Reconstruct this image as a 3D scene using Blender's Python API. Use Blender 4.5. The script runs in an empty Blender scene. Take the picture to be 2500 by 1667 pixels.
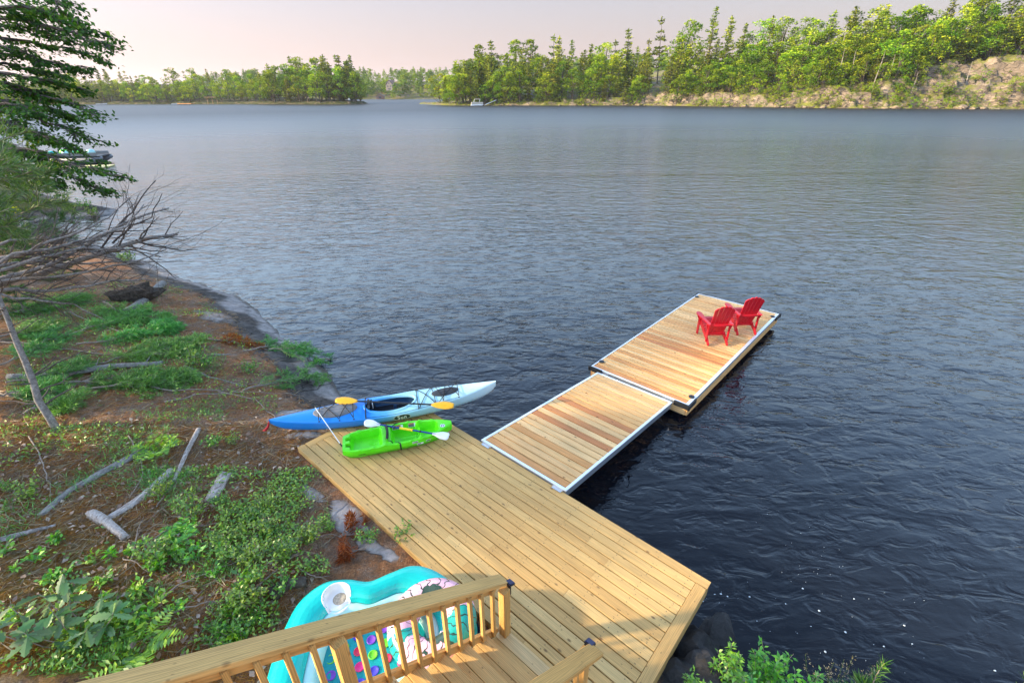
import bpy, math, random
import numpy as np
from mathutils import Vector, Matrix, Euler, noise as mnoise

scene = bpy.context.scene
COL = scene.collection
rnd = random.Random(7)
nrg = np.random.default_rng(7)
PI = math.pi
rad = math.radians

# ------------------------------------------------------------------ camera
CAM_Z, PITCH, ROLL, FPX = 5.5, 0.4815, -0.0062, 1161.3   # photo is 2500 x 1667
cam_data = bpy.data.cameras.new("camera")
cam_data.sensor_width = 36.0
cam_data.lens = FPX / 2500.0 * 36.0
cam_data.clip_start = 0.05
cam_data.clip_end = 20000.0
cam = bpy.data.objects.new("camera", cam_data)
COL.objects.link(cam)
cam.location = (0, 0, CAM_Z)
cam.rotation_euler = (Matrix.Rotation(PI / 2 - PITCH, 3, 'X') @ Matrix.Rotation(ROLL, 3, 'Z')).to_euler()
scene.camera = cam

# ------------------------------------------------------------------ sky, sun, exposure
SUN_EL = rad(21.0)
SUN_DIR = rad(8.0)           # heading the light travels towards, from +x towards +y
sun_vec = Vector((math.cos(SUN_DIR) * math.cos(SUN_EL), math.sin(SUN_DIR) * math.cos(SUN_EL), -math.sin(SUN_EL)))
world = bpy.data.worlds.new("World")
scene.world = world
world.use_nodes = True
wn, wl = world.node_tree.nodes, world.node_tree.links
wn.clear()
w_out = wn.new("ShaderNodeOutputWorld")
w_bg = wn.new("ShaderNodeBackground")
w_sky = wn.new("ShaderNodeTexSky")
w_sky.sky_type = 'NISHITA'
w_sky.sun_disc = False
w_sky.sun_elevation = SUN_EL
w_sky.sun_rotation = math.atan2(-sun_vec.x, -sun_vec.y)
w_sky.altitude = 200
w_sky.air_density = 1.2
w_sky.dust_density = 2.2
w_sky.ozone_density = 1.0
w_geo = wn.new("ShaderNodeNewGeometry")
w_sep = wn.new("ShaderNodeSeparateXYZ")
wl.new(w_geo.outputs["Incoming"], w_sep.inputs[0])
# smoke haze over the whole horizon, plus an added bright blue band above it
w_abs = wn.new("ShaderNodeMath"); w_abs.operation = 'ABSOLUTE'
wl.new(w_sep.outputs["Z"], w_abs.inputs[0])
w_mul = wn.new("ShaderNodeMath"); w_mul.operation = 'MULTIPLY'; w_mul.inputs[1].default_value = -0.9
wl.new(w_abs.outputs[0], w_mul.inputs[0])
w_exp = wn.new("ShaderNodeMath"); w_exp.operation = 'EXPONENT'
wl.new(w_mul.outputs[0], w_exp.inputs[0])
w_fac = wn.new("ShaderNodeMath"); w_fac.operation = 'MULTIPLY'; w_fac.inputs[1].default_value = 1.0
wl.new(w_exp.outputs[0], w_fac.inputs[0])
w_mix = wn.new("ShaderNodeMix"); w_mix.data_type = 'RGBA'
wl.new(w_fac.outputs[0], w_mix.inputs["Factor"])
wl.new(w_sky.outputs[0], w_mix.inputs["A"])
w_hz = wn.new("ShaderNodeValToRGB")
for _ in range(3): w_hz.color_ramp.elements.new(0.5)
for e_, (p_, c_) in zip(w_hz.color_ramp.elements, ((0.02, (0.250, 0.190, 0.178)), (0.18, (0.146, 0.132, 0.160)), (0.34, (0.56, 0.77, 1.0)), (0.50, (0.42, 0.64, 1.0)), (0.8, (0.075, 0.115, 0.21)))):  # blue middle stops, above the view, are raised to brighten the water's reflections
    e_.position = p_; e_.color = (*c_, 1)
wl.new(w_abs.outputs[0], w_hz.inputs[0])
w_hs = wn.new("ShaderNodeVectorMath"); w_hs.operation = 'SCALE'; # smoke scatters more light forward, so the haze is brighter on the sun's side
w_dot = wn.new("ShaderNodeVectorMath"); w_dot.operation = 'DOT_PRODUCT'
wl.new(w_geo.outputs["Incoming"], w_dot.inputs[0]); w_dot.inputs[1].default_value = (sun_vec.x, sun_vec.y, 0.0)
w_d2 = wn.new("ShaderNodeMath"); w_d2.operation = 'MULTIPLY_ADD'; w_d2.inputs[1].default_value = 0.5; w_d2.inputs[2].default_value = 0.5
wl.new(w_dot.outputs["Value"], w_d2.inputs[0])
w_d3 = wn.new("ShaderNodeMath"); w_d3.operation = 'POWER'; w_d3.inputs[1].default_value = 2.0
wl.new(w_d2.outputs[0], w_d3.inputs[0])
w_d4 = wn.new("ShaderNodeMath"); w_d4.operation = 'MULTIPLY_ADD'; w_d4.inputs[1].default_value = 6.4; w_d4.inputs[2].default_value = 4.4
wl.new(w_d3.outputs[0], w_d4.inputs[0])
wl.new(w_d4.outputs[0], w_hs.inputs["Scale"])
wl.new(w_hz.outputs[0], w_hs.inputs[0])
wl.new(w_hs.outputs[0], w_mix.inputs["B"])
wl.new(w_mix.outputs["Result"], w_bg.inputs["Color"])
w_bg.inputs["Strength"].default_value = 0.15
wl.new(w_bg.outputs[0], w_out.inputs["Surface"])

sun_data = bpy.data.lights.new("sun", 'SUN')
sun_data.energy = 3.5
sun_data.angle = rad(2.5)
sun_data.color = (1.0, 0.80, 0.50)
sun = bpy.data.objects.new("sun", sun_data)
sun.rotation_euler = sun_vec.to_track_quat('-Z', 'Y').to_euler()
sun.location = (-30, -5, 30)
COL.objects.link(sun)

vs = scene.view_settings
vs.view_transform = 'Standard'
vs.look = 'None'
vs.exposure = 1.95
vs.gamma = 1.0
vs.use_curve_mapping = False
scene.cycles.max_bounces = 8
scene.cycles.transparent_max_bounces = 8
scene.cycles.volume_bounces = 0
scene.cycles.use_denoising = True

# ------------------------------------------------------------------ helpers
def ray(px, py):
    """direction through a point of the 2500 x 1667 photograph (used once to survey where things stand)"""
    u0, v0 = px - 1250, py - 833.5
    u = u0 * math.cos(ROLL) + v0 * math.sin(ROLL)
    v = -u0 * math.sin(ROLL) + v0 * math.cos(ROLL)
    x, yc, zc = u / FPX, 1.0, -v / FPX
    return Vector((x, yc * math.cos(PITCH) + zc * math.sin(PITCH), -yc * math.sin(PITCH) + zc * math.cos(PITCH)))
ORIGIN = Vector((0, 0, CAM_Z))
def at_z(px, py, z):
    d = ray(px, py); return ORIGIN + d * ((z - CAM_Z) / d.z)
def at_y(px, py, y):
    d = ray(px, py); return ORIGIN + d * (y / d.y)

def tag(o, label=None, cat=None, group=None, kind=None):
    if label: o["label"] = label
    if cat: o["category"] = cat
    if group: o["group"] = group
    if kind: o["kind"] = kind
    return o

def thing(name, label, cat, loc=(0, 0, 0), rot=(0, 0, 0), group=None):
    o = bpy.data.objects.new(name, None)
    o.empty_display_size = 0.2
    o.location = loc
    o.rotation_euler = rot
    COL.objects.link(o)
    return tag(o, label, cat, group)

FINE = {'needles', 'leaves', 'side_twigs', 'twigs', 'roots', 'stubs', 'branches', 'seed_heads', 'stalks', 'fronds', 'boughs', 'limbs', 'stems', 'stem'}   # too small and many to pick apart
def place(name, me, parent=None, loc=None, rot=None):
    o = bpy.data.objects.new(name, me)
    COL.objects.link(o)
    if parent is not None and name in FINE: o["kind"] = "stuff"
    if parent is not None: o.parent = parent
    if loc is not None: o.location = loc
    if rot is not None: o.rotation_euler = rot
    return o

class MB:
    """collects verts and faces; build() links them as one mesh object"""
    def __init__(self):
        self.v, self.f, self.m = [], [], []
        self.mats = []
        self.cur = 0
    def mat(self, m):
        if m not in self.mats: self.mats.append(m)
        self.cur = self.mats.index(m)
        return self
    def add(self, vs_, fs, M=None):
        b = len(self.v)
        if M is None: self.v += [tuple(p) for p in vs_]
        else: self.v += [tuple(M @ Vector(p)) for p in vs_]
        for f in fs:
            self.f.append(tuple(i + b for i in f)); self.m.append(self.cur)
        return self
    def box(self, c, s, M=None):
        x, y, z = s[0] / 2, s[1] / 2, s[2] / 2
        vs_ = [(c[0] + i * x, c[1] + j * y, c[2] + k * z) for i in (-1, 1) for j in (-1, 1) for k in (-1, 1)]
        return self.add(vs_, [(0, 1, 3, 2), (4, 6, 7, 5), (0, 4, 5, 1), (2, 3, 7, 6), (0, 2, 6, 4), (1, 5, 7, 3)], M)
    def prism(self, outline, d0, d1, M=None):
        """outline (x, y) swept along z from d0 to d1"""
        n = len(outline)
        vs_ = [(x, y, d0) for x, y in outline] + [(x, y, d1) for x, y in outline]
        fs = [tuple(range(n - 1, -1, -1)), tuple(range(n, 2 * n))]
        fs += [(i, (i + 1) % n, n + (i + 1) % n, n + i) for i in range(n)]
        return self.add(vs_, fs, M)
    def plank(self, L, W, T, ch=0.004, M=None):
        """board along y from 0 to L, width W about x = 0, top at z = 0, top edges eased"""
        o = [(-W / 2, -T), (W / 2, -T), (W / 2, -ch), (W / 2 - ch, 0), (-W / 2 + ch, 0), (-W / 2, -ch)]
        n = 6
        vs_ = [(x, 0, z) for x, z in o] + [(x, L, z) for x, z in o]
        fs = [tuple(range(n)), tuple(range(2 * n - 1, n - 1, -1))]
        fs += [(i, n + i, n + (i + 1) % n, (i + 1) % n) for i in range(n)]
        return self.add(vs_, fs, M)
    def tube(self, pts, radii, n=8, cap=True, M=None):
        pts = [Vector(p) for p in pts]
        if not hasattr(radii, '__len__'): radii = [radii] * len(pts)
        vs_, fs = [], []
        up = Vector((0, 0, 1))
        prev = None
        for i, p in enumerate(pts):
            t = (pts[min(i + 1, len(pts) - 1)] - pts[max(i - 1, 0)])
            if t.length < 1e-9: t = Vector((0, 0, 1))
            t.normalize()
            if prev is None:
                a = t.cross(up)
                if a.length < 1e-3: a = t.cross(Vector((1, 0, 0)))
            else:
                a = prev - t * prev.dot(t)
                if a.length < 1e-4: a = t.cross(up)
            a.normalize(); prev = a
            b_ = t.cross(a)
            for k in range(n):
                an = 2 * PI * k / n
                vs_.append(p + (a * math.cos(an) + b_ * math.sin(an)) * radii[i])
        for i in range(len(pts) - 1):
            for k in range(n):
                fs.append((i * n + k, i * n + (k + 1) % n, (i + 1) * n + (k + 1) % n, (i + 1) * n + k))
        if cap:
            fs.append(tuple(range(n - 1, -1, -1)))
            e = (len(pts) - 1) * n
            fs.append(tuple(range(e, e + n)))
        return self.add(vs_, fs, M)
    def lathe(self, prof, n=20, M=None, caps=True):
        vs_, fs = [], []
        for r, z in prof:
            for k in range(n):
                an = 2 * PI * k / n
                vs_.append((r * math.cos(an), r * math.sin(an), z))
        for i in range(len(prof) - 1):
            for k in range(n):
                fs.append((i * n + k, i * n + (k + 1) % n, (i + 1) * n + (k + 1) % n, (i + 1) * n + k))
        if caps:
            fs.append(tuple(range(n - 1, -1, -1)))
            e = (len(prof) - 1) * n
            fs.append(tuple(range(e, e + n)))
        return self.add(vs_, fs, M)
    def grid(self, P, closed=False, M=None):
        nu, nv = len(P), len(P[0])
        vs_ = [p for row in P for p in row]
        fs = []
        for i in range(nu - 1):
            for j in range(nv if closed else nv - 1):
                j2 = (j + 1) % nv
                fs.append((i * nv + j, i * nv + j2, (i + 1) * nv + j2, (i + 1) * nv + j))
        return self.add(vs_, fs, M)
    def mesh(self, name, mat=None, smooth=False):
        me = bpy.data.meshes.new(name)
        me.from_pydata(self.v, [], self.f)
        if mat is not None: me.materials.append(mat)
        else:
            for m in self.mats: me.materials.append(m)
            me.polygons.foreach_set("material_index", self.m)
        if smooth: me.polygons.foreach_set("use_smooth", [True] * len(me.polygons))
        me.update()
        return me
    def build(self, name, mat=None, parent=None, loc=None, rot=None, smooth=False):
        return place(name, self.mesh(name, mat, smooth), parent, loc, rot)

def np_mesh(name, verts, faces, mat, tint=None, smooth=False):
    """fast mesh of same-sized polygons from arrays; tint is one float for each face"""
    verts = np.asarray(verts, dtype=np.float32); faces = np.asarray(faces, dtype=np.int32)
    nf, k = faces.shape
    me = bpy.data.meshes.new(name)
    me.vertices.add(len(verts)); me.vertices.foreach_set("co", verts.ravel())
    me.loops.add(nf * k); me.loops.foreach_set("vertex_index", faces.ravel())
    me.polygons.add(nf); me.polygons.foreach_set("loop_start", np.arange(0, nf * k, k, dtype=np.int32))
    if smooth: me.polygons.foreach_set("use_smooth", np.ones(nf, dtype=bool))
    if tint is not None:
        a = me.attributes.new("tint", 'FLOAT', 'FACE')
        a.data.foreach_set("value", np.asarray(tint, dtype=np.float32))
    me.materials.append(mat)
    me.update(calc_edges=True)
    me.validate()
    return me

def unit(v):
    return v / np.maximum(np.linalg.norm(v, axis=-1, keepdims=True), 1e-9)

def leaves(C, D, size, aspect=0.5, fold=0.25, up=None, rng=None):
    """one folded four-point leaf at each centre C pointing along D; returns verts, faces"""
    rng = rng or nrg
    N = len(C)
    D = unit(D)
    R = rng.normal(size=(N, 3)) if up is None else up + rng.normal(size=(N, 3)) * 0.45
    S = unit(np.cross(D, R)); U = np.cross(S, D)
    size = np.broadcast_to(np.asarray(size, dtype=float).reshape(-1, 1), (N, 1))
    w = size * aspect * 0.5
    base = C - D * size * 0.5
    tip = C + D * size * 0.5
    mid = C - D * size * 0.05
    l = mid + S * w + U * w * fold
    r_ = mid - S * w + U * w * fold
    V = np.stack([base, l, tip, r_], axis=1).reshape(-1, 3)
    F = np.arange(N * 4).reshape(N, 4)
    return V, F

# 2-D value noise for terrain
def _hash(i, j, s):
    h = np.sin(i * 127.1 + j * 311.7 + s * 74.7) * 43758.5453
    return h - np.floor(h)
def vnoise(x, y, s=0.0):
    xi, yi = np.floor(x), np.floor(y)
    fx, fy = x - xi, y - yi
    fx = fx * fx * (3 - 2 * fx); fy = fy * fy * (3 - 2 * fy)
    return (_hash(xi, yi, s) * (1 - fx) + _hash(xi + 1, yi, s) * fx) * (1 - fy) + (_hash(xi, yi + 1, s) * (1 - fx) + _hash(xi + 1, yi + 1, s) * fx) * fy
def fbm(x, y, s=0.0, o=4):
    t, a = 0, 0.5
    for k in range(o):
        t = t + a * (vnoise(x, y, s + k) - 0.5) * 2; x, y, a = x * 2.03, y * 2.03, a * 0.5
    return t

# ------------------------------------------------------------------ materials
def new_mat(name):
    m = bpy.data.materials.new(name); m.use_nodes = True
    m.node_tree.nodes.clear()
    return m
class NB:
    def __init__(self, m): self.t = m.node_tree
    def n(self, typ, ins=None, **props):
        nd = self.t.nodes.new(typ)
        for k, v in props.items(): setattr(nd, k, v)
        for k, v in (ins or {}).items(): self.set(nd.inputs[k], v)
        return nd
    def set(self, sock, v):
        if isinstance(v, bpy.types.NodeSocket): self.t.links.new(v, sock)
        else: sock.default_value = v
    def math(self, op, a, b=0.0, c=None, clamp=False):
        nd = self.t.nodes.new("ShaderNodeMath"); nd.operation = op; nd.use_clamp = clamp
        self.set(nd.inputs[0], a); self.set(nd.inputs[1], b)
        if c is not None: self.set(nd.inputs[2], c)
        return nd.outputs[0]
    def mix(self, f, a, b, mode='MIX'):
        nd = self.t.nodes.new("ShaderNodeMix"); nd.data_type = 'RGBA'; nd.blend_type = mode
        self.set(nd.inputs["Factor"], f); self.set(nd.inputs["A"], a); self.set(nd.inputs["B"], b)
        return nd.outputs["Result"]
    def ramp(self, fac, stops, interp='LINEAR'):
        nd = self.t.nodes.new("ShaderNodeValToRGB"); nd.color_ramp.interpolation = interp
        el = nd.color_ramp.elements
        while len(el) < len(stops): el.new(0.5)
        for e, (p, c) in zip(el, stops):
            e.position = p; e.color = (c[0], c[1], c[2], 1) if hasattr(c, '__len__') else (c, c, c, 1)
        self.set(nd.inputs[0], fac)
        return nd.outputs[0]
    def noise(self, vec, scale, detail=4, rough=0.55, dist=0.0):
        nd = self.n("ShaderNodeTexNoise", {"Scale": scale, "Detail": detail, "Roughness": rough, "Distortion": dist})
        if vec is not None: self.set(nd.inputs["Vector"], vec)
        return nd.outputs["Fac"]
    def map(self, vec, scale=(1, 1, 1), loc=(0, 0, 0), rot=(0, 0, 0)):
        return self.n("ShaderNodeMapping", {"Vector": vec, "Scale": scale, "Location": loc, "Rotation": rot}).outputs[0]
    def obj(self): return self.n("ShaderNodeTexCoord").outputs["Object"]
    def pos(self): return self.n("ShaderNodeNewGeometry").outputs["Position"]
    def rand(self): return self.n("ShaderNodeObjectInfo").outputs["Random"]
    def attr(self, name): return self.n("ShaderNodeAttribute", attribute_name=name)
    def bump(self, h, dist=0.01, strength=1.0, normal=None):
        ins = {"Height": h, "Distance": dist, "Strength": strength}
        nd = self.n("ShaderNodeBump", ins)
        if normal is not None: self.set(nd.inputs["Normal"], normal)
        return nd.outputs[0]
    def principled(self, **ins):
        nd = self.n("ShaderNodeBsdfPrincipled")
        names = {"color": "Base Color", "rough": "Roughness", "metal": "Metallic", "normal": "Normal", "ior": "IOR",
                 "spec": "Specular IOR Level", "coat": "Coat Weight", "sub": "Subsurface Weight", "trans": "Transmission Weight", "alpha": "Alpha"}
        for k, v in ins.items():
            if k == "color" and not isinstance(v, bpy.types.NodeSocket): v = (*v[:3], 1)
            self.set(nd.inputs[names[k]], v)
        return nd.outputs[0]
    def out(self, surf):
        o = self.t.nodes.new("ShaderNodeOutputMaterial"); self.t.links.new(surf, o.inputs["Surface"])

def c4(c): return (c[0], c[1], c[2], 1)

def plain(name, col, rough=0.5, metal=0.0, var=0.12, scale=12, bump=0.0, spec=0.5, coat=0.0):
    m = new_mat(name); b = NB(m)
    n_ = b.noise(b.obj(), scale, 5)
    dark = tuple(c * (1 - var) for c in col); light = tuple(min(1, c * (1 + var)) for c in col)
    col_ = b.ramp(n_, [(0.3, dark), (0.7, light)])
    r_ = b.math('MULTIPLY_ADD', n_, 0.25, rough - 0.12)
    kw = dict(color=col_, rough=r_, metal=metal, spec=spec)
    if coat: kw['coat'] = coat
    if bump: kw['normal'] = b.bump(b.noise(b.obj(), scale * 4, 4), bump)
    b.out(b.principled(**kw))
    return m

def wood(name, tones, knot=(0.16, 0.08, 0.03), grain=0.35, sat_red=0.0, rough=0.62, knots=1.0):
    """boards run along local y; every board object has its own tone and its own stretch of grain"""
    m = new_mat(name); b = NB(m)
    r_ = b.rand()
    off = b.n("ShaderNodeCombineXYZ", {0: b.math('MULTIPLY', r_, 37.0), 1: b.math('MULTIPLY', r_, 91.0), 2: b.math('MULTIPLY', r_, 53.0)}).outputs[0]
    p = b.n("ShaderNodeVectorMath", {0: b.obj(), 1: off}, operation='ADD').outputs[0]
    warp = b.noise(b.map(p, (5, 1.1, 5)), 1.0, 2)
    g1 = b.noise(b.map(p, (46, 1.3, 46)), 1.0, 5, 0.6, 0.6)
    rings = b.n("ShaderNodeTexWave", {"Vector": b.map(p, (1, 0.05, 1)), "Scale": 24.0, "Distortion": 9.0, "Detail": 2.0, "Detail Scale": 1.3}, bands_direction='X').outputs["Fac"]
    tone = b.ramp(b.math('FRACT', b.math('MULTIPLY', r_, 7.31)), tones)
    gr = b.ramp(b.math('ADD', b.math('MULTIPLY', g1, 0.7), b.math('MULTIPLY', rings, 0.3)), [(0.25, 1 - grain), (0.75, 1 + grain * 0.35)])
    col = b.mix(1.0, tone, gr, 'MULTIPLY')
    blot = b.ramp(b.noise(b.map(p, (3, 0.9, 3)), 1.0, 3), [(0.35, 0.86), (0.7, 1.08)])
    col = b.mix(1.0, col, blot, 'MULTIPLY')
    vor = b.n("ShaderNodeTexVoronoi", {"Vector": b.map(p, (7.0, 3.6, 7.0)), "Scale": 1.0, "Randomness": 1.0}).outputs["Distance"]
    kn = b.ramp(vor, [(0.05, 0.9 * knots), (0.13, 0.0)])
    kn2 = b.ramp(b.n("ShaderNodeTexVoronoi", {"Vector": b.map(p, (16.0, 9.0, 16.0)), "Scale": 1.0}).outputs["Distance"], [(0.06, 0.7 * knots), (0.13, 0.0)])
    col = b.mix(kn, col, c4(knot))
    col = b.mix(kn2, col, c4(knot))
    h = b.math('ADD', g1, b.math('MULTIPLY', rings, 0.5))
    b.out(b.principled(color=col, rough=b.math('MULTIPLY_ADD', g1, 0.2, rough - 0.1), normal=b.bump(h, 0.0016), spec=0.35))
    return m

M = {}
M['deck_wood'] = wood("deck_wood", [(0.0, (0.620, 0.364, 0.123)), (0.3, (0.670, 0.412, 0.148)), (0.6, (0.710, 0.451, 0.168)), (0.82, (0.650, 0.383, 0.131)), (0.95, (0.720, 0.470, 0.184)), (1.0, (0.780, 0.553, 0.262))])
M['rail_wood'] = wood("rail_wood", [(0.0, (0.660, 0.359, 0.106)), (1.0, (0.740, 0.446, 0.153))], knots=0.7)
M['dock_wood'] = wood("dock_wood", [(0.0, (0.78, 0.36, 0.125)), (0.2, (0.90, 0.54, 0.22)), (0.4, (0.84, 0.44, 0.155)), (0.62, (0.92, 0.58, 0.26)), (0.86, (0.76, 0.36, 0.12)), (0.95, (0.64, 0.25, 0.09)), (1.0, (0.60, 0.22, 0.08))], knot=(0.2, 0.07, 0.02), grain=0.4)
M['dark_wood'] = wood("dark_wood", [(0.0, (0.20, 0.12, 0.06)), (1.0, (0.28, 0.18, 0.09))])
M['aluminium'] = plain("aluminium", (0.80, 0.82, 0.84), 0.38, 0.35, 0.04, 3)
M['alu_side'] = plain("alu_side", (0.42, 0.45, 0.50), 0.35, 0.7, 0.08, 3)
M['black_rubber'] = plain("black_rubber", (0.014, 0.015, 0.017), 0.55, 0, 0.2)
M['black_plastic'] = plain("black_plastic", (0.012, 0.013, 0.018), 0.35, 0, 0.2)
M['screw'] = plain("screw", (0.10, 0.075, 0.05), 0.5, 0.3)
M['red_paint'] = plain("red_paint", (0.60, 0.010, 0.022), 0.42, 0, 0.06, 6)
M['steel'] = plain("steel", (0.55, 0.56, 0.58), 0.3, 0.9, 0.05)
# ------------------------------------------------------------------ setting: water and near shore
WATER_Z = -0.68
SHORE = [(40, -30), (16, -6), (9, 0.2), (6.2, 1.35), (4.6, 1.95), (3.5, 2.55), (2.85, 3.15), (2.2, 3.75), (1.0, 4.7), (-0.3, 5.9), (-1.6, 7.1), (-2.9, 8.35), (-3.95, 9.2), (-4.8, 10.33),
         (-5.8, 11.5), (-6.63, 12.3), (-7.98, 13.85), (-9.57, 15.35), (-10.95, 16.2), (-12.5, 17.15), (-13.75, 18.05), (-15.45, 19.3), (-17.1, 20.25), (-19.6, 22.0),
         (-22.6, 23.6), (-25.6, 25.0), (-26.6, 26.3), (-25.0, 27.3), (-23.2, 28.1), (-23.8, 29.4), (-25.6, 30.2), (-29, 32), (-36, 37), (-47, 47), (-62, 66), (-95, 95), (-170, 150), (-330, 240)]
_poly = np.array(SHORE + [(-330, -80), (40, -80)], dtype=float)
_ss = np.array(SHORE, dtype=float)
def shore_dist(x, y):
    """distance to the waterline, positive on land"""
    x = np.asarray(x, dtype=float); y = np.asarray(y, dtype=float)
    best = np.full(x.shape, 1e9)
    for (x0, y0), (x1, y1) in zip(_ss[:-1], _ss[1:]):
        dx, dy = x1 - x0, y1 - y0
        t = np.clip(((x - x0) * dx + (y - y0) * dy) / (dx * dx + dy * dy), 0, 1)
        best = np.minimum(best, (x - x0 - t * dx) ** 2 + (y - y0 - t * dy) ** 2)
    ins = np.zeros(x.shape, dtype=bool)
    n = len(_poly)
    for i in range(n):
        (xa, ya), (xb, yb) = _poly[i], _poly[(i + 1) % n]
        if ya == yb: continue
        c = ((ya > y) != (yb > y)) & (x < (xb - xa) * (y - ya) / (yb - ya) + xa)
        ins ^= c
    return np.where(ins, 1, -1) * np.sqrt(best)
_pd = [-60, -12, -4, -1, 0, 0.35, 1.0, 1.6, 2.6, 5, 8, 12, 20, 40, 120]
_ph = [-6, -4, -1.8, -0.45, 0, 0.17, 0.40, 0.57, 0.74, 1.10, 1.55, 2.3, 4.4, 9, 16]
def ground_z(x, y):
    x = np.asarray(x, dtype=float); y = np.asarray(y, dtype=float)
    d = shore_dist(x, y) + 0.16 * fbm(x * 0.9, y * 0.9, 3)
    z = WATER_Z + np.interp(d, _pd, _ph)
    k = np.clip(d / 1.5, 0, 1)
    z = z + k * (0.10 * fbm(x * 0.55, y * 0.55, 11) + 0.05 * fbm(x * 2.3, y * 2.3, 5)) + 0.022 * fbm(x * 6, y * 6, 9)
    # flat bench cut for the deck and the foot of the stairs
    lx = (x - 2.5077) * 0.6684 + (y - 3.9291) * 0.7438
    ly = -(x - 2.5077) * 0.7438 + (y - 3.9291) * 0.6684
    inside = np.clip(1 - np.maximum(np.maximum(-2.75 - lx, lx - 0.4), np.maximum(-0.6 - ly, ly - 7.2)) / 0.5, 0, 1)
    z = np.where(inside > 0, np.minimum(z, -0.10 * inside + (1 - inside) * z), z)
    st = np.clip(1 - np.maximum(np.maximum(-5.6 - lx, lx + 2.2), np.maximum(-0.4 - ly, ly - 3.7)) / 0.5, 0, 1)
    z = np.where(st > 0, np.minimum(z, -0.05 * st + (1 - st) * z), z)
    return z
def spaced(lo, hi, c0, c1, fine, grow):
    a = list(np.arange(c0, c1, fine))
    s, x = fine, c1
    while x < hi: a.append(x); s *= grow; x += s
    s, x = fine, c0 - fine
    while x > lo: a.insert(0, x); s *= grow; x -= s
    return np.array([lo] + [v for v in a if lo < v < hi] + [hi])
gx = spaced(-330, 40, -15.0, 4.5, 0.085, 1.045)
gy = spaced(-40, 240, 1.5, 20.0, 0.085, 1.045)
GX, GY = np.meshgrid(gx, gy, indexing='ij')
GZ = ground_z(GX, GY)
def grid_z(x, y):
    """height of the bank mesh, looked up in its own grid"""
    x = np.clip(x, gx[0], gx[-1] - 1e-6); y = np.clip(y, gy[0], gy[-1] - 1e-6)
    i = np.searchsorted(gx, x, side='right') - 1; j = np.searchsorted(gy, y, side='right') - 1
    u = (x - gx[i]) / (gx[i + 1] - gx[i]); v = (y - gy[j]) / (gy[j + 1] - gy[j])
    return (GZ[i, j] * (1 - u) + GZ[i + 1, j] * u) * (1 - v) + (GZ[i, j + 1] * (1 - u) + GZ[i + 1, j + 1] * u) * v
def gz(x, y): return float(grid_z(x, y))
_march = np.concatenate([np.arange(3.0, 30, 0.06), np.arange(30, 90, 0.5)])
def site(px, py):
    """where the sight line through a photo point meets the bank"""
    d = ray(px, py)
    X, Y, Z = ORIGIN.x + d.x * _march, ORIGIN.y + d.y * _march, ORIGIN.z + d.z * _march
    g = grid_z(X, Y)
    k = np.argmax(Z <= g)
    if Z[k] > g[k]: k = len(_march) - 1
    return Vector((X[k], Y[k], g[k]))
S25 = 2500 / 2352
def vsite(vx, vy): return site(vx * S25, vy * S25)

nx, ny = len(gx), len(gy)
idx = np.arange(nx * ny).reshape(nx, ny)
Fq = np.stack([idx[:-1, :-1], idx[1:, :-1], idx[1:, 1:], idx[:-1, 1:]], axis=-1).reshape(-1, 4)
DD = shore_dist(GX, GY)
keep = (DD.ravel()[Fq].max(axis=1) > -8)
Fq = Fq[keep]

m = new_mat("forest_floor"); b = NB(m)
p = b.pos()
sd = b.attr("shore").outputs["Fac"]
n1 = b.noise(p, 1.3, 5, 0.6); n2 = b.noise(p, 7.0, 6, 0.65); n3 = b.noise(p, 38.0, 4, 0.7)
fib = b.noise(b.map(p, (60, 9, 30), rot=(0, 0, 0.6)), 1.0, 3, 0.7, 1.5)
fib2 = b.noise(b.map(p, (10, 66, 30), rot=(0, 0, -0.35)), 1.0, 3, 0.7, 1.5)
fibs = b.math('MAXIMUM', fib, fib2)
needles = b.ramp(fibs, [(0.40, (0.099, 0.046, 0.025)), (0.54, (0.365, 0.151, 0.062)), (0.66, (0.638, 0.309, 0.132)), (0.80, (0.720, 0.531, 0.327))])
humus = b.ramp(n3, [(0.35, (0.079, 0.043, 0.026)), (0.6, (0.281, 0.138, 0.067)), (0.75, (0.491, 0.268, 0.149))])
soil = b.mix(b.ramp(n2, [(0.38, 0.0), (0.56, 1.0)]), humus, needles)
duff = b.ramp(b.noise(p, 55.0, 4, 0.75), [(0.30, (0.05, 0.035, 0.026)), (0.48, (0.24, 0.175, 0.13)), (0.62, (0.42, 0.34, 0.27)), (0.72, (0.62, 0.55, 0.48))])
n4 = b.noise(b.map(p, (2.1, 2.1, 2.1), (7, 3, 1)), 1.0, 5, 0.7)
soil = b.mix(b.ramp(n4, [(0.44, 0.0), (0.62, 0.75)]), soil, duff)
soil = b.mix(b.ramp(b.noise(b.map(p, (3.4, 3.4, 3.4), (1, 8, 4)), 1.0, 5, 0.7), [(0.56, 0.0), (0.70, 0.7)]), soil, humus)
chips = b.n("ShaderNodeTexVoronoi", {"Vector": b.map(p, (16, 22, 16)), "Scale": 1.0})
soil = b.mix(b.math('MULTIPLY', b.ramp(chips.outputs["Distance"], [(0.10, 1.0), (0.16, 0.0)]), b.ramp(n2, [(0.45, 0.0), (0.6, 0.8)])), soil, (0.52, 0.43, 0.35, 1))
moss = b.ramp(n3, [(0.3, (0.149, 0.115, 0.022)), (0.6, (0.351, 0.270, 0.047)), (0.8, (0.540, 0.378, 0.095))])
soil = b.mix(b.math('MULTIPLY', b.attr("moss").outputs["Fac"], b.ramp(n2, [(0.36, 0.0), (0.6, 1.0)])), soil, moss)
wildc = b.ramp(n2, [(0.3, (0.012, 0.020, 0.006)), (0.5, (0.05, 0.075, 0.016)), (0.7, (0.10, 0.12, 0.03))])
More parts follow.
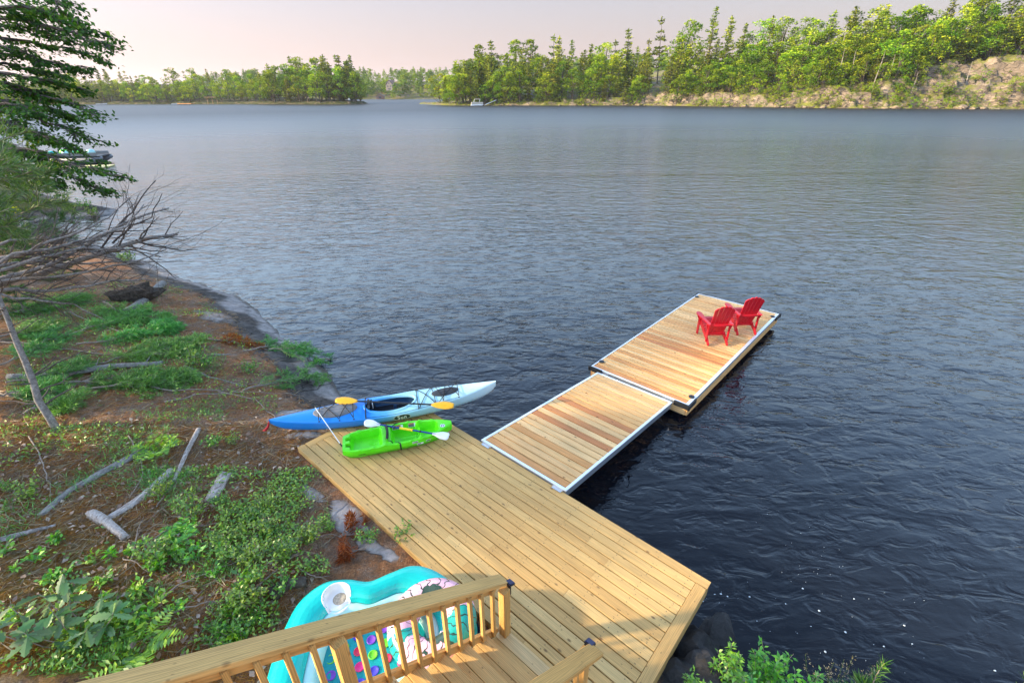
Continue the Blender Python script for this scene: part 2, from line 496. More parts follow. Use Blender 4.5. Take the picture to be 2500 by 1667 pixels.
soil = b.mix(b.attr("wild").outputs["Fac"], soil, wildc)
# granite shelf by the water: pale at the waterline, dark lichen above it
rk = b.noise(b.map(p, (5, 5, 9)), 1.0, 9, 0.78)
crk = b.n("ShaderNodeTexVoronoi", {"Vector": b.map(b.n("ShaderNodeVectorMath", {0: p, 1: b.n("ShaderNodeTexNoise", {"Vector": p, "Scale": 1.4, "Detail": 3.0}).outputs["Color"]}, operation='ADD').outputs[0], (0.9, 0.55, 0.6), rot=(0, 0, 0.7)), "Scale": 1.0}, feature='DISTANCE_TO_EDGE').outputs["Distance"]
rock = b.ramp(rk, [(0.3, (0.13, 0.118, 0.112)), (0.5, (0.30, 0.27, 0.255)), (0.72, (0.46, 0.42, 0.395))])
lich = b.ramp(b.noise(p, 11.0, 5, 0.7), [(0.35, (0.026, 0.022, 0.020)), (0.7, (0.105, 0.090, 0.080))])
wob = b.math('MULTIPLY_ADD', n1, 1.1, -0.55)
sdw = b.math('ADD', sd, wob)
dark_band = b.math('MULTIPLY', b.ramp(sdw, [(0.30, 0.0), (0.52, 1.0)]), b.ramp(sdw, [(1.15, 1.0), (1.0, 1.0)]))
rock = b.mix(b.math('MULTIPLY', dark_band, b.ramp(n1, [(0.3, 0.55), (0.55, 1.0)])), rock, lich)
rock = b.mix(b.ramp(crk, [(0.0, 0.85), (0.025, 0.0)]), rock, (0.012, 0.010, 0.009, 1))
wet = b.ramp(sd, [(0.04, 1.0), (0.13, 0.0)])
rock = b.mix(b.math('MULTIPLY', wet, 0.85), rock, (0.012, 0.011, 0.010, 1))
edge = b.math('ADD', b.math('ADD', sd, b.math('MULTIPLY_ADD', n2, 0.9, -0.45)), wob)
is_soil = b.ramp(b.math('MULTIPLY', edge, 0.5), [(0.50, 0.0), (0.60, 1.0)])
expo = b.math('MULTIPLY', b.attr("rock").outputs["Fac"], b.ramp(n2, [(0.3, 0.7), (0.5, 1.25)]))
is_soil = b.math('MULTIPLY', is_soil, b.ramp(expo, [(0.42, 1.0), (0.56, 0.0)]))
pale = b.ramp(rk, [(0.3, (0.25, 0.22, 0.21)), (0.6, (0.46, 0.41, 0.39)), (0.8, (0.58, 0.53, 0.50))])
rock = b.mix(b.ramp(b.attr("rock").outputs["Fac"], [(0.3, 0.0), (0.7, 1.0)]), rock, pale)
col = b.mix(is_soil, rock, soil)
hb = b.math('ADD', b.math('MULTIPLY', fibs, 0.8), b.math('MULTIPLY', n3, 0.6))
hb = b.math('ADD', b.math('MULTIPLY', hb, is_soil), b.math('ADD', b.math('MULTIPLY', rk, 0.8), b.ramp(crk, [(0.0, 0.0), (0.05, 0.7)])))
b.out(b.principled(color=col, rough=b.math('MULTIPLY_ADD', wet, -0.6, 0.88), normal=b.bump(hb, 0.05), spec=0.3))
M['ground'] = m

me = np_mesh("bank", np.stack([GX, GY, GZ], axis=-1).reshape(-1, 3), Fq, m, smooth=True)
def vattr(me, name, arr):
    a = me.attributes.new(name, 'FLOAT', 'POINT'); a.data.foreach_set("value", np.asarray(arr, dtype=np.float32).ravel())
vattr(me, "shore", DD)
vattr(me, "wild", np.clip((GY - 18.5 + 0.25 * (GX + 14)) / 2.5, 0, 1) * np.clip((DD - 0.2) / 0.8, 0, 1))
def spots(lst):
    out = np.zeros(GX.shape)
    for (x, y, rx, ry, an, a) in lst:
        c, s = math.cos(an), math.sin(an)
        u = ((GX - x) * c + (GY - y) * s) / rx; w = (-(GX - x) * s + (GY - y) * c) / ry
        out = np.maximum(out, a * np.clip(1.4 - np.hypot(u, w) + 0.55 * fbm(GX * 3.1, GY * 3.1, 17, 3), 0, 1))
    return out
def sp(vx, vy, rx, ry, an=0.0, a=1.0):
    q = vsite(vx, vy); return (q.x, q.y, rx, ry, an, a)
vattr(me, "rock", spots([sp(720, 1140, .40, .12, -.5), sp(790, 1185, .42, .17, -.75), sp(800, 1215, .30, .15, -.3), sp(850, 1255, .26, .10, -.6), sp(890, 1275, .24, .09, -.6), sp(670, 950, .42, .16, .5), sp(655, 970, .26, .12, .3),
                          sp(700, 1000, .35, .10, .3), sp(490, 730, .9, .5, -.7, .62), sp(535, 705, .9, .4, -.6, .6)]))
vattr(me, "moss", spots([sp(90, 1340, 1.1, .8), sp(250, 1400, .9, .6), sp(520, 1060, .22, .12), sp(480, 1290, .5, .25), sp(150, 1480, .9, .5), sp(430, 1330, .4, .3, 0, .8), sp(60, 1250, .7, .4, 0, .7), sp(120, 1420, 1.2, .6)]))
bank = place("bank", me); bank["kind"] = "structure"

# lake surface -------------------------------------------------------------
m = new_mat("lake_water"); b = NB(m)
p = b.pos()
big = b.noise(b.map(p, (0.016, 0.055, 0.05), rot=(0, 0, 0.1)), 1.0, 3, 0.55, 0.6)
w1 = b.noise(b.map(p, (0.75, 1.55, 1), rot=(0, 0, 0.30)), 1.0, 3, 0.5, 0.5)
w2 = b.noise(b.map(p, (2.1, 4.0, 1), rot=(0, 0, 0.12)), 1.0, 3, 0.5, 0.6)
w3 = b.noise(b.map(p, (6.0, 9.0, 1), rot=(0, 0, -0.4)), 1.0, 2, 0.5, 0.3)
rid = b.math('SUBTRACT', 1.0, b.math('ABSOLUTE', b.math('MULTIPLY_ADD', w2, 2.0, -1.0)))
w2 = b.math('ADD', b.math('MULTIPLY', w2, 0.55), b.math('MULTIPLY', rid, 0.35))
h = b.math('ADD', b.math('MULTIPLY', w1, 0.075), b.math('ADD', b.math('MULTIPLY', w2, 0.058), b.math('MULTIPLY', w3, 0.006)))
h = b.math('MULTIPLY', h, b.ramp(big, [(0.36, 0.5), (0.62, 1.15)]))
# open water: ripples too fine to see one by one become roughness
dist_ = b.n("ShaderNodeVectorMath", {0: p}, operation='LENGTH').outputs["Value"]
far_ = b.math('DIVIDE', b.math('SUBTRACT', dist_, 30.0), 190.0, clamp=True)
far_ = b.math('POWER', far_, 0.75)
h = b.math('MULTIPLY', h, b.math('MULTIPLY_ADD', far_, -0.35, 1.0))
nrm = b.bump(h, 1.0, 1.0)
colw = b.ramp(b.noise(b.map(p, (0.4, 0.4, 0.4)), 1.0, 2), [(0.3, (0.0035, 0.0045, 0.0075)), (0.7, (0.0055, 0.0065, 0.0100))])
b.out(b.principled(color=colw, rough=b.math('MULTIPLY_ADD', far_, 0.50, 0.035), ior=1.45, normal=nrm, spec=0.5))
M['water'] = m
mb = MB()
mb.add([(-2900, -140, 0), (2900, -140, 0), (2900, 4900, 0), (-2900, 4900, 0)], [(0, 1, 2, 3)])
lake = mb.build("water", m, loc=(0, 0, WATER_Z)); lake["kind"] = "structure"
# ------------------------------------------------------------------ deck, ramp, floating dock
K_YAW = 0.8389
K_POS = Vector((2.5077, 3.9291, 0.0))
DECK_W, DECK_L = 2.256, 6.44
def kw(x, y, z=0.0):
    c, s = math.cos(K_YAW), math.sin(K_YAW)
    return Vector((K_POS.x + c * x - s * y, K_POS.y + s * x + c * y, z))

deck = thing("shore_deck", "long pale tan plank deck at the water's edge below the stairs", "deck", K_POS, (0, 0, K_YAW))
def board(name, parent, L, W, T, mat, loc, rz=0.0, ch=0.004, tilt=None):
    mb = MB().plank(L, W, T, ch)
    return mb.build(name, mat, parent, loc, tilt or (0, 0, rz))
rows = 16
pitch = DECK_W / rows
g = 0.014
# the two outer boards run the whole length, the end boards close the short sides
for i in range(rows):
    x = -pitch * (i + 0.5)
    y0, y1 = (0.0, DECK_L) if i in (0, rows - 1) else (pitch + 0.003, DECK_L - pitch - 0.003)
    if i == rows - 1: y0 = pitch + 0.003
    cuts = [y0]
    s = 3.05 if i % 2 else 2.2
    k = y0 + rnd.uniform(0.9, 3.0)
    if i not in (0,):
        while k < y1 - 0.8:
            cuts.append(k); k += rnd.uniform(2.3, 3.6)
    else:
        cuts += [3.72]
    cuts.append(y1)
    for a_, b_ in zip(cuts[:-1], cuts[1:]):
        board("plank", deck, b_ - a_ - 0.003, pitch - g, 0.032, M['deck_wood'], (x, a_, rnd.uniform(-0.0015, 0.0015)))
board("end_board", deck, DECK_W - pitch, pitch - 0.004, 0.032, M['deck_wood'], (-pitch - g / 2, pitch / 2, 0.001), PI / 2)
board("end_board", deck, DECK_W - 2 * pitch - g, pitch - 0.004, 0.032, M['deck_wood'], (-pitch - g / 2, DECK_L - pitch / 2, 0.001), PI / 2)
# frame below
board("fascia", deck, DECK_L - 0.04, 0.038, 0.19, M['deck_wood'], (-0.022, 0.02, -0.034))
board("fascia", deck, DECK_L - 0.04, 0.038, 0.14, M['deck_wood'], (-DECK_W + 0.022, 0.02, -0.034))
board("fascia", deck, DECK_W - 0.09, 0.038, 0.19, M['deck_wood'], (-0.044, 0.024, -0.034), PI / 2)
board("fascia", deck, DECK_W - 0.09, 0.038, 0.14, M['deck_wood'], (-0.044, DECK_L - 0.024, -0.034), PI / 2)
for k in range(15):
    board("joist", deck, DECK_W - 0.1, 0.038, 0.15, M['dark_wood'], (-0.05, 0.24 + k * 0.43, -0.036), PI / 2)
for x in (-0.25,):
    for k in range(4):
        MB().box((0, 0, -0.7), (0.14, 0.14, 1.0)).build("post", M['dark_wood'], deck, (x, 0.3 + k * 1.94, -0.01))
mb = MB()
for i in range(rows):
    for k in range(15):
        for s in (-0.036, 0.036):
            if rnd.random() < 0.9:
                mb.lathe([(0.0066, 0.0), (0.004, 0.0012)], 6, Matrix.Translation((-pitch * (i + 0.5) + s + rnd.uniform(-.006, .006), 0.24 + k * 0.43 + rnd.uniform(-.01, .01), 0.0008)))
o = mb.build("screws", M['screw'], deck); o["kind"] = "stuff"

# hinged ramp ---------------------------------------------------------------
R_L, R_W = 3.8506, 1.8573
Rz0, Rz1 = 0.0353, -0.3159
rp = math.atan2(Rz1 - Rz0, R_L)
rc = Vector((1.417, 7.5052, 0)); ca, sa = math.cos(0.8394), math.sin(0.8394)
ramp = thing("gangway_ramp", "white-framed cedar plank ramp bridging the deck and the floating dock", "ramp", (rc.x - ca * R_L / 2, rc.y - sa * R_L / 2, Rz0), (Matrix.Rotation(0.8394, 3, 'Z') @ Matrix.Rotation(-rp, 3, 'Y')).to_euler())
fw = 0.048
def frame_bar(parent, x0, x1, y0, y1, top, mat_top, hgt, name="frame_rail"):
    mb = MB().mat(mat_top)
    mb.box(((x0 + x1) / 2, (y0 + y1) / 2, top - 0.009), (x1 - x0, y1 - y0, 0.018))
    mb.mat(M['alu_side'])
    mb.box(((x0 + x1) / 2, (y0 + y1) / 2, top - 0.018 - hgt / 2), (x1 - x0 - 0.012, y1 - y0 - 0.012, hgt))
    return mb.build(name, None, parent)
frame_bar(ramp, 0, R_L, R_W / 2 - fw, R_W / 2, 0.004, M['aluminium'], 0.12)
frame_bar(ramp, 0, R_L, -R_W / 2, -R_W / 2 + fw, 0.004, M['aluminium'], 0.12)
frame_bar(ramp, 0, fw, -R_W / 2 + fw + .001, R_W / 2 - fw - .001, 0.004, M['aluminium'], 0.09)
frame_bar(ramp, R_L - fw, R_L, -R_W / 2 + fw + .001, R_W / 2 - fw - .001, 0.004, M['aluminium'], 0.09)
n = 23
pr = (R_L - 2 * fw - 0.008) / n
for i in range(n):
    board("plank", ramp, R_W - 2 * fw - 0.006, pr - 0.024, 0.03, M['dock_wood'], (fw + 0.004 + pr * (i + 0.5), -(R_W / 2 - fw - 0.003), rnd.uniform(-.001, .0015)))
for yy in (-0.5, 0.5):
    MB().box((R_L / 2, yy, -0.07), (R_L - 0.16, 0.05, 0.07)).build("stringer", M['alu_side'], ramp)
for yy in (-0.78, 0.78):
    MB().mat(M['steel']).box((-0.03, yy, -0.03), (0.07, 0.17, 0.012)).tube([(-0.004, yy - 0.1, -0.026), (-0.004, yy + 0.1, -0.026)], 0.012, 8).build("hinge", None, ramp)
    MB().mat(M['steel']).box((R_L + 0.025, yy, -0.03), (0.07, 0.17, 0.012)).tube([(R_L + 0.004, yy - 0.1, -0.026), (R_L + 0.004, yy + 0.1, -0.026)], 0.012, 8).build("hinge", None, ramp)

# floating dock ---------------------------------------------------------------
D_L, D_W, D_Z, D_YAW = 6.179, 2.4212, -0.2827, 0.8296
dc = Vector((4.8552, 11.2367, D_Z)); cd, sd_ = math.cos(D_YAW), math.sin(D_YAW)
dock = thing("floating_dock", "cedar plank floating dock with white metal trim carrying two red chairs", "dock", (dc.x, dc.y, D_Z), (0, 0, D_YAW))
frame_bar(dock, -D_L / 2, D_L / 2, D_W / 2 - 0.034, D_W / 2, 0.004, M['aluminium'], 0.07, "edge_trim")
frame_bar(dock, -D_L / 2, D_L / 2, -D_W / 2, -D_W / 2 + 0.068, 0.004, M['aluminium'], 0.07, "edge_trim")
frame_bar(dock, -D_L / 2, -D_L / 2 + 0.040, -D_W / 2 + .069, D_W / 2 - .035, 0.004, M['aluminium'], 0.07, "edge_trim")
frame_bar(dock, D_L / 2 - 0.030, D_L / 2, -D_W / 2 + .069, D_W / 2 - .035, 0.004, M['aluminium'], 0.07, "edge_trim")
n = 42
pr = (D_L - 0.10) / n
for i in range(n):
    board("plank", dock, D_W - 0.112, pr - 0.029, 0.03, M['dock_wood'], (-D_L / 2 + 0.05 + pr * (i + 0.5), -(D_W / 2 - 0.073), rnd.uniform(-.001, .0015)))
for s in (-1, 1):
    board("fascia", dock, D_L - 0.02, 0.036, 0.175, M['dock_wood'], (-D_L / 2 + 0.01, s * (D_W / 2 - 0.022), -0.094), -PI / 2)
    board("fascia", dock, D_W - 0.1, 0.036, 0.175, M['dock_wood'], (s * (D_L / 2 - 0.022), -D_W / 2 + 0.05, -0.094), 0)
for yy in (-0.75, 0.0, 0.75):
    MB().box((0, 0, -0.28), (D_L - 0.3, 0.56, 0.36)).build("float_tank", M['black_plastic'], dock, (0, yy, 0))
for sx in (-1, 1):
    for sy in (-1, 1):
        mb = MB()
        t_ = 0.035
        x1, y1 = sx * (D_L / 2 + t_ / 2), sy * (D_W / 2 + t_ / 2)
        ln = 0.34
        mb.box((x1, sy * (D_W / 2 + t_ - ln / 2), -0.045), (t_, ln, 0.11))
        mb.box((sx * (D_L / 2 - ln / 2 - .001), y1, -0.045), (ln, t_, 0.11))
        mb.tube([(x1, y1, -0.1), (x1, y1, 0.012)], 0.034, 10)
        mb.build("corner_bumper", M['black_rubber'], dock)
        q = MB().lathe([(0.0, 0.0), (0.062, 0.0), (0.062, 0.016), (0.05, 0.022), (0.026, 0.022), (0.024, 0.014), (0.0, 0.014)], 18, Matrix.Translation((sx * (D_L / 2 - 0.34), sy * (D_W / 2 - 0.085), 0.006)))
        q.build("pipe_cap", M['black_plastic'], dock)
MB().tube([(0, 0, 0), (0.02, -0.03, -0.05), (0.06, -0.02, -0.08), (0.1, -0.0, -0.04)], 0.011, 6).build("chain", M['steel'], ramp, (R_L - 0.02, -R_W / 2 + 0.05, -0.06))

# red slatted chairs ------------------------------------------------------------
def frame_from(p0, p1, side):
    """matrix whose z runs p0 to p1 and x along side"""
    p0, p1 = Vector(p0), Vector(p1)
    z = (p1 - p0).normalized(); x = Vector(side); x = (x - z * x.dot(z)).normalized(); y = z.cross(x)
    return Matrix((x, y, z)).transposed().to_4x4(), (p1 - p0).length
def slat(p0, p1, side, w, t):
    R, L = frame_from(p0, p1, side)
    return Matrix.Translation(p0) @ R, L
def make_chair(loc, rz, label):
    t = thing("adirondack_chair", label, "chair", loc, (0, 0, rz), "red chairs on the floating dock")
    t.scale = (0.90, 0.98, 1.04)
    red = M['red_paint']
    # side rails, which are also the back legs
    for s in (-1, 1):
        prof = [(-0.02, 0.0), (0.03, 0.0), (0.10, 0.055), (0.80, 0.315), (0.83, 0.37), (0.80, 0.425), (0.66, 0.395), (0.32, 0.245), (0.06, 0.145), (-0.055, 0.05)]
        Mx = Matrix.Translation((s * 0.268 - 0.0125, 0, 0)) @ Matrix(((0, 0, 1, 0), (1, 0, 0, 0), (0, 1, 0, 0), (0, 0, 0, 1)))
        MB().prism(prof, 0, 0.025, Mx).build("side_rail", red, t)
        # front leg
        MB().box((s * 0.298, 0.735, 0.272), (0.026, 0.105, 0.544)).build("front_leg", red, t)
        # rear upright that carries the arm
        MB().box((s * 0.298, 0.105, 0.300), (0.026, 0.07, 0.470)).build("rear_upright", red, t)
        # bracket under the arm
        Mb = Matrix.Translation((s * 0.311, 0.735, 0)) @ Matrix(((s, 0, 0, 0), (0, 0, 1, -0.011), (0, 1, 0, 0), (0, 0, 0, 1)))
        MB().prism([(0, 0.545), (0.075, 0.545), (0.066, 0.48), (0.03, 0.43), (0.018, 0.36), (0, 0.32)], 0, 0.022, Mb).build("arm_bracket", red, t)
        Mb2 = Matrix.Translation((s * 0.311, 0.105, 0)) @ Matrix(((s, 0, 0, 0), (0, 0, 1, -0.011), (0, 1, 0, 0), (0, 0, 0, 1)))
        MB().prism([(0, 0.535), (0.055, 0.535), (0.05, 0.47), (0.02, 0.42), (0, 0.36)], 0, 0.022, Mb2).build("arm_bracket", red, t)
        # paddle-shaped arm
        ol = [(0.262, 0.04), (0.33, -0.005), (0.355, 0.03), (0.36, 0.2), (0.385, 0.42), (0.415, 0.60), (0.418, 0.74), (0.395, 0.82), (0.34, 0.85), (0.285, 0.835), (0.262, 0.77), (0.262, 0.62), (0.285, 0.45), (0.278, 0.25)]
        if s < 0: ol = [(-x, y) for x, y in reversed(ol)]
        MB().prism(ol, 0.546, 0.570).build("armrest", red, t)
    # seat slats follow the dip of the side rails
    path = [(0.835, 0.385, -1.2), (0.775, 0.428, 0.06), (0.700, 0.426, 0.20), (0.625, 0.404, 0.32), (0.550, 0.374, 0.40), (0.475, 0.340, 0.44), (0.400, 0.304, 0.45), (0.325, 0.268, 0.45), (0.25, 0.232, 0.45)]
    for y, z, an in path:
        MB().box((0, 0, 0), (0.56, 0.060, 0.02)).build("seat_slat", red, t, (0, y, z + 0.006), (an, 0, 0))
    # fanned back
    n_ = 5
    rec = rad(21)
    Rb = Matrix.Translation((0, 0.265, 0.215)) @ Matrix.Rotation(rec, 4, 'X')
    def crest(x): return 0.915 - 1.55 * x * x
    Ms = Rb @ Matrix(((1, 0, 0, 0), (0, 0, -1, 0), (0, 1, 0, 0), (0, 0, 0, 1)))
    for i in range(n_):
        xb, xt = (i - 2) * 0.088, (i - 2) * 0.113
        hw0, hw1 = 0.0365, 0.0480
        ol = [(xb - hw0, 0), (xb + hw0, 0)]
        for k in range(6):
            x = xt + hw1 - 2 * hw1 * k / 5
            ol.append((x, crest(x) + 0.012 * (1 - (2 * k / 5 - 1) ** 2)))
        MB().prism(ol, 0.0, 0.02, Ms).build("back_slat", red, t)
    # curved brace behind the back at arm height
    ol = []
    for k in range(13):
        a_ = -1 + k / 6
        ol.append((a_ * 0.335, 0.075 - 0.075 * (1 - a_ * a_)))
    inner = [(x, 0.098 if abs(x) < 0.3 else 0.105) for x, y in reversed(ol)]
    MB().prism(ol + inner, 0.512, 0.545, Matrix.Translation((0, 0.005, 0))).build("back_brace", red, t)
    MB().box((0, 0.255, 0.215), (0.5, 0.03, 0.09)).build("lower_brace", red, t)
    MB().box((0, 0.745, 0.33), (0.51, 0.025, 0.09)).build("front_apron", red, t)
    return t
make_chair((5.268, 10.765, D_Z + 0.002), rad(0), "red slatted garden chair nearer the ramp, in front of its twin")
make_chair((6.266, 11.345, D_Z + 0.002), rad(1), "red slatted garden chair nearer the dock's far end, behind its twin")

# staircase and railings ----------------------------------------------------------
SL = 0.745                     # rise over run
stairs = thing("staircase", "tan wooden staircase of two-board treads coming down onto the deck", "stairs", K_POS, (0, 0, K_YAW))
RUN, RISE = 0.272, 0.272 * SL
NT = 13
for k in range(NT):
    x1 = -DECK_W - 0.012 - RUN * k
    z = RISE * (k + 1)
    for j in range(2):
        board("tread", stairs, 1.10, 0.142, 0.036, M['deck_wood'], (x1 - 0.071 - j * 0.147 + 0.012, 0.40, z), 0)
    board("riser", stairs, 1.02, 0.02, RISE - 0.045, M['deck_wood'], (x1 - 0.012, 0.44, z - 0.037), 0)
for yy in (0.415, 1.475):
    x0, x1 = -DECK_W - 0.02, -DECK_W - 0.02 - RUN * NT
    ol = [(x0, 0.02), (x0, 0.12)]
    for k in range(NT):
        xx = -DECK_W - 0.016 - RUN * k
        ol += [(xx, RISE * (k + 1) - 0.038), (xx - RUN, RISE * (k + 1) - 0.038)]
    ol += [(x1, RISE * NT - 0.34), (x0 - 0.35, 0.0)]
    Mx = Matrix.Translation((0, yy + 0.019, 0)) @ Matrix(((1, 0, 0, 0), (0, 0, -1, 0), (0, 1, 0, 0), (0, 0, 0, 1)))
    MB().prism(ol, 0, 0.038, Mx).build("stringer", M['rail_wood'], stairs)

def railing(label, yc, xpost, cap_in, n_bal, lengths, side):
    t = thing("stair_railing", label, "railing", K_POS, (0, 0, K_YAW), "railings of the stairs")
    an = math.atan(SL)
    zr = lambda x: 0.985 + SL * (xpost - x)        # underside of the cap
    Lr = lengths
    wmat = M['rail_wood']
    # cap rail, lying flat and following the stairs
    cosn = math.cos(an)
    cap = board("top_rail", t, Lr / cosn, 0.148, 0.040, wmat, (xpost + 0.085, yc + cap_in, zr(xpost + 0.085) + 0.042 / cosn), 0, 0.006)
    cap.rotation_euler = (Matrix.Rotation(PI / 2, 3, 'Z') @ Matrix.Rotation(an, 3, 'X')).to_euler()
    for (dz, hh, nm) in ((-0.0, 0.088, "upper_rail"), (-0.72, 0.088, "lower_rail")):
        x0 = xpost - 0.047
        r_ = board(nm, t, (Lr - 0.14) / cosn, 0.04, hh, wmat, (x0, yc, zr(x0) + dz - 0.004), 0, 0.004)
        r_.rotation_euler = (Matrix.Rotation(PI / 2, 3, 'Z') @ Matrix.Rotation(an, 3, 'X')).to_euler()
    posts = [xpost, xpost - 1.66, xpost - 3.32]
    for k, xp in enumerate(posts):
        zt = zr(xp + 0.045) - 0.006
        zb = 0.002 if k == 0 else RISE * math.floor((-DECK_W - xp) / RUN) - 0.25
        o = board("post", t, zt - zb, 0.09, 0.09, wmat, (xp, yc + side * 0.066 - 0.0, zb), 0, 0.005)
        o.rotation_euler = (PI / 2, 0, 0)
        o.location = (xp, yc + side * 0.066 - 0.045, zb)
    nb = n_bal
    for sgn in range(2):
        for k in range(nb):
            x = posts[sgn] - 1.66 * (k + 1) / (nb + 1)
            zb, zt = zr(x) - 0.78, zr(x) - 0.02
            o = board("baluster", t, zt - zb, 0.036, 0.036, wmat, (x, yc + side * 0.041 - 0.018, zb), 0, 0.002)
            o.rotation_euler = (PI / 2, 0, 0)
    # little solar lamp on the end of the post
    mb = MB().mat(M['black_plastic'])
    mb.box((xpost + 0.055, yc + side * 0.066, 0.90), (0.02, 0.075, 0.12))
    mb.box((xpost + 0.085, yc + side * 0.066, 0.965), (0.085, 0.085, 0.012), Matrix.Translation((xpost + .085, 0, .965)) @ Matrix.Rotation(0.45, 4, 'Y') @ Matrix.Translation((-xpost - .085, 0, -.965)))
    mb.mat(M['solar']).box((xpost + 0.088, yc + side * 0.066, 0.976), (0.07, 0.07, 0.006), Matrix.Translation((xpost + .085, 0, .965)) @ Matrix.Rotation(0.45, 4, 'Y') @ Matrix.Translation((-xpost - .085, 0, -.965)))
    mb.build("solar_lamp", None, t)
    return t
M['solar'] = plain("solar", (0.02, 0.03, 0.09), 0.15, 0, 0.1)
railing("long wooden stair railing with square balusters crossing the bottom of the view", 1.50, -2.30, 0.012, 10, 3.5, -1)
railing("short end of the second stair railing at the bottom right of the stairs", 0.40, -2.26, -0.008, 10, 3.5, 1)
# ------------------------------------------------------------------ blue kayak
def smooth(a, b, x):
    t = min(1, max(0, (x - a) / (b - a))); return t * t * (3 - 2 * t)
m = new_mat("kayak_blue"); b = NB(m)
o_ = b.obj()
sx_ = b.n("ShaderNodeSeparateXYZ", {0: o_}).outputs
f_ = b.math('MULTIPLY', b.math('ADD', sx_["X"], b.math('MULTIPLY', b.noise(o_, 3.0, 2), 0.25)), 1 / 4.2)
col = b.ramp(f_, [(0.0, (0.012, 0.22, 0.72)), (0.42, (0.010, 0.24, 0.76)), (0.505, (0.10, 0.42, 0.74)), (0.56, (0.30, 0.62, 0.72)), (0.75, (0.42, 0.70, 0.80)), (1.0, (0.62, 0.80, 0.86))])
b.out(b.principled(color=col, rough=b.math('MULTIPLY_ADD', b.noise(o_, 30.0, 4), 0.2, 0.28), normal=b.bump(b.noise(o_, 14, 3), 0.002), spec=0.5))
M['kayak_blue'] = m
M['tub_dark'] = plain("tub_dark", (0.012, 0.05, 0.12), 0.5)
M['hatch_grey'] = plain("hatch_grey", (0.16, 0.165, 0.175), 0.55, 0, 0.15, 10)
M['hatch_dark'] = plain("hatch_dark", (0.035, 0.038, 0.045), 0.55, 0, 0.2, 10)
M['cord'] = plain("cord", (0.008, 0.008, 0.010), 0.7)
M['white_plastic'] = plain("white_plastic", (0.78, 0.80, 0.80), 0.4, 0, 0.05)
M['yellow_plastic'] = plain("yellow_plastic", (0.80, 0.40, 0.010), 0.4, 0, 0.08)
M['yellow_foam'] = plain("yellow_foam", (0.85, 0.62, 0.02), 0.6, 0, 0.08)
M['badge_green'] = plain("badge_green", (0.012, 0.04, 0.022), 0.4)
M['badge_cream'] = plain("badge_cream", (0.75, 0.75, 0.50), 0.5)
M['navy_metal'] = plain("navy_metal", (0.008, 0.035, 0.22), 0.3, 0.3, 0.1)
M['carbon'] = plain("carbon", (0.02, 0.02, 0.024), 0.3, 0.2, 0.2)
M['red_rope'] = plain("red_rope", (0.35, 0.01, 0.02), 0.8, 0, 0.5, 60)

KL = 4.17
st = Vector((-4.362, 6.937, 0.0)); bw = Vector((-0.345, 8.02, 0.0))
kyaw = math.atan2(bw.y - st.y, bw.x - st.x)
kayak = thing("touring_kayak", "blue fading to pale aqua touring kayak with its bow over the water", "kayak", (st.x, st.y, 0.004), (Matrix.Rotation(kyaw, 3, 'Z') @ Matrix.Rotation(-0.012, 3, 'Y') @ Matrix.Rotation(0.10, 3, 'X')).to_euler())
def k_w(t): return 0.012 + 0.305 * max(0.0, 1 - abs(2 * t - 1.0) ** 2.1) ** 0.95
def k_keel(t): return 0.01 + 0.10 * abs(2 * t - 1) ** 4 + 0.16 * abs(2 * t - 1) ** 14
def k_sheer(t): return 0.235 + 0.10 * abs(2 * t - 1) ** 2.2 + (0.05 * max(0, 2 * t - 1) ** 2)
def k_crown(t): return 0.06 * (1 - abs(2 * t - 1) ** 3)
def deck_z(x, y):
    t = x / KL; w = k_w(t); q = min(1, abs(y) / w)
    z = k_sheer(t) + k_crown(t) * (1 - q * q) + 0.012 * (1 - q ** 6)
    # the deck dips around the cockpit rim and swells before it
    z -= 0.03 * smooth(0.62, 0.3, math.hypot((x - 2.1) / 1.15, y / 0.7))
    return z
CX, CA, CB = 2.12, 0.47, 0.215
NS = 110
mb = MB().mat(M['kayak_blue'])
rowsP = []
ND = 28
for i in range(NS + 1):
    t = i / NS; x = t * KL; w = k_w(t); k = k_keel(t); s = k_sheer(t)
    ring = []
    for j in range(ND + 1):
        q = -1 + 2 * j / ND
        y = w * q
        ring.append((x, y, deck_z(x, y)))
    for (fy, fz) in ((1.0, -0.06), (0.97, 0.5), (0.86, 0.22), (0.6, 0.06), (0.3, 0.015), (0.0, 0.0), (-0.3, 0.015), (-0.6, 0.06), (-0.86, 0.22), (-0.97, 0.5), (-1.0, -0.06)):
        z = (s - 0.03) if fz < 0 else k + (s - k) * fz
        ring.append((x, w * fy, z))
    rowsP.append(ring)
nv = len(rowsP[0])
vs_ = [p_ for r_ in rowsP for p_ in r_]
fs = []
for i in range(NS):
    for j in range(nv):
        j2 = (j + 1) % nv
        f4 = (i * nv + j, (i + 1) * nv + j, (i + 1) * nv + j2, i * nv + j2)
        if j < ND:
            cx = sum(vs_[a][0] for a in f4) / 4; cy = sum(vs_[a][1] for a in f4) / 4
            if ((cx - CX) / CA) ** 2 + (cy / CB) ** 2 < 1.0: continue
        fs.append(f4)
fs.append(tuple(range(nv - 1, -1, -1))); fs.append(tuple(NS * nv + j for j in range(nv)))
mb.add(vs_, fs)
hull = mb.build("hull", None, kayak, smooth=True)
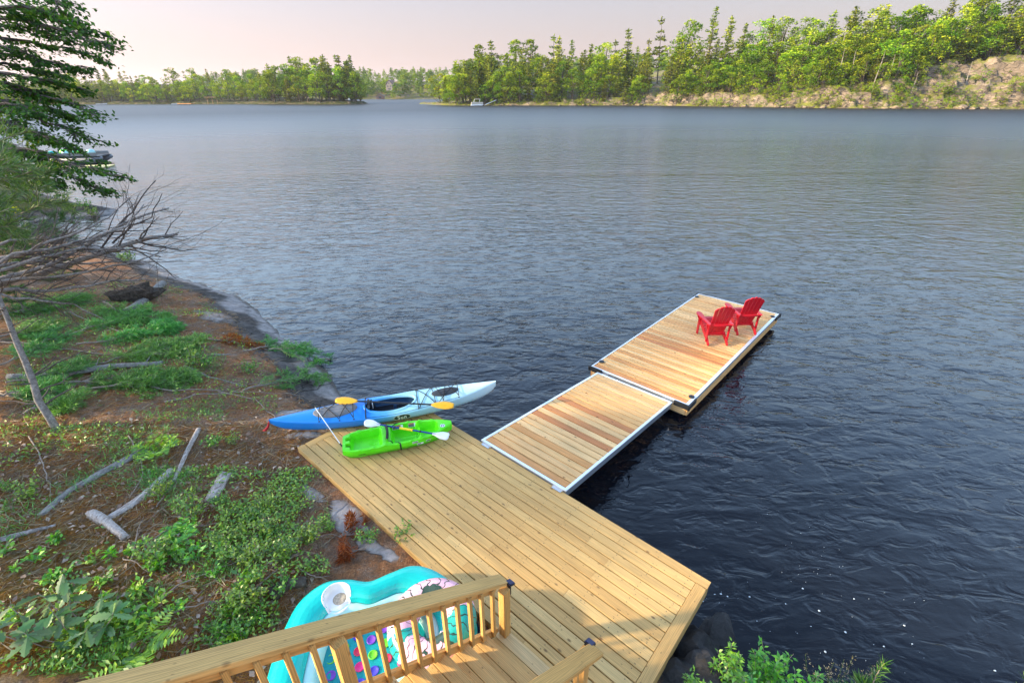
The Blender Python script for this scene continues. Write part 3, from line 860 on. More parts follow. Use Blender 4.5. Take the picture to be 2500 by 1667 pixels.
# cockpit rim, tub, seat
pts = []
for k in range(40):
    a_ = 2 * PI * k / 40
    x, y = CX + (CA + 0.012) * math.cos(a_), (CB + 0.012) * math.sin(a_)
    pts.append((x, y, deck_z(x, y) + 0.018))
P = []
for (ex, dz) in ((0.045, -0.012), (0.03, 0.012), (0.005, 0.022), (-0.015, 0.012), (-0.02, -0.03)):
    P.append([(CX + (CA + ex) * math.cos(2 * PI * k / 48), (CB + ex) * math.sin(2 * PI * k / 48), deck_z(CX + (CA + ex) * math.cos(2 * PI * k / 48), (CB + ex) * math.sin(2 * PI * k / 48)) + dz) for k in range(48)])
rim = MB().grid(P, True).build("cockpit_rim", M['kayak_blue'], kayak, smooth=True)
P = []
for (sc, z) in ((0.97, 0.24), (1.0, 0.16), (0.95, 0.07), (0.7, 0.045), (0.0, 0.04)):
    P.append([(CX + CA * sc * math.cos(2 * PI * k / 40), CB * sc * math.sin(2 * PI * k / 40), z) for k in range(40)])
MB().grid(P, True).build("cockpit_tub", M['tub_dark'], kayak, smooth=True)
seat = MB().mat(M['black_plastic']).box((CX - 0.14, 0, 0.075), (0.36, 0.32, 0.05)).box((CX + 0.2, 0, 0.07), (0.2, 0.3, 0.03)).build("seat", None, kayak)
P = []
for i in range(7):
    z = 0.09 + 0.24 * i / 6
    P.append([(CX - 0.335 - 0.06 * i / 6 + 0.05 * (abs(j - 4) / 4) ** 2, (j - 4) / 4 * (0.165 - 0.02 * i / 6), z) for j in range(9)])
P2 = [[(x - 0.04, y, z) for x, y, z in r_] for r_ in P]
mb = MB().grid(P).grid(P2)
mb.box((CX - 0.395, 0, 0.335), (0.045, 0.27, 0.02))
bk = mb.build("seat_back", M['black_plastic'], seat, smooth=False)
MB().box((CX - 0.33, 0.04, 0.25), (0.012, 0.05, 0.10)).build("patch", M['white_plastic'], seat)

def hatch(x0, a_, b_, hgt, mat, ribs):
    P = []
    for (sc, dz) in ((1.06, -0.01), (1.04, 0.012), (0.97, 0.02), (0.90, 0.02)):
        P.append([(x0 + a_ * sc * math.cos(2 * PI * k / 40), b_ * sc * math.sin(2 * PI * k / 40)) + (dz,) for k in range(40)])
    for i in range(9):
        sc = 0.88 * (1 - i / 8)
        ring = []
        for k in range(40):
            y = b_ * sc * math.sin(2 * PI * k / 40)
            ring.append((x0 + a_ * sc * math.cos(2 * PI * k / 40), y, 0.02 + hgt * (1 - sc * sc) + (0.007 * math.cos(y / b_ * ribs * PI) if i > 0 else 0)))
        P.append(ring)
    P = [[(x, y, deck_z(x, y * 0.9) + dz) for x, y, dz in r_] for r_ in P]
    return MB().grid(P, True).build("hatch_cover", mat, kayak, smooth=True)
h1 = hatch(1.13, 0.37, 0.165, 0.012, M['hatch_grey'], 4)
h2 = hatch(3.16, 0.25, 0.105, 0.012, M['hatch_dark'], 3)
h2["label"] = "smaller dark front hatch cover"
def cord(name, pts, r_=0.0065, parent=kayak, mat=None, lift=0.014):
    q = []
    for (x0, y0), (x1, y1) in zip(pts[:-1], pts[1:]):
        for k in range(7):
            x, y = x0 + (x1 - x0) * k / 6, y0 + (y1 - y0) * k / 6
            q.append((x, y, deck_z(x, y) + lift))
    return MB().tube(q, r_, 6).build(name, mat or M['cord'], parent)
e1 = lambda x, s: (x, s * k_w(x / KL) * 0.93)
cord("bungee_cord", [e1(.85, -1), e1(.86, 1), e1(1.2, -1), e1(1.42, 1)], lift=0.045)
cord("bungee_cord", [e1(.88, -1), e1(1.18, 1), e1(1.45, -1), e1(1.44, 1)], lift=0.045)
cord("bungee_cord", [e1(2.62, -1), e1(2.62, 1), e1(2.95, -1), e1(2.92, 1), e1(2.64, -1)], lift=0.016)
cord("bungee_cord", [e1(2.98, 1), e1(3.10, -1), e1(3.2, 1), e1(3.4, -1), e1(3.42, 1), e1(3.02, -1)], lift=0.04)
cord("bungee_cord", [e1(1.66, -1), e1(1.66, 1)], 0.009)
cord("deck_line", [e1(1.66, -1), e1(2.3, -1), e1(2.62, -1), e1(3.4, -1)], 0.003, lift=0.006)
for x in (.85, 1.2, 1.45, 1.66, 2.62, 2.95, 3.4):
    for s in (-1, 1):
        y = s * k_w(x / KL) * 0.93
        MB().lathe([(0.013, 0), (0.013, 0.012), (0.006, 0.02)], 8, Matrix.Translation((x, y, deck_z(x, y)))).build("cleat", M['black_plastic'], kayak)
MB().tube([(0.02, 0.02, 0.31), (-0.03, 0.03, 0.25), (-0.06, 0.05, 0.16), (-0.12, 0.02, 0.10), (-0.17, 0.05, 0.08)], [0.008, 0.012, 0.02, 0.026, 0.012], 8).build("grab_rope", M['red_rope'], kayak)
# oval badge with its lettering on the near side of the hull
def side_pt(x, fz):
    t = x / KL; k = k_keel(t); s = k_sheer(t)
    return Vector((x, -k_w(t) * 0.985, k + (s - k) * fz))
pc = side_pt(2.30, 0.66)
nrm_ = Vector((0.0, -1.0, 0.10)).normalized()
tx = (side_pt(2.42, .66) - side_pt(2.18, .66)).normalized()
tz = tx.cross(-nrm_) if tx.cross(-nrm_).z > 0 else tx.cross(nrm_)
nn = tx.cross(tz)
if nn.y > 0: nn = -nn
Rb = Matrix((tx, tz, nn)).transposed().to_4x4()
bm_ = Matrix.Translation(pc + nn * 0.012) @ Rb
mb = MB().mat(M['badge_cream']).prism([(0.155 * math.cos(2 * PI * k / 32), 0.058 * math.sin(2 * PI * k / 32)) for k in range(32)], 0, 0.003, bm_)
mb.mat(M['badge_green']).prism([(0.148 * math.cos(2 * PI * k / 32), 0.052 * math.sin(2 * PI * k / 32)) for k in range(32)], 0.0032, 0.006, bm_)
badge = mb.build("badge", None, kayak)
fc = bpy.data.curves.new("lettering", 'FONT'); fc.body = "Sun"; fc.size = 0.105; fc.align_x = 'CENTER'; fc.align_y = 'CENTER'; fc.extrude = 0.001; fc.offset = 0.002; fc.space_character = 1.15
fc.materials.append(M['badge_cream'])
tmp = bpy.data.objects.new("lettering_curve", fc); COL.objects.link(tmp)
bpy.context.view_layer.update()
lm_ = bpy.data.meshes.new_from_object(tmp.evaluated_get(bpy.context.evaluated_depsgraph_get()))
bpy.data.objects.remove(tmp)
ft = place("lettering", lm_, badge)
ft.matrix_local = bm_ @ Matrix.Translation((0, 0, 0.0075))

def paddle(name, label, p0, p1, blade_l, blade_w, shaft_mat, blade_mat, r_, roll, grip=None, ribs=False, squar=False):
    p0, p1 = Vector(p0), Vector(p1)
    d = p1 - p0; L = d.length
    rot = d.to_track_quat('X', 'Z').to_matrix()
    t = thing(name, label, "paddle", p0, (rot @ Matrix.Rotation(roll, 3, 'X')).to_euler(), "kayak paddles")
    MB().tube([(blade_l * 0.7, 0, 0), (L - blade_l * 0.7, 0, 0)], r_, 12).build("shaft", shaft_mat, t)
    for e in (0, 1):
        P = []
        for i in range(15):
            u = i / 14
            x = blade_l * u
            if squar: hw = blade_w / 2 * (min(1, (u + 0.02) * 9) ** 0.5) * (1 - 0.75 * smooth(0.35, 1.0, u)) * (0.93 + 0.07 * u)
            else: hw = blade_w / 2 * max(0.06, math.sin(PI * (0.08 + 0.88 * u) ** 0.8)) ** 0.7
            hw = max(hw, r_ * 0.9 if u > 0.8 else 0.01)
            row = []
            for j in range(9):
                q = -1 + j / 4
                z = 0.022 * (1 - q * q) * (1 - u * 0.4) + (0.006 * math.cos(q * PI * 3) if ribs else 0.004 * math.exp(-(q * 6) ** 2))
                row.append((x, q * hw, z))
            P.append(row)
        if e: P = [[(L - x, -y, z) for x, y, z in r__] for r__ in P]
        P2 = [[(x, y, z - 0.008) for x, y, z in r__] for r__ in P]
        edge_loop = []
        mb = MB().grid(P).grid(P2)
        n9, n15 = 9, 15
        off = n9 * n15
        per = [(i * n9) for i in range(n15)] + [(n15 - 1) * n9 + j for j in range(1, n9)] + [i * n9 + n9 - 1 for i in range(n15 - 2, -1, -1)] + [j for j in range(n9 - 2, 0, -1)]
        for a_, b_ in zip(per, per[1:] + per[:1]):
            mb.f.append((a_, b_, b_ + off, a_ + off)); mb.m.append(0)
        mb.build("blade", blade_mat, t, smooth=True)
    if grip:
        MB().tube([(L / 2 - .12, 0, 0), (L / 2 - .115, 0, 0), (L / 2 - .10, 0, 0), (L / 2 + .10, 0, 0), (L / 2 + .115, 0, 0), (L / 2 + .12, 0, 0)], [0.024, 0.03, 0.022, 0.022, 0.03, 0.024], 12).build("grip", grip, t)
    for q in (0.36, 0.66):
        MB().tube([(L * q, 0, 0), (L * q + 0.02, 0, 0)], r_ * 1.5, 10).build("drip_ring", M['black_plastic'], t)
    return t
paddle("kayak_paddle", "long paddle with yellow blades lying across the blue kayak", at_z(600 + 738 / 3.36, 850 + 425 / 3.36, 0.405), at_z(600 + 1708 / 3.36, 850 + 470 / 3.36, 0.385), 0.43, 0.165, M['carbon'], M['yellow_plastic'], 0.0155, 0.35)

# ------------------------------------------------------------------ lime green child's kayak
m = new_mat("lime_plastic"); b = NB(m)
o_ = b.obj()
col = b.ramp(b.noise(o_, 5.0, 3), [(0.3, (0.085, 0.66, 0.004)), (0.7, (0.115, 0.78, 0.008))])
b.out(b.principled(color=col, rough=b.math('MULTIPLY_ADD', b.noise(o_, 40.0, 4), 0.2, 0.3), normal=b.bump(b.noise(o_, 120, 3), 0.0008), spec=0.45))
M['lime'] = m
g0 = at_z(836.6, 1083.6, 0.2); g1 = at_z(1098, 1035, 0.2)
gyaw = math.atan2(g1.y - g0.y, g1.x - g0.x); GL = (g1 - g0).to_2d().length + 0.03
green = thing("child_kayak", "lime green sit-on-top kayak for a child lying on the deck", "kayak", (g0.x, g0.y, 0.003), (0, 0, gyaw))
def g_w(t):
    if t < 0.5: return 0.30 - 0.085 * (1 - min(1, t / 0.16)) ** 2 - 0.012 * (1 - t * 2)
    return 0.05 + 0.25 * (1 - ((t - 0.5) / 0.5) ** 2.6)
def bx(x, a_, b_, e): return smooth(a_ - e, a_ + e, x) * (1 - smooth(b_ - e, b_ + e, x))
def g_top(x, q, w):
    t = x / GL
    y = q * w
    z = 0.215 + 0.03 * smooth(0.75, 1.0, t) + 0.02 * bx(t, 0.33, 0.42, 0.03)
    ins = 1 - smooth(0.74, 0.84, abs(q))
    z -= 0.13 * bx(t, 0.075, 0.335, 0.016) * ins
    z -= 0.155 * bx(t, 0.44, 0.66, 0.018) * ins
    z -= 0.145 * bx(t, 0.66, 0.86, 0.014) * (1 - smooth(0.60, 0.74, abs(q)))
    z += 0.03 * bx(t, 0.52, 0.86, 0.03) * math.exp(-(q / 0.16) ** 2)
    z += 0.05 * math.exp(-((t - 0.70) / 0.015) ** 2) * ins
    z += 0.012 * (math.sin(t * 55) > 0.75) * smooth(0.86, 0.9, abs(q)) * bx(t, 0.1, 0.9, 0.01)
    z -= 0.02 * math.exp(-((t - 0.26) / 0.03) ** 2 - (q / 0.12) ** 2)
    z -= 0.012 * abs(q) ** 6
    # two slots in the stern
    for s in (-1, 1):
        if abs(t - 0.045) < 0.017 and abs(q - s * 0.34) < 0.17: z -= 0.07
    return z
NSg, NQ = 130, 40
mb = MB()
ringN = None
V_, F_ = [], []
for i in range(NSg + 1):
    t = i / NSg; x = t * GL; w = g_w(t)
    ring = [(x, w * (-1 + 2 * j / NQ), g_top(x, -1 + 2 * j / NQ, w)) for j in range(NQ + 1)]
    zb = 0.012 + 0.12 * smooth(0.82, 1.0, t) ** 2 + 0.05 * (1 - smooth(0.0, 0.06, t))
    ring += [(x, w * 1.015, 0.165), (x, w * 1.01, 0.12), (x, w * 0.96, 0.10 + zb * .3), (x, w * 0.80, zb + 0.02), (x, w * 0.6, zb), (x, -w * 0.6, zb), (x, -w * 0.80, zb + 0.02), (x, -w * 0.96, 0.10 + zb * .3), (x, -w * 1.01, 0.12), (x, -w * 1.015, 0.165)]
    V_ += ring; nvv = len(ring)
for i in range(NSg):
    for j in range(nvv):
        j2 = (j + 1) % nvv
        F_.append((i * nvv + j, (i + 1) * nvv + j, (i + 1) * nvv + j2, i * nvv + j2))
F_.append(tuple(range(nvv - 1, -1, -1))); F_.append(tuple(NSg * nvv + j for j in range(nvv)))
hullg = MB().add(V_, F_).build("hull", M['lime'], green, smooth=True)
md = hullg.modifiers.new("edges", 'EDGE_SPLIT'); md.split_angle = rad(50)
for s in (-1, 1):
    MB().box((0.045 * GL, s * 0.34 * 0.245, 0.16), (0.055, 0.06, 0.004)).build("slot", M['hatch_dark'], green)
# black backrest pad standing across the seat with its straps
P = []
for i in range(9):
    u = i / 8
    P.append([(0.39 * GL + 0.025 * math.sin(u * PI) + dx, -0.20 + 0.42 * u, 0.235 + 0.012 + h_ * (0.35 + 0.65 * math.sin(u * PI) ** 0.7)) for dx, h_ in ((-0.018, 0.0), (-0.02, 0.09), (0.0, 0.13), (0.02, 0.09), (0.018, 0.0))])
MB().grid(P).build("backrest_pad", M['black_rubber'], green, smooth=True)
def gtop_at(x, y):
    w = g_w(x / GL); return g_top(x, max(-1, min(1, y / w)), w)
def strap(pts, wd=0.014):
    mb = MB()
    q = []
    for (x0, y0), (x1, y1) in zip(pts[:-1], pts[1:]):
        for k in range(8):
            x, y = x0 + (x1 - x0) * k / 8, y0 + (y1 - y0) * k / 8
            q.append((x, y, gtop_at(x, y) + 0.006))
    q.append((*pts[-1], gtop_at(*pts[-1]) + 0.006))
    return q
q = strap([(0.40 * GL, -0.19), (0.46 * GL, -0.235), (0.50 * GL, -0.295)])
w5 = g_w(0.5)
q += [(0.502 * GL, -w5 * 1.03, 0.19), (0.503 * GL, -w5 * 1.045, 0.12), (0.503 * GL, -w5 * 0.98, 0.07), (0.503 * GL, -w5 * 0.8, 0.02)]
P = [[(x - 0.013, y, z), (x + 0.013, y, z)] for x, y, z in q]
MB().grid(P).grid([[(x, y, z - .003) for x, y, z in r_] for r_ in P]).build("strap", M['black_rubber'], green)
q = strap([(0.40 * GL, 0.2), (0.46 * GL, 0.25), (0.50 * GL, 0.29)])
MB().tube(q, 0.008, 6).build("strap", M['black_rubber'], green)
# warning stickers and decals
def sticker(name, loc, sx, sy, rot, cols):
    mb = MB()
    for k, (mm, u0, u1, v0, v1) in enumerate(cols):
        mb.mat(mm).box(((u0 + u1) / 2 * sx - sx / 2, (v0 + v1) / 2 * sy - sy / 2, 0.0006 * (k + 1)), ((u1 - u0) * sx, (v1 - v0) * sy, 0.001 * (k + 1)))
    return mb.build(name, None, green, loc, rot)
M['grey_ink'] = plain("grey_ink", (0.12, 0.13, 0.13), 0.5); M['orange_ink'] = plain("orange_ink", (0.7, 0.16, 0.01), 0.5)
for xx, ww in ((0.50, 0.19), (0.635, 0.13)):
    sticker("sticker", (xx * GL, g_w(xx) * 0.745, 0.17), ww, 0.07, (rad(68), 0, 0), [(M['white_plastic'], 0, 1, 0, 1), (M['grey_ink'], 0.02, 0.78, 0.05, 0.78), (M['orange_ink'], 0.02, 0.78, 0.8, 0.97)])
def side_rot(t):
    d_ = (g_w(t + .02) - g_w(t - .02)) / (.04 * GL)
    return (rad(94), 0, -math.atan(d_))
wk = [(M['white_plastic'], 0, 1, 0, 1)] + [(M['black_plastic'], 0.06 + 0.18 * k, 0.06 + 0.18 * k + 0.11, 0.2 + 0.1 * (k % 2), 0.85) for k in range(5)]
sticker("decal", (0.635 * GL, -g_w(0.635) * 1.022, 0.175), 0.10, 0.034, side_rot(.635), wk)
sticker("decal", (0.68 * GL, -g_w(0.68) * 1.02, 0.125), 0.11, 0.035, side_rot(.68), [(M['white_plastic'], 0, 1, 0, 1), (M['hatch_grey'], 0.05, 0.6, 0.2, 0.8)])
sticker("decal", (0.755 * GL, -g_w(0.755) * 1.02, 0.14), 0.08, 0.03, side_rot(.755), [(M['white_plastic'], 0, 1, 0, 1), (M['black_plastic'], 0.08, 0.92, 0.2, 0.8)])
sticker("decal", (0.16 * GL, -g_w(0.16) * 1.022, 0.135), 0.12, 0.012, side_rot(.16), [(M['black_plastic'], 0.05 + .12 * k, 0.05 + .12 * k + .08, 0.1, 0.9) for k in range(8)])
mb = MB().mat(M['white_plastic']).lathe([(0.045, 0), (0.045, 0.002), (0.0, 0.0025)], 20)
mb.mat(M['black_plastic'])
for k in range(5):
    mb.box((0.024 * math.cos(k * 1.26), 0.024 * math.sin(k * 1.26), 0.0035), (0.017, 0.017, 0.002))
mb.build("round_decal", None, green, (0.91 * GL, -0.06, gtop_at(0.91 * GL, -0.06) + 0.004), (0, 0.05, 0))
MB().tube([(0.985 * GL, -0.03, 0.22), (1.01 * GL, -0.02, 0.235), (1.03 * GL, 0.0, 0.20), (1.02 * GL, 0.02, 0.16)], 0.008, 6).build("grab_loop", M['cord'], green)
paddle("short_paddle", "short paddle with white blades and navy shaft lying on the green kayak", at_z(600 + 975 / 3.36, 850 + 605 / 3.36, 0.36), at_z(600 + 1668 / 3.36, 850 + 722 / 3.36, 0.285), 0.30, 0.165, M['navy_metal'], M['white_plastic'], 0.0145, 0.25, grip=M['yellow_foam'], ribs=True, squar=True)
# thin white rod leaning on the two kayaks
t = thing("white_rod", "thin white rod leaning from the green kayak across the blue one", "rod", at_z(600 + 783 / 3.36, 850 + 795 / 3.36, 0.205))
e_ = at_z(600 + 570 / 3.36, 850 + 488 / 3.36, 0.50) - t.location
MB().tube([(0, 0, 0), e_], 0.008, 8).build("pole", M['white_plastic'], t)
MB().tube([e_ * -0.02, e_ * 0.045], 0.013, 8).build("foot", M['black_rubber'], t)

# ------------------------------------------------------------------ turquoise floating lounge and printed swim ring
def pvc(name, col, col2, rough=0.22):
    m = new_mat(name); b = NB(m)
    o_ = b.obj()
    c = b.ramp(b.noise(o_, 2.5, 3), [(0.3, col), (0.7, col2)])
    wr = b.noise(b.map(o_, (9, 9, 9)), 1.0, 3, 0.5, 1.2)
    b.out(b.principled(color=c, rough=rough, normal=b.bump(wr, 0.006), spec=0.5))
    return m
M['turquoise'] = pvc("turquoise", (0.004, 0.44, 0.42), (0.006, 0.55, 0.52))
M['pale_aqua'] = pvc("pale_aqua", (0.30, 0.72, 0.72), (0.55, 0.86, 0.85))
M['teal_floor'] = pvc("teal_floor", (0.004, 0.22, 0.26), (0.006, 0.33, 0.36), 0.12)
M['white_pvc'] = pvc("white_pvc", (0.72, 0.77, 0.77), (0.82, 0.86, 0.86))
M['navy_fabric'] = plain("navy_fabric", (0.008, 0.014, 0.05), 0.8)
M['sand'] = plain("sand", (0.42, 0.36, 0.27), 0.9, 0, 0.4, 60)
flo = thing("floating_lounge", "turquoise inflatable lounge with cup holder and dotted floor beside the stairs", "pool float", K_POS + Vector((0, 0, 0.0)), (0, 0, K_YAW))
OUT = [(-2.36, 1.90), (-2.29, 2.25), (-2.33, 2.6), (-2.47, 2.84), (-2.72, 2.96), (-2.96, 3.06), (-3.12, 3.28), (-3.35, 3.46), (-3.66, 3.45), (-3.93, 3.27), (-4.2, 3.0), (-4.48, 2.62), (-4.55, 2.2), (-4.35, 1.85), (-3.95, 1.64), (-3.4, 1.585), (-2.9, 1.575), (-2.55, 1.64)]
def catmull(P, per):
    n = len(P); out = []
    for i in range(n):
        p0, p1, p2, p3 = [Vector(P[(i + k - 1) % n]) for k in range(4)]
        for k in range(per):
            t = k / per
            out.append(0.5 * ((2 * p1) + (p2 - p0) * t + (2 * p0 - 5 * p1 + 4 * p2 - p3) * t * t + (3 * p1 - p0 - 3 * p2 + p3) * t ** 3))
    return out
OL = catmull(OUT, 10)
FC = Vector((-3.38, 2.40))
def fring(s, z, wob=0.0):
    return [(FC.x + (p_.x - FC.x) * (s + wob * math.sin(i * 0.31)), FC.y + (p_.y - FC.y) * (s + wob * math.sin(i * 0.31)), z) for i, p_ in enumerate(OL)]
cup = Vector((-3.34, 3.14)); CR = 0.155
RIM = ((1.0, 0.13), (1.005, 0.19), (0.99, 0.255), (0.965, 0.30), (0.93, 0.33), (0.88, 0.350), (0.82, 0.358), (0.76, 0.352), (0.71, 0.335), (0.665, 0.30), (0.635, 0.245))
P = [fring(*a_) for a_ in RIM]
# finer rim so that the holder can be let in
P2 = []
for a_, b_ in zip(P[:-1], P[1:]):
    for k in range(4):
        P2.append([tuple(Vector(u) * (1 - k / 4) + Vector(v) * (k / 4)) for u, v in zip(a_, b_)])
P2.append(P[-1])
mb = MB().grid(P2, True)
keepf = [f for f in mb.f if (Vector((sum(mb.v[i][0] for i in f) / 4, sum(mb.v[i][1] for i in f) / 4)) - cup).length > CR * 0.96]
mb.f = keepf; mb.m = [0] * len(keepf)
mb.build("tube_rim", M['turquoise'], flo, smooth=True)
MB().grid([fring(*a_) for a_ in ((0.93, -0.05), (0.985, 0.0), (1.005, 0.07), (1.0, 0.13))], True).build("tube_underside", M['white_pvc'], flo, smooth=True)
MB().grid([fring(*a_) for a_ in ((0.64, 0.235), (0.615, 0.25), (0.58, 0.248), (0.55, 0.23), (0.53, 0.19), (0.515, 0.14), (0.51, 0.09))], True).build("inner_step", M['pale_aqua'], flo, smooth=True)
MB().grid([fring(*a_) for a_ in ((0.515, 0.10), (0.4, 0.085), (0.2, 0.08), (0.0, 0.08))], True).build("floor", M['teal_floor'], flo, smooth=True)
MB().grid([fring(*a_) for a_ in ((1.03, 0.055), (1.035, 0.03), (0.97, -0.03), (0.9, -0.04))], True).build("base_fabric", M['navy_fabric'], flo, smooth=True)
_rs = [a_[0] for a_ in RIM[1:]]; _rz = [a_[1] for a_ in RIM[1:]]
def rim_z(x, y):
    v = Vector((x, y)) - FC
    j = max(range(len(OL)), key=lambda k: (OL[k] - FC).normalized().dot(v.normalized()))
    return float(np.interp(v.length / (OL[j] - FC).length, _rs[::-1], _rz[::-1]))
P = []
for (rr, dz, cone) in ((CR + 0.014, -0.006, 0), (CR + 0.004, 0.006, 0), (CR - 0.008, 0.002, 0), (CR - 0.012, -0.015, 0.0), (CR - 0.025, -0.045, 0.5), (CR - 0.045, -0.075, 1.0), (0.0, -0.078, 1.0)):
    P.append([(rr * math.cos(2 * PI * k / 32), rr * math.sin(2 * PI * k / 32), (rim_z(cup.x + rr * math.cos(2 * PI * k / 32), cup.y + rr * math.sin(2 * PI * k / 32)) - 0.345) * (1 - cone) + dz) for k in range(32)])
ch = MB().grid(P, True).build("cup_holder", M['white_pvc'], flo, (cup.x, cup.y, 0.345), smooth=True)
MB().lathe([(0.0, 0.012), (0.05, 0.008), (0.085, -0.004), (0.0, -0.005)], 16, caps=False).build("sand_heap", M['sand'], ch, (0.02, -0.02, -0.074))
dotm = [plain("dot_pink", (0.75, 0.02, 0.22), 0.4), plain("dot_blue", (0.06, 0.05, 0.55), 0.4), plain("dot_purple", (0.18, 0.05, 0.5), 0.4), plain("dot_green", (0.15, 0.62, 0.02), 0.4), plain("dot_red", (0.7, 0.02, 0.08), 0.4)]
dm = [MB().lathe([(0.050, 0.0), (0.052, 0.010), (0.044, 0.012), (0.036, 0.004), (0.0, 0.003)], 16).mesh("grip_dot", mm, True) for mm in dotm]
i = 0
for gx_ in range(-6, 7):
    for gy_ in range(-5, 6):
        x = FC.x + gx_ * 0.165 + (gy_ % 2) * 0.08; y = FC.y + gy_ * 0.15
        v = Vector((x, y)) - FC
        j = min(range(len(OL)), key=lambda k: -((OL[k] - FC).normalized().dot(v.normalized()) if v.length > 0 else 0))
        if v.length < 0.45 * (OL[j] - FC).length:
            place("grip_dot", dm[(i * 3 + gy_) % 5], flo, (x, y, 0.083)); i += 1

m = new_mat("leaf_print"); b = NB(m)
o_ = b.obj()
xyz = b.n("ShaderNodeSeparateXYZ", {0: o_}).outputs
ang_ = b.math('ARCTAN2', xyz["Y"], xyz["X"])
uvw = b.n("ShaderNodeCombineXYZ", {0: b.math('MULTIPLY', ang_, 1.5), 1: b.math('MULTIPLY', b.n("ShaderNodeVectorMath", {0: o_}, operation='LENGTH').outputs["Value"], 5.0), 2: b.math('MULTIPLY', xyz["Z"], 4.0)}).outputs[0]
warped = b.n("ShaderNodeVectorMath", {0: uvw, 1: b.n("ShaderNodeVectorMath", {0: b.n("ShaderNodeTexNoise", {"Vector": uvw, "Scale": 1.6}).outputs["Color"], 3: 0.9}, operation='SCALE').outputs[0]}, operation='ADD').outputs[0]
vor = b.n("ShaderNodeTexVoronoi", {"Vector": warped, "Scale": 0.75})
rc_ = b.n("ShaderNodeSeparateColor", {0: vor.outputs["Color"]}).outputs[0]
base_c = b.ramp(rc_, [(0.0, (0.80, 0.46, 0.58)), (0.58, (0.80, 0.46, 0.58)), (0.59, (0.03, 0.075, 0.05)), (0.72, (0.03, 0.075, 0.05)), (0.73, (0.004, 0.36, 0.32)), (0.88, (0.004, 0.36, 0.32)), (0.89, (0.84, 0.52, 0.64))], 'CONSTANT')
veins = b.n("ShaderNodeTexWave", {"Vector": warped, "Scale": 5.5, "Distortion": 2.0, "Detail": 1.0}).outputs["Fac"]
fing = b.ramp(b.n("ShaderNodeTexWave", {"Vector": b.map(warped, (1, 1.6, 1)), "Scale": 0.8, "Distortion": 4.0, "Detail": 1.0}).outputs["Fac"], [(0.945, 0.0), (0.96, 1.0)])
base_c = b.mix(fing, base_c, (0.016, 0.06, 0.04, 1))
base_c = b.mix(b.ramp(veins, [(0.86, 0.0), (0.95, 0.25)]), base_c, (0.25, 0.12, 0.14, 1))
wr = b.noise(b.map(uvw, (14, 2, 2)), 1.0, 3)
b.out(b.principled(color=base_c, rough=0.2, normal=b.bump(wr, 0.004), spec=0.5))
M['leaf_print'] = m
rc0 = kw(-2.82, 2.04, 0.36)
rng_ = thing("swim_ring", "pink swim ring with dark green leaf print lying in the turquoise lounge", "swim ring", rc0, (rad(5), rad(-6), 0.4))
P = []
for i in range(49):
    a_ = 2 * PI * i / 48
    P.append([((0.325 + 0.165 * math.cos(2 * PI * k / 20)) * math.cos(a_), (0.325 + 0.165 * math.cos(2 * PI * k / 20)) * math.sin(a_), 0.15 * math.sin(2 * PI * k / 20) * (1 + 0.03 * math.sin(i * 5.0))) for k in range(20)])
MB().grid(P, True).build("tube", M['leaf_print'], rng_, smooth=True)
MB().tube([(0.05, -0.17, 0.03), (0.07, -0.16, 0.06)], 0.014, 8).build("valve", M['white_pvc'], rng_)
# ------------------------------------------------------------------ foliage and bark materials
def foliage(name, stops, trans=0.35, obj_var=0.25, gloss=0.06):
    m = new_mat(name); b = NB(m)
    t = b.attr("tint").outputs["Fac"]
    col = b.ramp(t, stops)
    hv = b.n("ShaderNodeHueSaturation", {"Color": col, "Hue": b.math('MULTIPLY_ADD', b.rand(), 0.05, 0.475), "Value": b.math('MULTIPLY_ADD', b.math('FRACT', b.math('MULTIPLY', b.rand(), 13.7)), obj_var * 2, 1 - obj_var)}).outputs[0]
    d = b.n("ShaderNodeBsdfDiffuse", {"Color": hv}).outputs[0]
    tr = b.n("ShaderNodeBsdfTranslucent", {"Color": b.mix(1.0, hv, (1.0, 1.0, 0.55, 1), 'MULTIPLY')}).outputs[0]
    gl = b.n("ShaderNodeBsdfGlossy", {"Color": (1, 1, 1, 1), "Roughness": 0.45}).outputs[0]
    s = b.n("ShaderNodeMixShader", {0: trans, 1: d, 2: tr}).outputs[0]
    s = b.n("ShaderNodeMixShader", {0: gloss, 1: s, 2: gl}).outputs[0]
    b.out(s)
    return m
M['maple_leaf'] = foliage("maple_leaf", [(0.0, (0.030, 0.085, 0.010)), (0.6, (0.065, 0.160, 0.016)), (1.0, (0.13, 0.24, 0.025))], 0.4, 0.05, 0.02)
M['green_needle'] = foliage("green_needle", [(0.0, (0.030, 0.090, 0.012)), (0.6, (0.075, 0.185, 0.020)), (1.0, (0.19, 0.31, 0.03))], 0.3, 0.15)
M['bough_needle'] = foliage("bough_needle", [(0.0, (0.056, 0.189, 0.042)), (0.6, (0.122, 0.358, 0.056)), (1.0, (0.208, 0.510, 0.075))], 0.3, 0.15)
M['dead_needle'] = foliage("dead_needle", [(0.0, (0.162, 0.047, 0.014)), (0.6, (0.351, 0.115, 0.030)), (1.0, (0.513, 0.216, 0.068))], 0.15, 0.15, 0.0)
M['shrub_leaf'] = foliage("shrub_leaf", [(0.0, (0.055, 0.150, 0.014)), (0.5, (0.14, 0.33, 0.024)), (1.0, (0.36, 0.55, 0.04))], 0.35, 0.12)
M['bright_leaf'] = foliage("bright_leaf", [(0.0, (0.054, 0.202, 0.013)), (0.55, (0.139, 0.420, 0.018)), (1.0, (0.373, 0.699, 0.023))], 0.35, 0.1)
M['oak_leaf'] = foliage("oak_leaf", [(0.0, (0.07, 0.16, 0.040)), (0.5, (0.12, 0.25, 0.055)), (1.0, (0.25, 0.42, 0.09))], 0.3, 0.35)
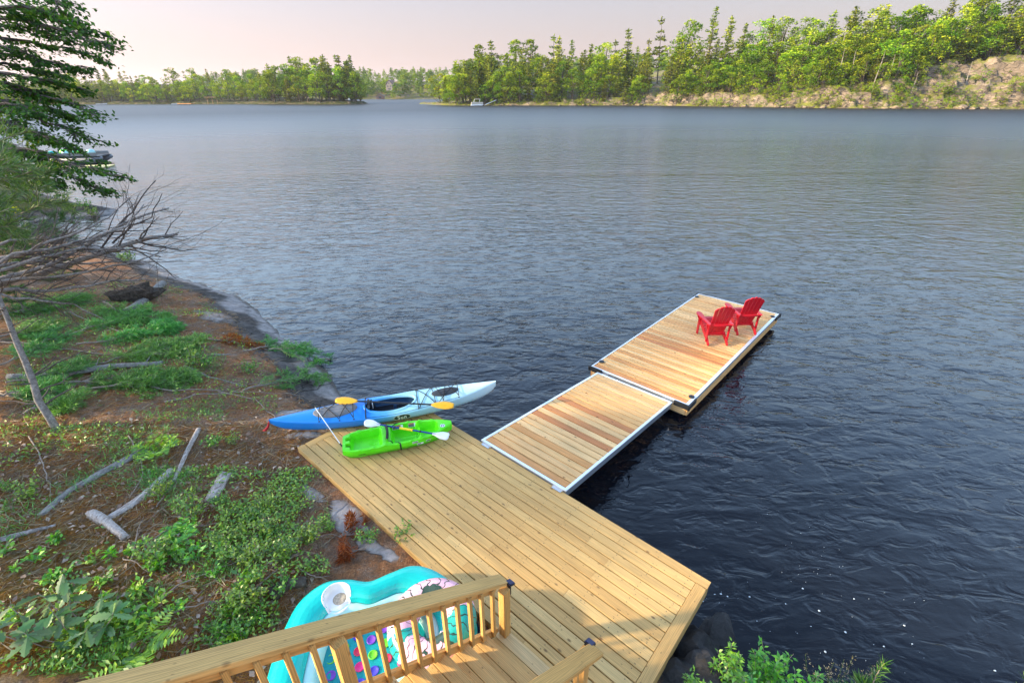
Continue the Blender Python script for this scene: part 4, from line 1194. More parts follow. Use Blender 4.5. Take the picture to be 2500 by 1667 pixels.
M['pine_far'] = foliage("pine_far", [(0.0, (0.028, 0.065, 0.012)), (0.5, (0.125, 0.185, 0.020)), (1.0, (0.40, 0.42, 0.034))], 0.25, 0.35, 0.0)
M['leaf_far'] = foliage("leaf_far", [(0.0, (0.032, 0.085, 0.009)), (0.45, (0.165, 0.295, 0.018)), (1.0, (0.54, 0.58, 0.034))], 0.3, 0.35, 0.0)
M['tan_grass'] = foliage("tan_grass", [(0.0, (0.20, 0.13, 0.07)), (1.0, (0.42, 0.30, 0.18))], 0.2, 0.1)
M['dry_leaf'] = foliage("dry_leaf", [(0.0, (0.20, 0.10, 0.055)), (0.6, (0.42, 0.27, 0.18)), (1.0, (0.62, 0.50, 0.40))], 0.2, 0.1)

def bark(name, stops, scale=(9, 9, 2.2), bump=0.02, rough=0.9):
    m = new_mat(name); b = NB(m)
    o_ = b.pos()
    n_ = b.noise(b.map(o_, scale), 1.0, 6, 0.68, 0.8)
    n2_ = b.noise(o_, 24.0, 4, 0.7)
    v = b.math('ADD', b.math('MULTIPLY', n_, 0.7), b.math('MULTIPLY', n2_, 0.3))
    b.out(b.principled(color=b.ramp(v, stops), rough=rough, normal=b.bump(v, bump), spec=0.25))
    return m
M['bark'] = bark("bark", [(0.32, (0.028, 0.021, 0.016)), (0.55, (0.10, 0.080, 0.064)), (0.75, (0.20, 0.17, 0.145))])
M['grey_bark'] = bark("grey_bark", [(0.30, (0.080, 0.068, 0.061)), (0.52, (0.275, 0.246, 0.225)), (0.72, (0.580, 0.536, 0.500))], (14, 14, 14))
M['twig'] = bark("twig", [(0.32, (0.125, 0.098, 0.080)), (0.6, (0.338, 0.281, 0.237)), (0.75, (0.500, 0.438, 0.375))], (20, 20, 20), 0.004)
M['dark_twig'] = bark("dark_twig", [(0.32, (0.037, 0.031, 0.027)), (0.6, (0.145, 0.119, 0.105)), (0.75, (0.340, 0.306, 0.281))], (16, 16, 16), 0.006)
M['driftwood'] = bark("driftwood", [(0.30, (0.10, 0.055, 0.035)), (0.44, (0.34, 0.28, 0.245)), (0.60, (0.58, 0.53, 0.49)), (0.8, (0.72, 0.68, 0.64))], (26, 5, 26), 0.02)
M['grey_log'] = bark("grey_log", [(0.30, (0.07, 0.062, 0.055)), (0.5, (0.23, 0.215, 0.20)), (0.75, (0.42, 0.40, 0.375))], (18, 5, 18), 0.02)
M['root_dark'] = bark("root_dark", [(0.35, (0.022, 0.017, 0.014)), (0.58, (0.10, 0.078, 0.062)), (0.8, (0.26, 0.215, 0.18))], (9, 9, 9), 0.03)
def rock_mat(name, stops, bump=0.05, scale=3.0):
    m = new_mat(name); b = NB(m)
    o_ = b.pos()
    n_ = b.noise(o_, scale, 8, 0.68); n2_ = b.noise(o_, scale * 11, 5, 0.7)
    cr = b.n("ShaderNodeTexVoronoi", {"Vector": b.map(o_, (1, 1, 1.6)), "Scale": scale * 0.5}, feature='DISTANCE_TO_EDGE').outputs["Distance"]
    v = b.math('ADD', b.math('MULTIPLY', n_, 0.65), b.math('MULTIPLY', n2_, 0.35))
    c = b.mix(b.ramp(cr, [(0.0, 0.75), (0.03, 0.0)]), b.ramp(v, stops), (0.03, 0.025, 0.02, 1))
    b.out(b.principled(color=c, rough=0.85, normal=b.bump(v, bump), spec=0.3))
    return m
M['dark_rock'] = rock_mat("dark_rock", [(0.3, (0.012, 0.012, 0.013)), (0.55, (0.045, 0.043, 0.043)), (0.8, (0.11, 0.10, 0.10))])

def tube_mesh(lines, mat, n=6):
    mb = MB()
    for pts, r0, r1 in lines:
        k = len(pts)
        mb.tube(pts, [r0 + (r1 - r0) * i / max(1, k - 1) for i in range(k)], n)
    return mb
def wander(p0, p1, n, amp, rng=rnd):
    p0, p1 = Vector(p0), Vector(p1); L = (p1 - p0).length
    out = []
    off = Vector((0, 0, 0))
    for i in range(n + 1):
        t = i / n
        if 0 < i < n: off = off * 0.7 + Vector((rng.gauss(0, 1), rng.gauss(0, 1), rng.gauss(0, .7))) * amp * L * 0.6
        out.append(p0.lerp(p1, t) + off * math.sin(PI * t) ** 0.5)
    return out
def branches(line, r0, n, lmin, lmax, spread, rng, droop=0.0, depth=1, t0=0.25):
    """side shoots along a polyline: list of (points, r0, r1)"""
    out = []
    k = len(line)
    for _ in range(n):
        t = rng.uniform(t0, 0.98) * (k - 1); i = int(t); f = t - i
        p = line[i].lerp(line[min(i + 1, k - 1)], f)
        d = (line[min(i + 1, k - 1)] - line[max(i - 1, 0)]).normalized()
        a = Vector((rng.gauss(0, 1), rng.gauss(0, 1), rng.gauss(0, 1)))
        a = (a - d * a.dot(d)).normalized()
        dd = (d * math.cos(spread) + a * math.sin(spread)); dd.z -= droop
        L = rng.uniform(lmin, lmax) * (1.15 - 0.7 * t / (k - 1))
        q = wander(p, p + dd.normalized() * L, 4, 0.07, rng)
        rr = r0 * (1 - 0.75 * t / (k - 1)) * 0.45
        out.append((q, rr, rr * 0.3))
        if depth > 0:
            out += branches(q, rr, max(2, n // 4), lmin * 0.4, lmax * 0.45, spread, rng, droop, depth - 1)
    return out

# ------------------------------------------------------------------ big maple leaning in at the left
def vy(vx, vy_, Y): return at_y(vx * S25, vy_ * S25, Y)
tr_base = Vector((-18.2, 10.5, 0)); tr_base.z = gz(tr_base.x, tr_base.y) - 0.1
maple = thing("maple_tree", "big dark green leafy tree reaching in from the left edge over the water", "tree", tr_base)
rg = random.Random(3)
top = Vector((-16.5, 11.6, 12.5))
trunk_line = wander(tr_base, top, 8, 0.015, rg)
loc_ = lambda q: [p_ - tr_base for p_ in q]
tube_mesh([(loc_(trunk_line), 0.26, 0.09)], None, 10).build("trunk", M['bark'], maple, smooth=True)
defs = [((60, -30), (150, 5), (215, 70)), ((80, 20), (190, 62), (272, 92)), ((80, 50), (200, 85), (276, 112)), ((60, 95), (170, 118), (245, 138)), ((60, 135), (140, 150), (215, 160)), ((40, 170), (140, 190), (208, 208)),
        ((50, 210), (165, 232), (243, 268)), ((40, 240), (130, 252), (180, 270)), ((60, 262), (150, 292), (228, 326)), ((60, 300), (175, 338), (250, 372)), ((80, 345), (200, 385), (297, 408)), ((60, 375), (180, 408), (264, 440)), ((30, 400), (110, 410), (160, 430)),
        ((40, 0), (100, 20), (150, 45)), ((20, 110), (80, 130), (130, 150)), ((20, 190), (90, 215), (140, 235)), ((20, 280), (90, 305), (150, 330)), ((10, 330), (60, 350), (120, 375)), ((30, 60), (110, 75), (180, 100)), ((20, 150), (90, 165), (160, 180)), ((10, 240), (60, 245), (110, 262)), ((0, 20), (50, 30), (90, 50))]
limbs, C_, D_ = [], [], []
for i, pts in enumerate(defs):
    Y = 11.6 + (i % 5) * 0.55
    q = [vy(a - 22, c - 4, Y + 0.35 * j * (1 if i % 2 else -1)) for j, (a, c) in enumerate(pts)]
    s0 = min(trunk_line, key=lambda p_: abs(p_.z - q[0].z + 0.3))
    line = [s0, s0.lerp(q[0], 0.55) + Vector((0, 0, 0.25))]
    cm = [line[-1], q[0], q[1], q[2]]
    for j in range(3):
        for k in range(4): line.append(cm[j].lerp(cm[j + 1], k / 4) + Vector((rg.gauss(0, .03), rg.gauss(0, .03), rg.gauss(0, .03))))
    line.append(q[2])
    limbs.append((line, 0.055, 0.008))
    k = len(line)
    for _ in range(44):
        t = rg.uniform(0.2, 1.0) * (k - 1); a = int(t)
        p = line[a].lerp(line[min(a + 1, k - 1)], t - a)
        d = (line[min(a + 1, k - 1)] - line[max(a - 1, 0)]).normalized()
        an = rg.uniform(-1.15, 1.15)
        dd = Vector((d.x * math.cos(an) - d.y * math.sin(an), d.x * math.sin(an) + d.y * math.cos(an), d.z * 0.6 - rg.uniform(0.0, 0.35)))
        L = rg.uniform(0.25, 0.85) * (1.2 - 0.6 * t / (k - 1))
        e_ = p + dd * L
        limbs.append(([p, p.lerp(e_, .5) + Vector((0, 0, .03)), e_], 0.012, 0.003))
        for j in range(14):
            c = p.lerp(e_, rg.uniform(0.2, 1.08)) + Vector((rg.gauss(0, .08), rg.gauss(0, .08), rg.gauss(-.02, .03)))
            C_.append(c - tr_base)
            D_.append(Vector((dd.x + rg.gauss(0, .6), dd.y + rg.gauss(0, .6), dd.z - 0.35 + rg.gauss(0, .3))))
tube_mesh([(loc_(a), r0, r1) for a, r0, r1 in limbs], None, 5).build("branches", M['dark_twig'], maple)
V, F = leaves(np.array(C_), np.array(D_), nrg.uniform(0.06, 0.115, len(C_)), 0.75, 0.3, up=np.array([0, 0, 1.0]))
cr = place("crown", np_mesh("crown", V, F, M['maple_leaf'], nrg.random(len(F))), maple)

# ------------------------------------------------------------------ pines with needles
def tufts(C, D, n, length, width, rng=nrg, spread=0.9):
    C = np.repeat(np.asarray(C), n, axis=0); D = np.repeat(unit(np.asarray(D)), n, axis=0)
    d = unit(D + rng.normal(size=D.shape) * spread * 0.55)
    L = length * rng.uniform(0.7, 1.15, (len(C), 1))
    return leaves(C + d * L * 0.5, d, L, width / length, 0.2, rng=rng)
def pine_parts(root, lines, mat_b, mat_n, every, n, length, width, rng, from_t=0.15, nname="needles", bname="stem"):
    tube_mesh(lines, None, 6).build(bname, mat_b, root)
    C, D = [], []
    for pts, r0, r1 in lines:
        if r0 > 0.03: continue
        k = len(pts); L = sum((pts[i + 1] - pts[i]).length for i in range(k - 1))
        m_ = max(2, int(L / every))
        for i in range(m_):
            t = (from_t + (1 - from_t) * (i + 0.5) / m_) * (k - 1); a = int(t)
            C.append(pts[a].lerp(pts[min(a + 1, k - 1)], t - a))
            d = pts[min(a + 1, k - 1)] - pts[a]
            D.append(d if d.length > 0 else Vector((0, 0, 1)))
    V, F = tufts(np.array(C), np.array(D), n, length, width)
    return place(nname, np_mesh(nname, V, F, mat_n, nrg.random(len(F))), root)

def pine_sapling(label, base, h, R, seed, group=None, mat='green_needle', every=0.05, n=11):
    rg = random.Random(seed)
    t = thing("pine_sapling", label, "sapling", base, (0, 0, 0), group)
    lines = [(wander((0, 0, -0.05), (rg.uniform(-.08, .08) * h, rg.uniform(-.08, .08) * h, h), 6, 0.02, rg), 0.012 + 0.012 * h, 0.005)]
    spine = lines[0][0]
    lv = max(3, int(h / 0.27))
    for i in range(lv):
        z = 0.12 + 0.86 * i / lv
        a = z * (len(spine) - 1); j = int(a)
        p = spine[j].lerp(spine[min(j + 1, len(spine) - 1)], a - j)
        for k in range(5):
            an = 2 * PI * k / 5 + i * 0.7 + rg.uniform(-.3, .3)
            L = R * (1.05 - z) ** 0.7 * rg.uniform(0.7, 1.15)
            e_ = p + Vector((math.cos(an) * L, math.sin(an) * L, L * rg.uniform(0.05, 0.5)))
            ln = wander(p, e_, 4, 0.04, rg)
            lines.append((ln, 0.008, 0.003))
            for s in range(3):
                q = ln[1 + s]; sd2 = rg.choice((-1, 1)) * 0.8 + an
                lines.append(([q, q + Vector((math.cos(sd2), math.sin(sd2), 0.25)) * L * 0.38], 0.005, 0.003))
    lines.append(([spine[-1], spine[-1] + Vector((0, 0, 0.22))], 0.006, 0.003))
    pine_parts(t, lines, M['twig'], M[mat], every, n, 0.12, 0.011, rg)
    return t
# pines standing just left of the view whose long-needled boughs reach into it
def side_pine(label, bx_, by_, top_, targets, seed, nsub):
    pbase = Vector((bx_, by_, 0)); pbase.z = gz(bx_, by_) - 0.05
    t = thing("near_pine", label, "tree", pbase, (0, 0, 0), "pines at the left edge")
    rg = random.Random(seed)
    ptrunk = wander(pbase, Vector(top_), 7, 0.012, rg)
    tube_mesh([([p_ - pbase for p_ in ptrunk], 0.11, 0.03)], None, 9).build("trunk", M['bark'], t, smooth=True)
    plines = []
    for k, (vx, vy_, Y) in enumerate(targets):
        e_ = vy(vx, vy_, Y)
        s0 = min(ptrunk, key=lambda p_: abs(p_.z - e_.z + 0.5))
        ln = wander(s0, e_, 7, 0.03, rg)
        ln = [p_ + Vector((0, 0, -0.25 * math.sin(PI * i / 7))) - pbase for i, p_ in enumerate(ln)]
        plines.append((ln, 0.022, 0.005))
        plines += [(q, min(r_, .008), .003) for q, r_, _ in branches(ln, 0.02, nsub, 0.25, 0.75, 0.75, rg, -0.12, 1, 0.3)]
    pine_parts(t, plines, M['twig'], M['green_needle'], 0.055, 9, 0.13, 0.008, rg, 0.25, "needles", "boughs")
side_pine("bright green pine boughs with long needles at the left edge right below the maple", -9.6, 5.6, (-9.2, 5.9, 7.5), ((65, 300, 6.0), (35, 360, 5.6), (110, 380, 6.4), (55, 430, 5.8), (130, 455, 6.6), (20, 480, 5.4), (-10, 400, 5.2), (70, 500, 6.2)), 29, 15)
side_pine("green pine boughs seen behind the dead branches at the left edge", -15.2, 10.6, (-14.8, 10.8, 6.0), ((190, 500, 12.0), (120, 520, 11.2), (175, 555, 12.2), (90, 560, 11.2), (130, 600, 11.6), (40, 600, 10.8), (60, 540, 10.6)), 31, 18)
for k, (vx, vy_, h, R, lab) in enumerate([
        (150, 640, 1.1, 0.55, "small pine growing on the bank behind the dead branches"),
        (60, 720, 0.9, 0.5, "small pine growing under the dead branches at the left edge")]):
    pine_sapling(lab, vsite(vx, vy_), h, R, 20 + k, "small pines on the bank")

# ------------------------------------------------------------------ dead fallen pine crown
q0 = Vector((-13.5, 6.3, 0)); q0.z = gz(q0.x, q0.y) + 0.12
dead = thing("fallen_dead_pine", "tangle of bare grey branches of a fallen pine reaching over the water", "fallen tree", q0)
rg = random.Random(11)
mains = [([(0, 650, 8.0), (120, 618, 8.4), (220, 585, 8.8), (330, 550, 9.3), (408, 538, 9.7)], 0.090, 0.025),
         ([(0, 640, 7.8), (110, 612, 8.2), (230, 545, 8.9), (310, 500, 9.3), (388, 478, 9.8)], 0.058, 0.014),
         ([(0, 590, 7.6), (110, 572, 8.0), (200, 552, 8.5), (290, 520, 9.0), (330, 470, 9.4)], 0.043, 0.011),
         ([(0, 665, 7.7), (110, 668, 8.1), (200, 655, 8.5), (290, 640, 8.9), (350, 645, 9.2)], 0.049, 0.011),
         ([(0, 610, 7.9), (90, 600, 8.3), (170, 605, 8.8), (260, 600, 9.2), (420, 600, 9.9)], 0.046, 0.008),
         ([(0, 620, 7.4), (90, 590, 7.8), (190, 570, 8.3), (300, 575, 8.8), (370, 590, 9.2)], 0.040, 0.010),
         ([(0, 645, 7.5), (120, 640, 7.9), (230, 615, 8.4), (320, 600, 8.8), (395, 565, 9.3)], 0.036, 0.009),
         ([(0, 600, 7.5), (100, 560, 7.9), (190, 530, 8.3), (250, 500, 8.7), (300, 455, 9.1)], 0.034, 0.009),
         ([(0, 680, 7.3), (90, 690, 7.7), (170, 700, 8.1), (240, 735, 8.4)], 0.030, 0.009),
         ([(0, 560, 7.9), (80, 548, 8.2), (150, 550, 8.4), (230, 560, 8.7)], 0.035, 0.008),
         ([(220, 585, 8.8), (290, 500, 9.2), (330, 450, 9.4), (358, 415, 9.6)], 0.020, 0.007),
         ([(260, 560, 9.0), (300, 520, 9.2), (350, 500, 9.4), (372, 445, 9.6)], 0.020, 0.007),
         ([(310, 555, 9.2), (370, 570, 9.5), (420, 575, 9.8), (455, 573, 10.0)], 0.020, 0.006),
         ([(300, 565, 9.2), (340, 590, 9.4), (380, 620, 9.6), (405, 640, 9.8)], 0.017, 0.006),
         ([(280, 540, 9.0), (310, 500, 9.2), (300, 470, 9.3), (285, 440, 9.4)], 0.014, 0.006)]
lines = []
for pts, r0, r1 in mains:
    q = [vy(a, c, Y) - q0 for a, c, Y in pts]
    if r0 > 0.02: q = [Vector((rg.uniform(-.2, .2), rg.uniform(-.2, .2), 0.0)), q[0].lerp(Vector((0, 0, 0)), 0.45) + Vector((0, 0, 0.1))] + q
    fine = []
    for a, c in zip(q[:-1], q[1:]):
        for k in range(3): fine.append(a.lerp(c, k / 3) + Vector((rg.gauss(0, .014), rg.gauss(0, .014), rg.gauss(0, .014))))
    fine.append(q[-1])
    lines.append((fine, r0, r1))
    lines += branches(fine, r0, 14 if r0 > 0.025 else 6, 0.5, 1.5, 0.7, rg, -0.10, 1, 0.35)
thick = [l for l in lines if l[1] > 0.02]; thin = [l for l in lines if l[1] <= 0.02]
tube_mesh(thick, None, 8).build("limbs", M['grey_bark'], dead, smooth=True)
tube_mesh(thin, None, 5).build("twigs", M['dark_twig'], dead)

# thin leaning trunk in front
pb = vsite(130, 985)
lt = thing("leaning_trunk", "thin bare leaning trunk rising from the bank out of the left edge", "tree", pb)
tp = vy(0, 690, pb.y + 0.35)
l1 = wander((0, 0, -0.1), (tp - pb), 7, 0.02, random.Random(5)); l1.append((tp - pb) * 1.9 + Vector((0, .2, .3)))
tube_mesh([(l1, 0.062, 0.028)], None, 9).build("trunk", M['grey_bark'], lt, smooth=True)
tube_mesh(branches(l1, 0.05, 16, 0.4, 1.1, 1.2, random.Random(6), 0.1, 1, 0.2), None, 5).build("twigs", M['dark_twig'], lt)

# ------------------------------------------------------------------ logs, driftwood, stump
def log(name, label, ends, r0, r1, mat, seed, rough=0.12, n=14, flat=1.0, group=None, cat="log", sink=0.4, knobs=0):
    rg = random.Random(seed)
    P = [vsite(*e) for e in ends]
    base = P[0].lerp(P[-1], 0.5); base.z = gz(base.x, base.y)
    t = thing(name, label, cat, base, (0, 0, 0), group)
    line = []
    seg = len(P) - 1
    for i in range(seg * 6 + 1):
        u = i / 6; a = min(int(u), seg - 1)
        p = P[a].lerp(P[a + 1], u - a)
        r_ = r0 + (r1 - r0) * i / (seg * 6)
        line.append(Vector((p.x, p.y, gz(p.x, p.y) + r_ * flat * sink)) - base)
    # smooth the resting height so that a stiff log does not follow every bump
    zs = [p.z for p in line]; k = len(zs)
    for i, p in enumerate(line):
        p.z = max((zs[0] * (k - 1 - i) + zs[-1] * i) / (k - 1), 0.55 * zs[i] + 0.45 * (zs[0] * (k - 1 - i) + zs[-1] * i) / (k - 1))
    vs_, fs = [], []
    for i, p in enumerate(line):
        d = (line[min(i + 1, k - 1)] - line[max(i - 1, 0)]).normalized()
        a = d.cross(Vector((0, 0, 1))).normalized(); b_ = a.cross(d)
        r_ = r0 + (r1 - r0) * i / (k - 1)
        for j in range(n):
            an = 2 * PI * j / n
            rr = r_ * (1 + rough * mnoise.noise(Vector((math.cos(an) * 1.6, math.sin(an) * 1.6, i * 0.22 + seed * 9))) * 2)
            endw = 0.35 * r_ * mnoise.noise(Vector((an * 2.2, seed, i))) if i in (0, k - 1) else 0
            q = p + a * math.cos(an) * rr + b_ * math.sin(an) * rr * flat + d * endw * 3
            vs_.append(q)
    for i in range(k - 1):
        for j in range(n):
            fs.append((i * n + j, i * n + (j + 1) % n, (i + 1) * n + (j + 1) % n, (i + 1) * n + j))
    vs_ += [line[0], line[-1]]
    for j in range(n):
        fs.append(((j + 1) % n, j, len(vs_) - 2)); fs.append(((k - 1) * n + j, (k - 1) * n + (j + 1) % n, len(vs_) - 1))
    MB().add(vs_, fs).build("wood", mat, t, smooth=True)
    if knobs:
        tube_mesh(branches(line, r0 * 0.8, knobs, 0.1, 0.45, 1.1, rg, 0, 0, 0.1), None, 6).build("stubs", mat, t)
    return t
G_L = "weathered wood lying on the bank"
log("weathered_log", "long grey flattened log lying up the slope behind the fern", [(335, 1035), (230, 1095), (150, 1140), (95, 1185)], 0.085, 0.05, M['grey_log'], 1, 0.15, flat=0.55, group=G_L)
log("driftwood_stick", "pale narrow driftwood stick standing out upright in the view above the moss clump", [(458, 990), (430, 1040), (400, 1110)], 0.045, 0.028, M['driftwood'], 2, 0.2, group=G_L, cat="driftwood")
log("driftwood_chunk", "short thick split chunk of pale driftwood on the grass", [(520, 1098), (482, 1158)], 0.105, 0.085, M['driftwood'], 3, 0.25, flat=0.6, group=G_L, cat="driftwood")
log("rotting_log", "stubby pale log end poking out of the grass left of centre", [(212, 1185), (250, 1205), (292, 1240)], 0.075, 0.045, M['driftwood'], 4, 0.2, group=G_L)
log("sunken_log", "half buried pale log running up from the stubby log end", [(395, 1085), (330, 1140), (250, 1195)], 0.075, 0.06, M['driftwood'], 5, 0.25, flat=0.6, sink=0.15, group=G_L)
log("brown_log", "short brown rotten log touching the turquoise lounge", [(622, 1372), (665, 1352), (705, 1340)], 0.085, 0.06, M['bark'], 6, 0.25, group=G_L)
log("grey_pole", "dark lichen covered stick at the left edge above the mossy patch", [(-10, 1248), (60, 1232), (132, 1212)], 0.036, 0.022, M['grey_bark'], 7, 0.2, group=G_L)
log("long_trunk", "long thin grey trunk lying across the bank at the leaning trunk's foot", [(20, 870), (130, 868), (260, 852), (375, 838)], 0.075, 0.055, M['grey_log'], 8, 0.12, group=G_L, knobs=6)
log("short_pole", "slender pale pole pointing to the water behind the leafy clump", [(488, 818), (560, 815), (660, 808)], 0.035, 0.015, M['grey_log'], 9, 0.1, group=G_L)
log("bent_log", "thin brown log running down from the leafy clump", [(425, 845), (480, 868), (560, 890)], 0.04, 0.02, M['twig'], 10, 0.1, group=G_L)
log("stump_log", "smooth grey trunk running down from the uprooted stump", [(375, 655), (340, 690), (290, 722)], 0.12, 0.10, M['grey_log'], 12, 0.1, group=G_L)
sb = vsite(318, 690)
stump = thing("uprooted_stump", "dark uprooted stump with its root plate near the rocky shore", "stump", sb)
stump.scale = (0.8, 0.8, 0.8)
rg = random.Random(9)
rows_ = []
for i in range(10):
    v = -PI / 2 + PI * i / 9
    row = []
    for j in range(18):
        u = 2 * PI * j / 18
        d = Vector((math.cos(v) * math.cos(u) * 0.8, math.cos(v) * math.sin(u) * 0.3, math.sin(v) * 0.34 + 0.22))
        d *= 1 + 0.45 * mnoise.fractal(d * 3.0, 1.0, 2.0, 3)
        row.append(d)
    rows_.append(row)
MB().grid(rows_, True).build("root_plate", M['root_dark'], stump, rot=(0, 0, 0.45))
ln = []
for k in range(22):
    a = Vector((rg.uniform(-.6, .6), rg.uniform(-.2, .2), rg.uniform(0.1, .4)))
    e_ = a * 1.1 + Vector((rg.uniform(-.4, .4), rg.uniform(-.3, .3), rg.uniform(-.2, .35)))
    ln.append((wander(a, e_, 5, 0.12, rg), rg.uniform(0.012, 0.035), 0.005))
tube_mesh(ln, None, 6).build("roots", M['root_dark'], stump, rot=(0, 0, 0.45))

# ------------------------------------------------------------------ loose branches on the ground
def stick(label, pts, r0, seed, n_sub, mat='twig', lift=0.03, sub=(0.15, 0.5)):
    rg = random.Random(seed)
    P = [vsite(*e) for e in pts]
    base = P[0].copy()
    t = thing("fallen_branch", label, "branch", base, (0, 0, 0), "bare branches fallen on the bank")
    line = []
    for i in range(len(P) - 1):
        for k in range(4):
            p = P[i].lerp(P[i + 1], k / 4)
            line.append(Vector((p.x + rg.gauss(0, .012), p.y + rg.gauss(0, .012), gz(p.x, p.y) + lift + rg.uniform(0, .03))) - base)
    line.append(P[-1] + Vector((0, 0, lift)) - base)
    MB().tube(line, [r0 * (1 - 0.75 * i / (len(line) - 1)) for i in range(len(line))], 7).build("stem", M[mat], t, smooth=True)
    if n_sub:
        tube_mesh(branches(line, r0 * 0.8, n_sub, sub[0], sub[1], 0.7, rg, 0.02, 1, 0.2), None, 5).build("side_twigs", M[mat], t)
    return t
for k, (lab, pts, r0, ns) in enumerate([
        ("thin grey branch curving through the greenery left of the turquoise lounge", [(560, 1440), (590, 1370), (640, 1320), (690, 1275)], 0.014, 6),
        ("dark bent branch arching across the mossy ground", [(360, 1395), (440, 1340), (520, 1310), (575, 1290)], 0.011, 5),
        ("forked twig standing in the grass below the rotting log", [(308, 1290), (318, 1235), (332, 1190)], 0.011, 5),
        ("long pale twig lying over the leaves left of centre", [(330, 1265), (400, 1225), (480, 1215), (530, 1200)], 0.009, 5),
        ("thin branch lying along the slope below the kayak's stern", [(505, 905), (590, 925), (640, 970), (690, 1000)], 0.013, 6),
        ("long bare branch across the needles above the kayak", [(300, 890), (400, 905), (520, 900), (640, 880)], 0.016, 8),
        ("grey bough pointing at the water left of the kayak", [(380, 930), (470, 912), (560, 905), (700, 915)], 0.015, 9),
        ("brittle branch at the foot of the leaning trunk", [(70, 1010), (100, 1060), (115, 1110), (120, 1140)], 0.012, 8),
        ("branch lying beside the grey flattened log", [(300, 1010), (325, 1060), (330, 1110), (300, 1150)], 0.013, 7),
        ("crooked twig between the driftwood stick and the chunk", [(360, 1170), (390, 1130), (440, 1095)], 0.009, 5),
        ("twig across the dry needles by the far rocks", [(400, 800), (470, 770), (520, 750)], 0.011, 6),
        ("dry branch with side shoots on the slope under the dead pine", [(160, 720), (260, 760), (350, 790), (420, 800)], 0.016, 9),
        ("long dry branch rising from the left edge above the long trunk", [(0, 790), (110, 800), (240, 820), (330, 815)], 0.018, 9),
        ("thin dry branch at the left edge under the leaning trunk", [(0, 905), (60, 925), (120, 935), (200, 930)], 0.014, 8),
        ("short grey branch leaning on the brown log", [(690, 1310), (720, 1335), (760, 1330)], 0.010, 5),
        ("twig in the grass near the oak seedling", [(395, 1420), (470, 1400), (540, 1385)], 0.010, 4),
        ("wiry twig beside the pale rock at the deck edge", [(700, 1250), (760, 1235), (830, 1240)], 0.007, 7),
        ("slanting twig above the oak seedling at the left", [(285, 1290), (330, 1310), (370, 1330)], 0.009, 4)]):
    stick(lab, pts, r0, 40 + k, ns)

# fallen boughs that still carry needles -----------------------------------------------------
def bough(label, pts, r0, seed, nsub, mat, lift=0.12, length=0.11, n=8, lmax=0.95, every=0.05):
    rg = random.Random(seed)
    P = [vsite(*e) if len(e) == 2 else at_z(e[0] * S25, e[1] * S25, e[2]) for e in pts]
    base = P[0].copy()
    t = thing("pine_bough", label, "pine branch", base, (0, 0, 0), "fallen pine boughs with needles")
    line = []
    for i in range(len(P) - 1):
        for k in range(4):
            p = P[i].lerp(P[i + 1], k / 4); g_ = gz(p.x, p.y)
            line.append(Vector((p.x, p.y, max(p.z, g_) + lift * rg.uniform(0.5, 1.1))) - base)
    line.append(P[-1] + Vector((0, 0, lift)) - base)
    lines = [(line, r0, 0.006)] + branches(line, r0, nsub, 0.25, lmax, 0.8, rg, 0.0, 1, 0.15)
    # keep side shoots above ground
    out = []
    for q, a, c in lines:
        out.append(([Vector((p.x, p.y, (lambda g_: max(min(p.z, g_ + 0.10 + 0.25 * max(0.0, p.z - g_ - 0.10)), g_ + 0.02))(gz(p.x + base.x, p.y + base.y) - base.z))) if mat == 'bough_needle' and k > 2 else Vector((p.x, p.y, max(p.z, gz(p.x + base.x, p.y + base.y) - base.z + 0.02))) for p in q], min(a, 0.028), c))
    pine_parts(t, out, M['twig'], M[mat], every, n, length, 0.0095, rg, 0.2)
    return t
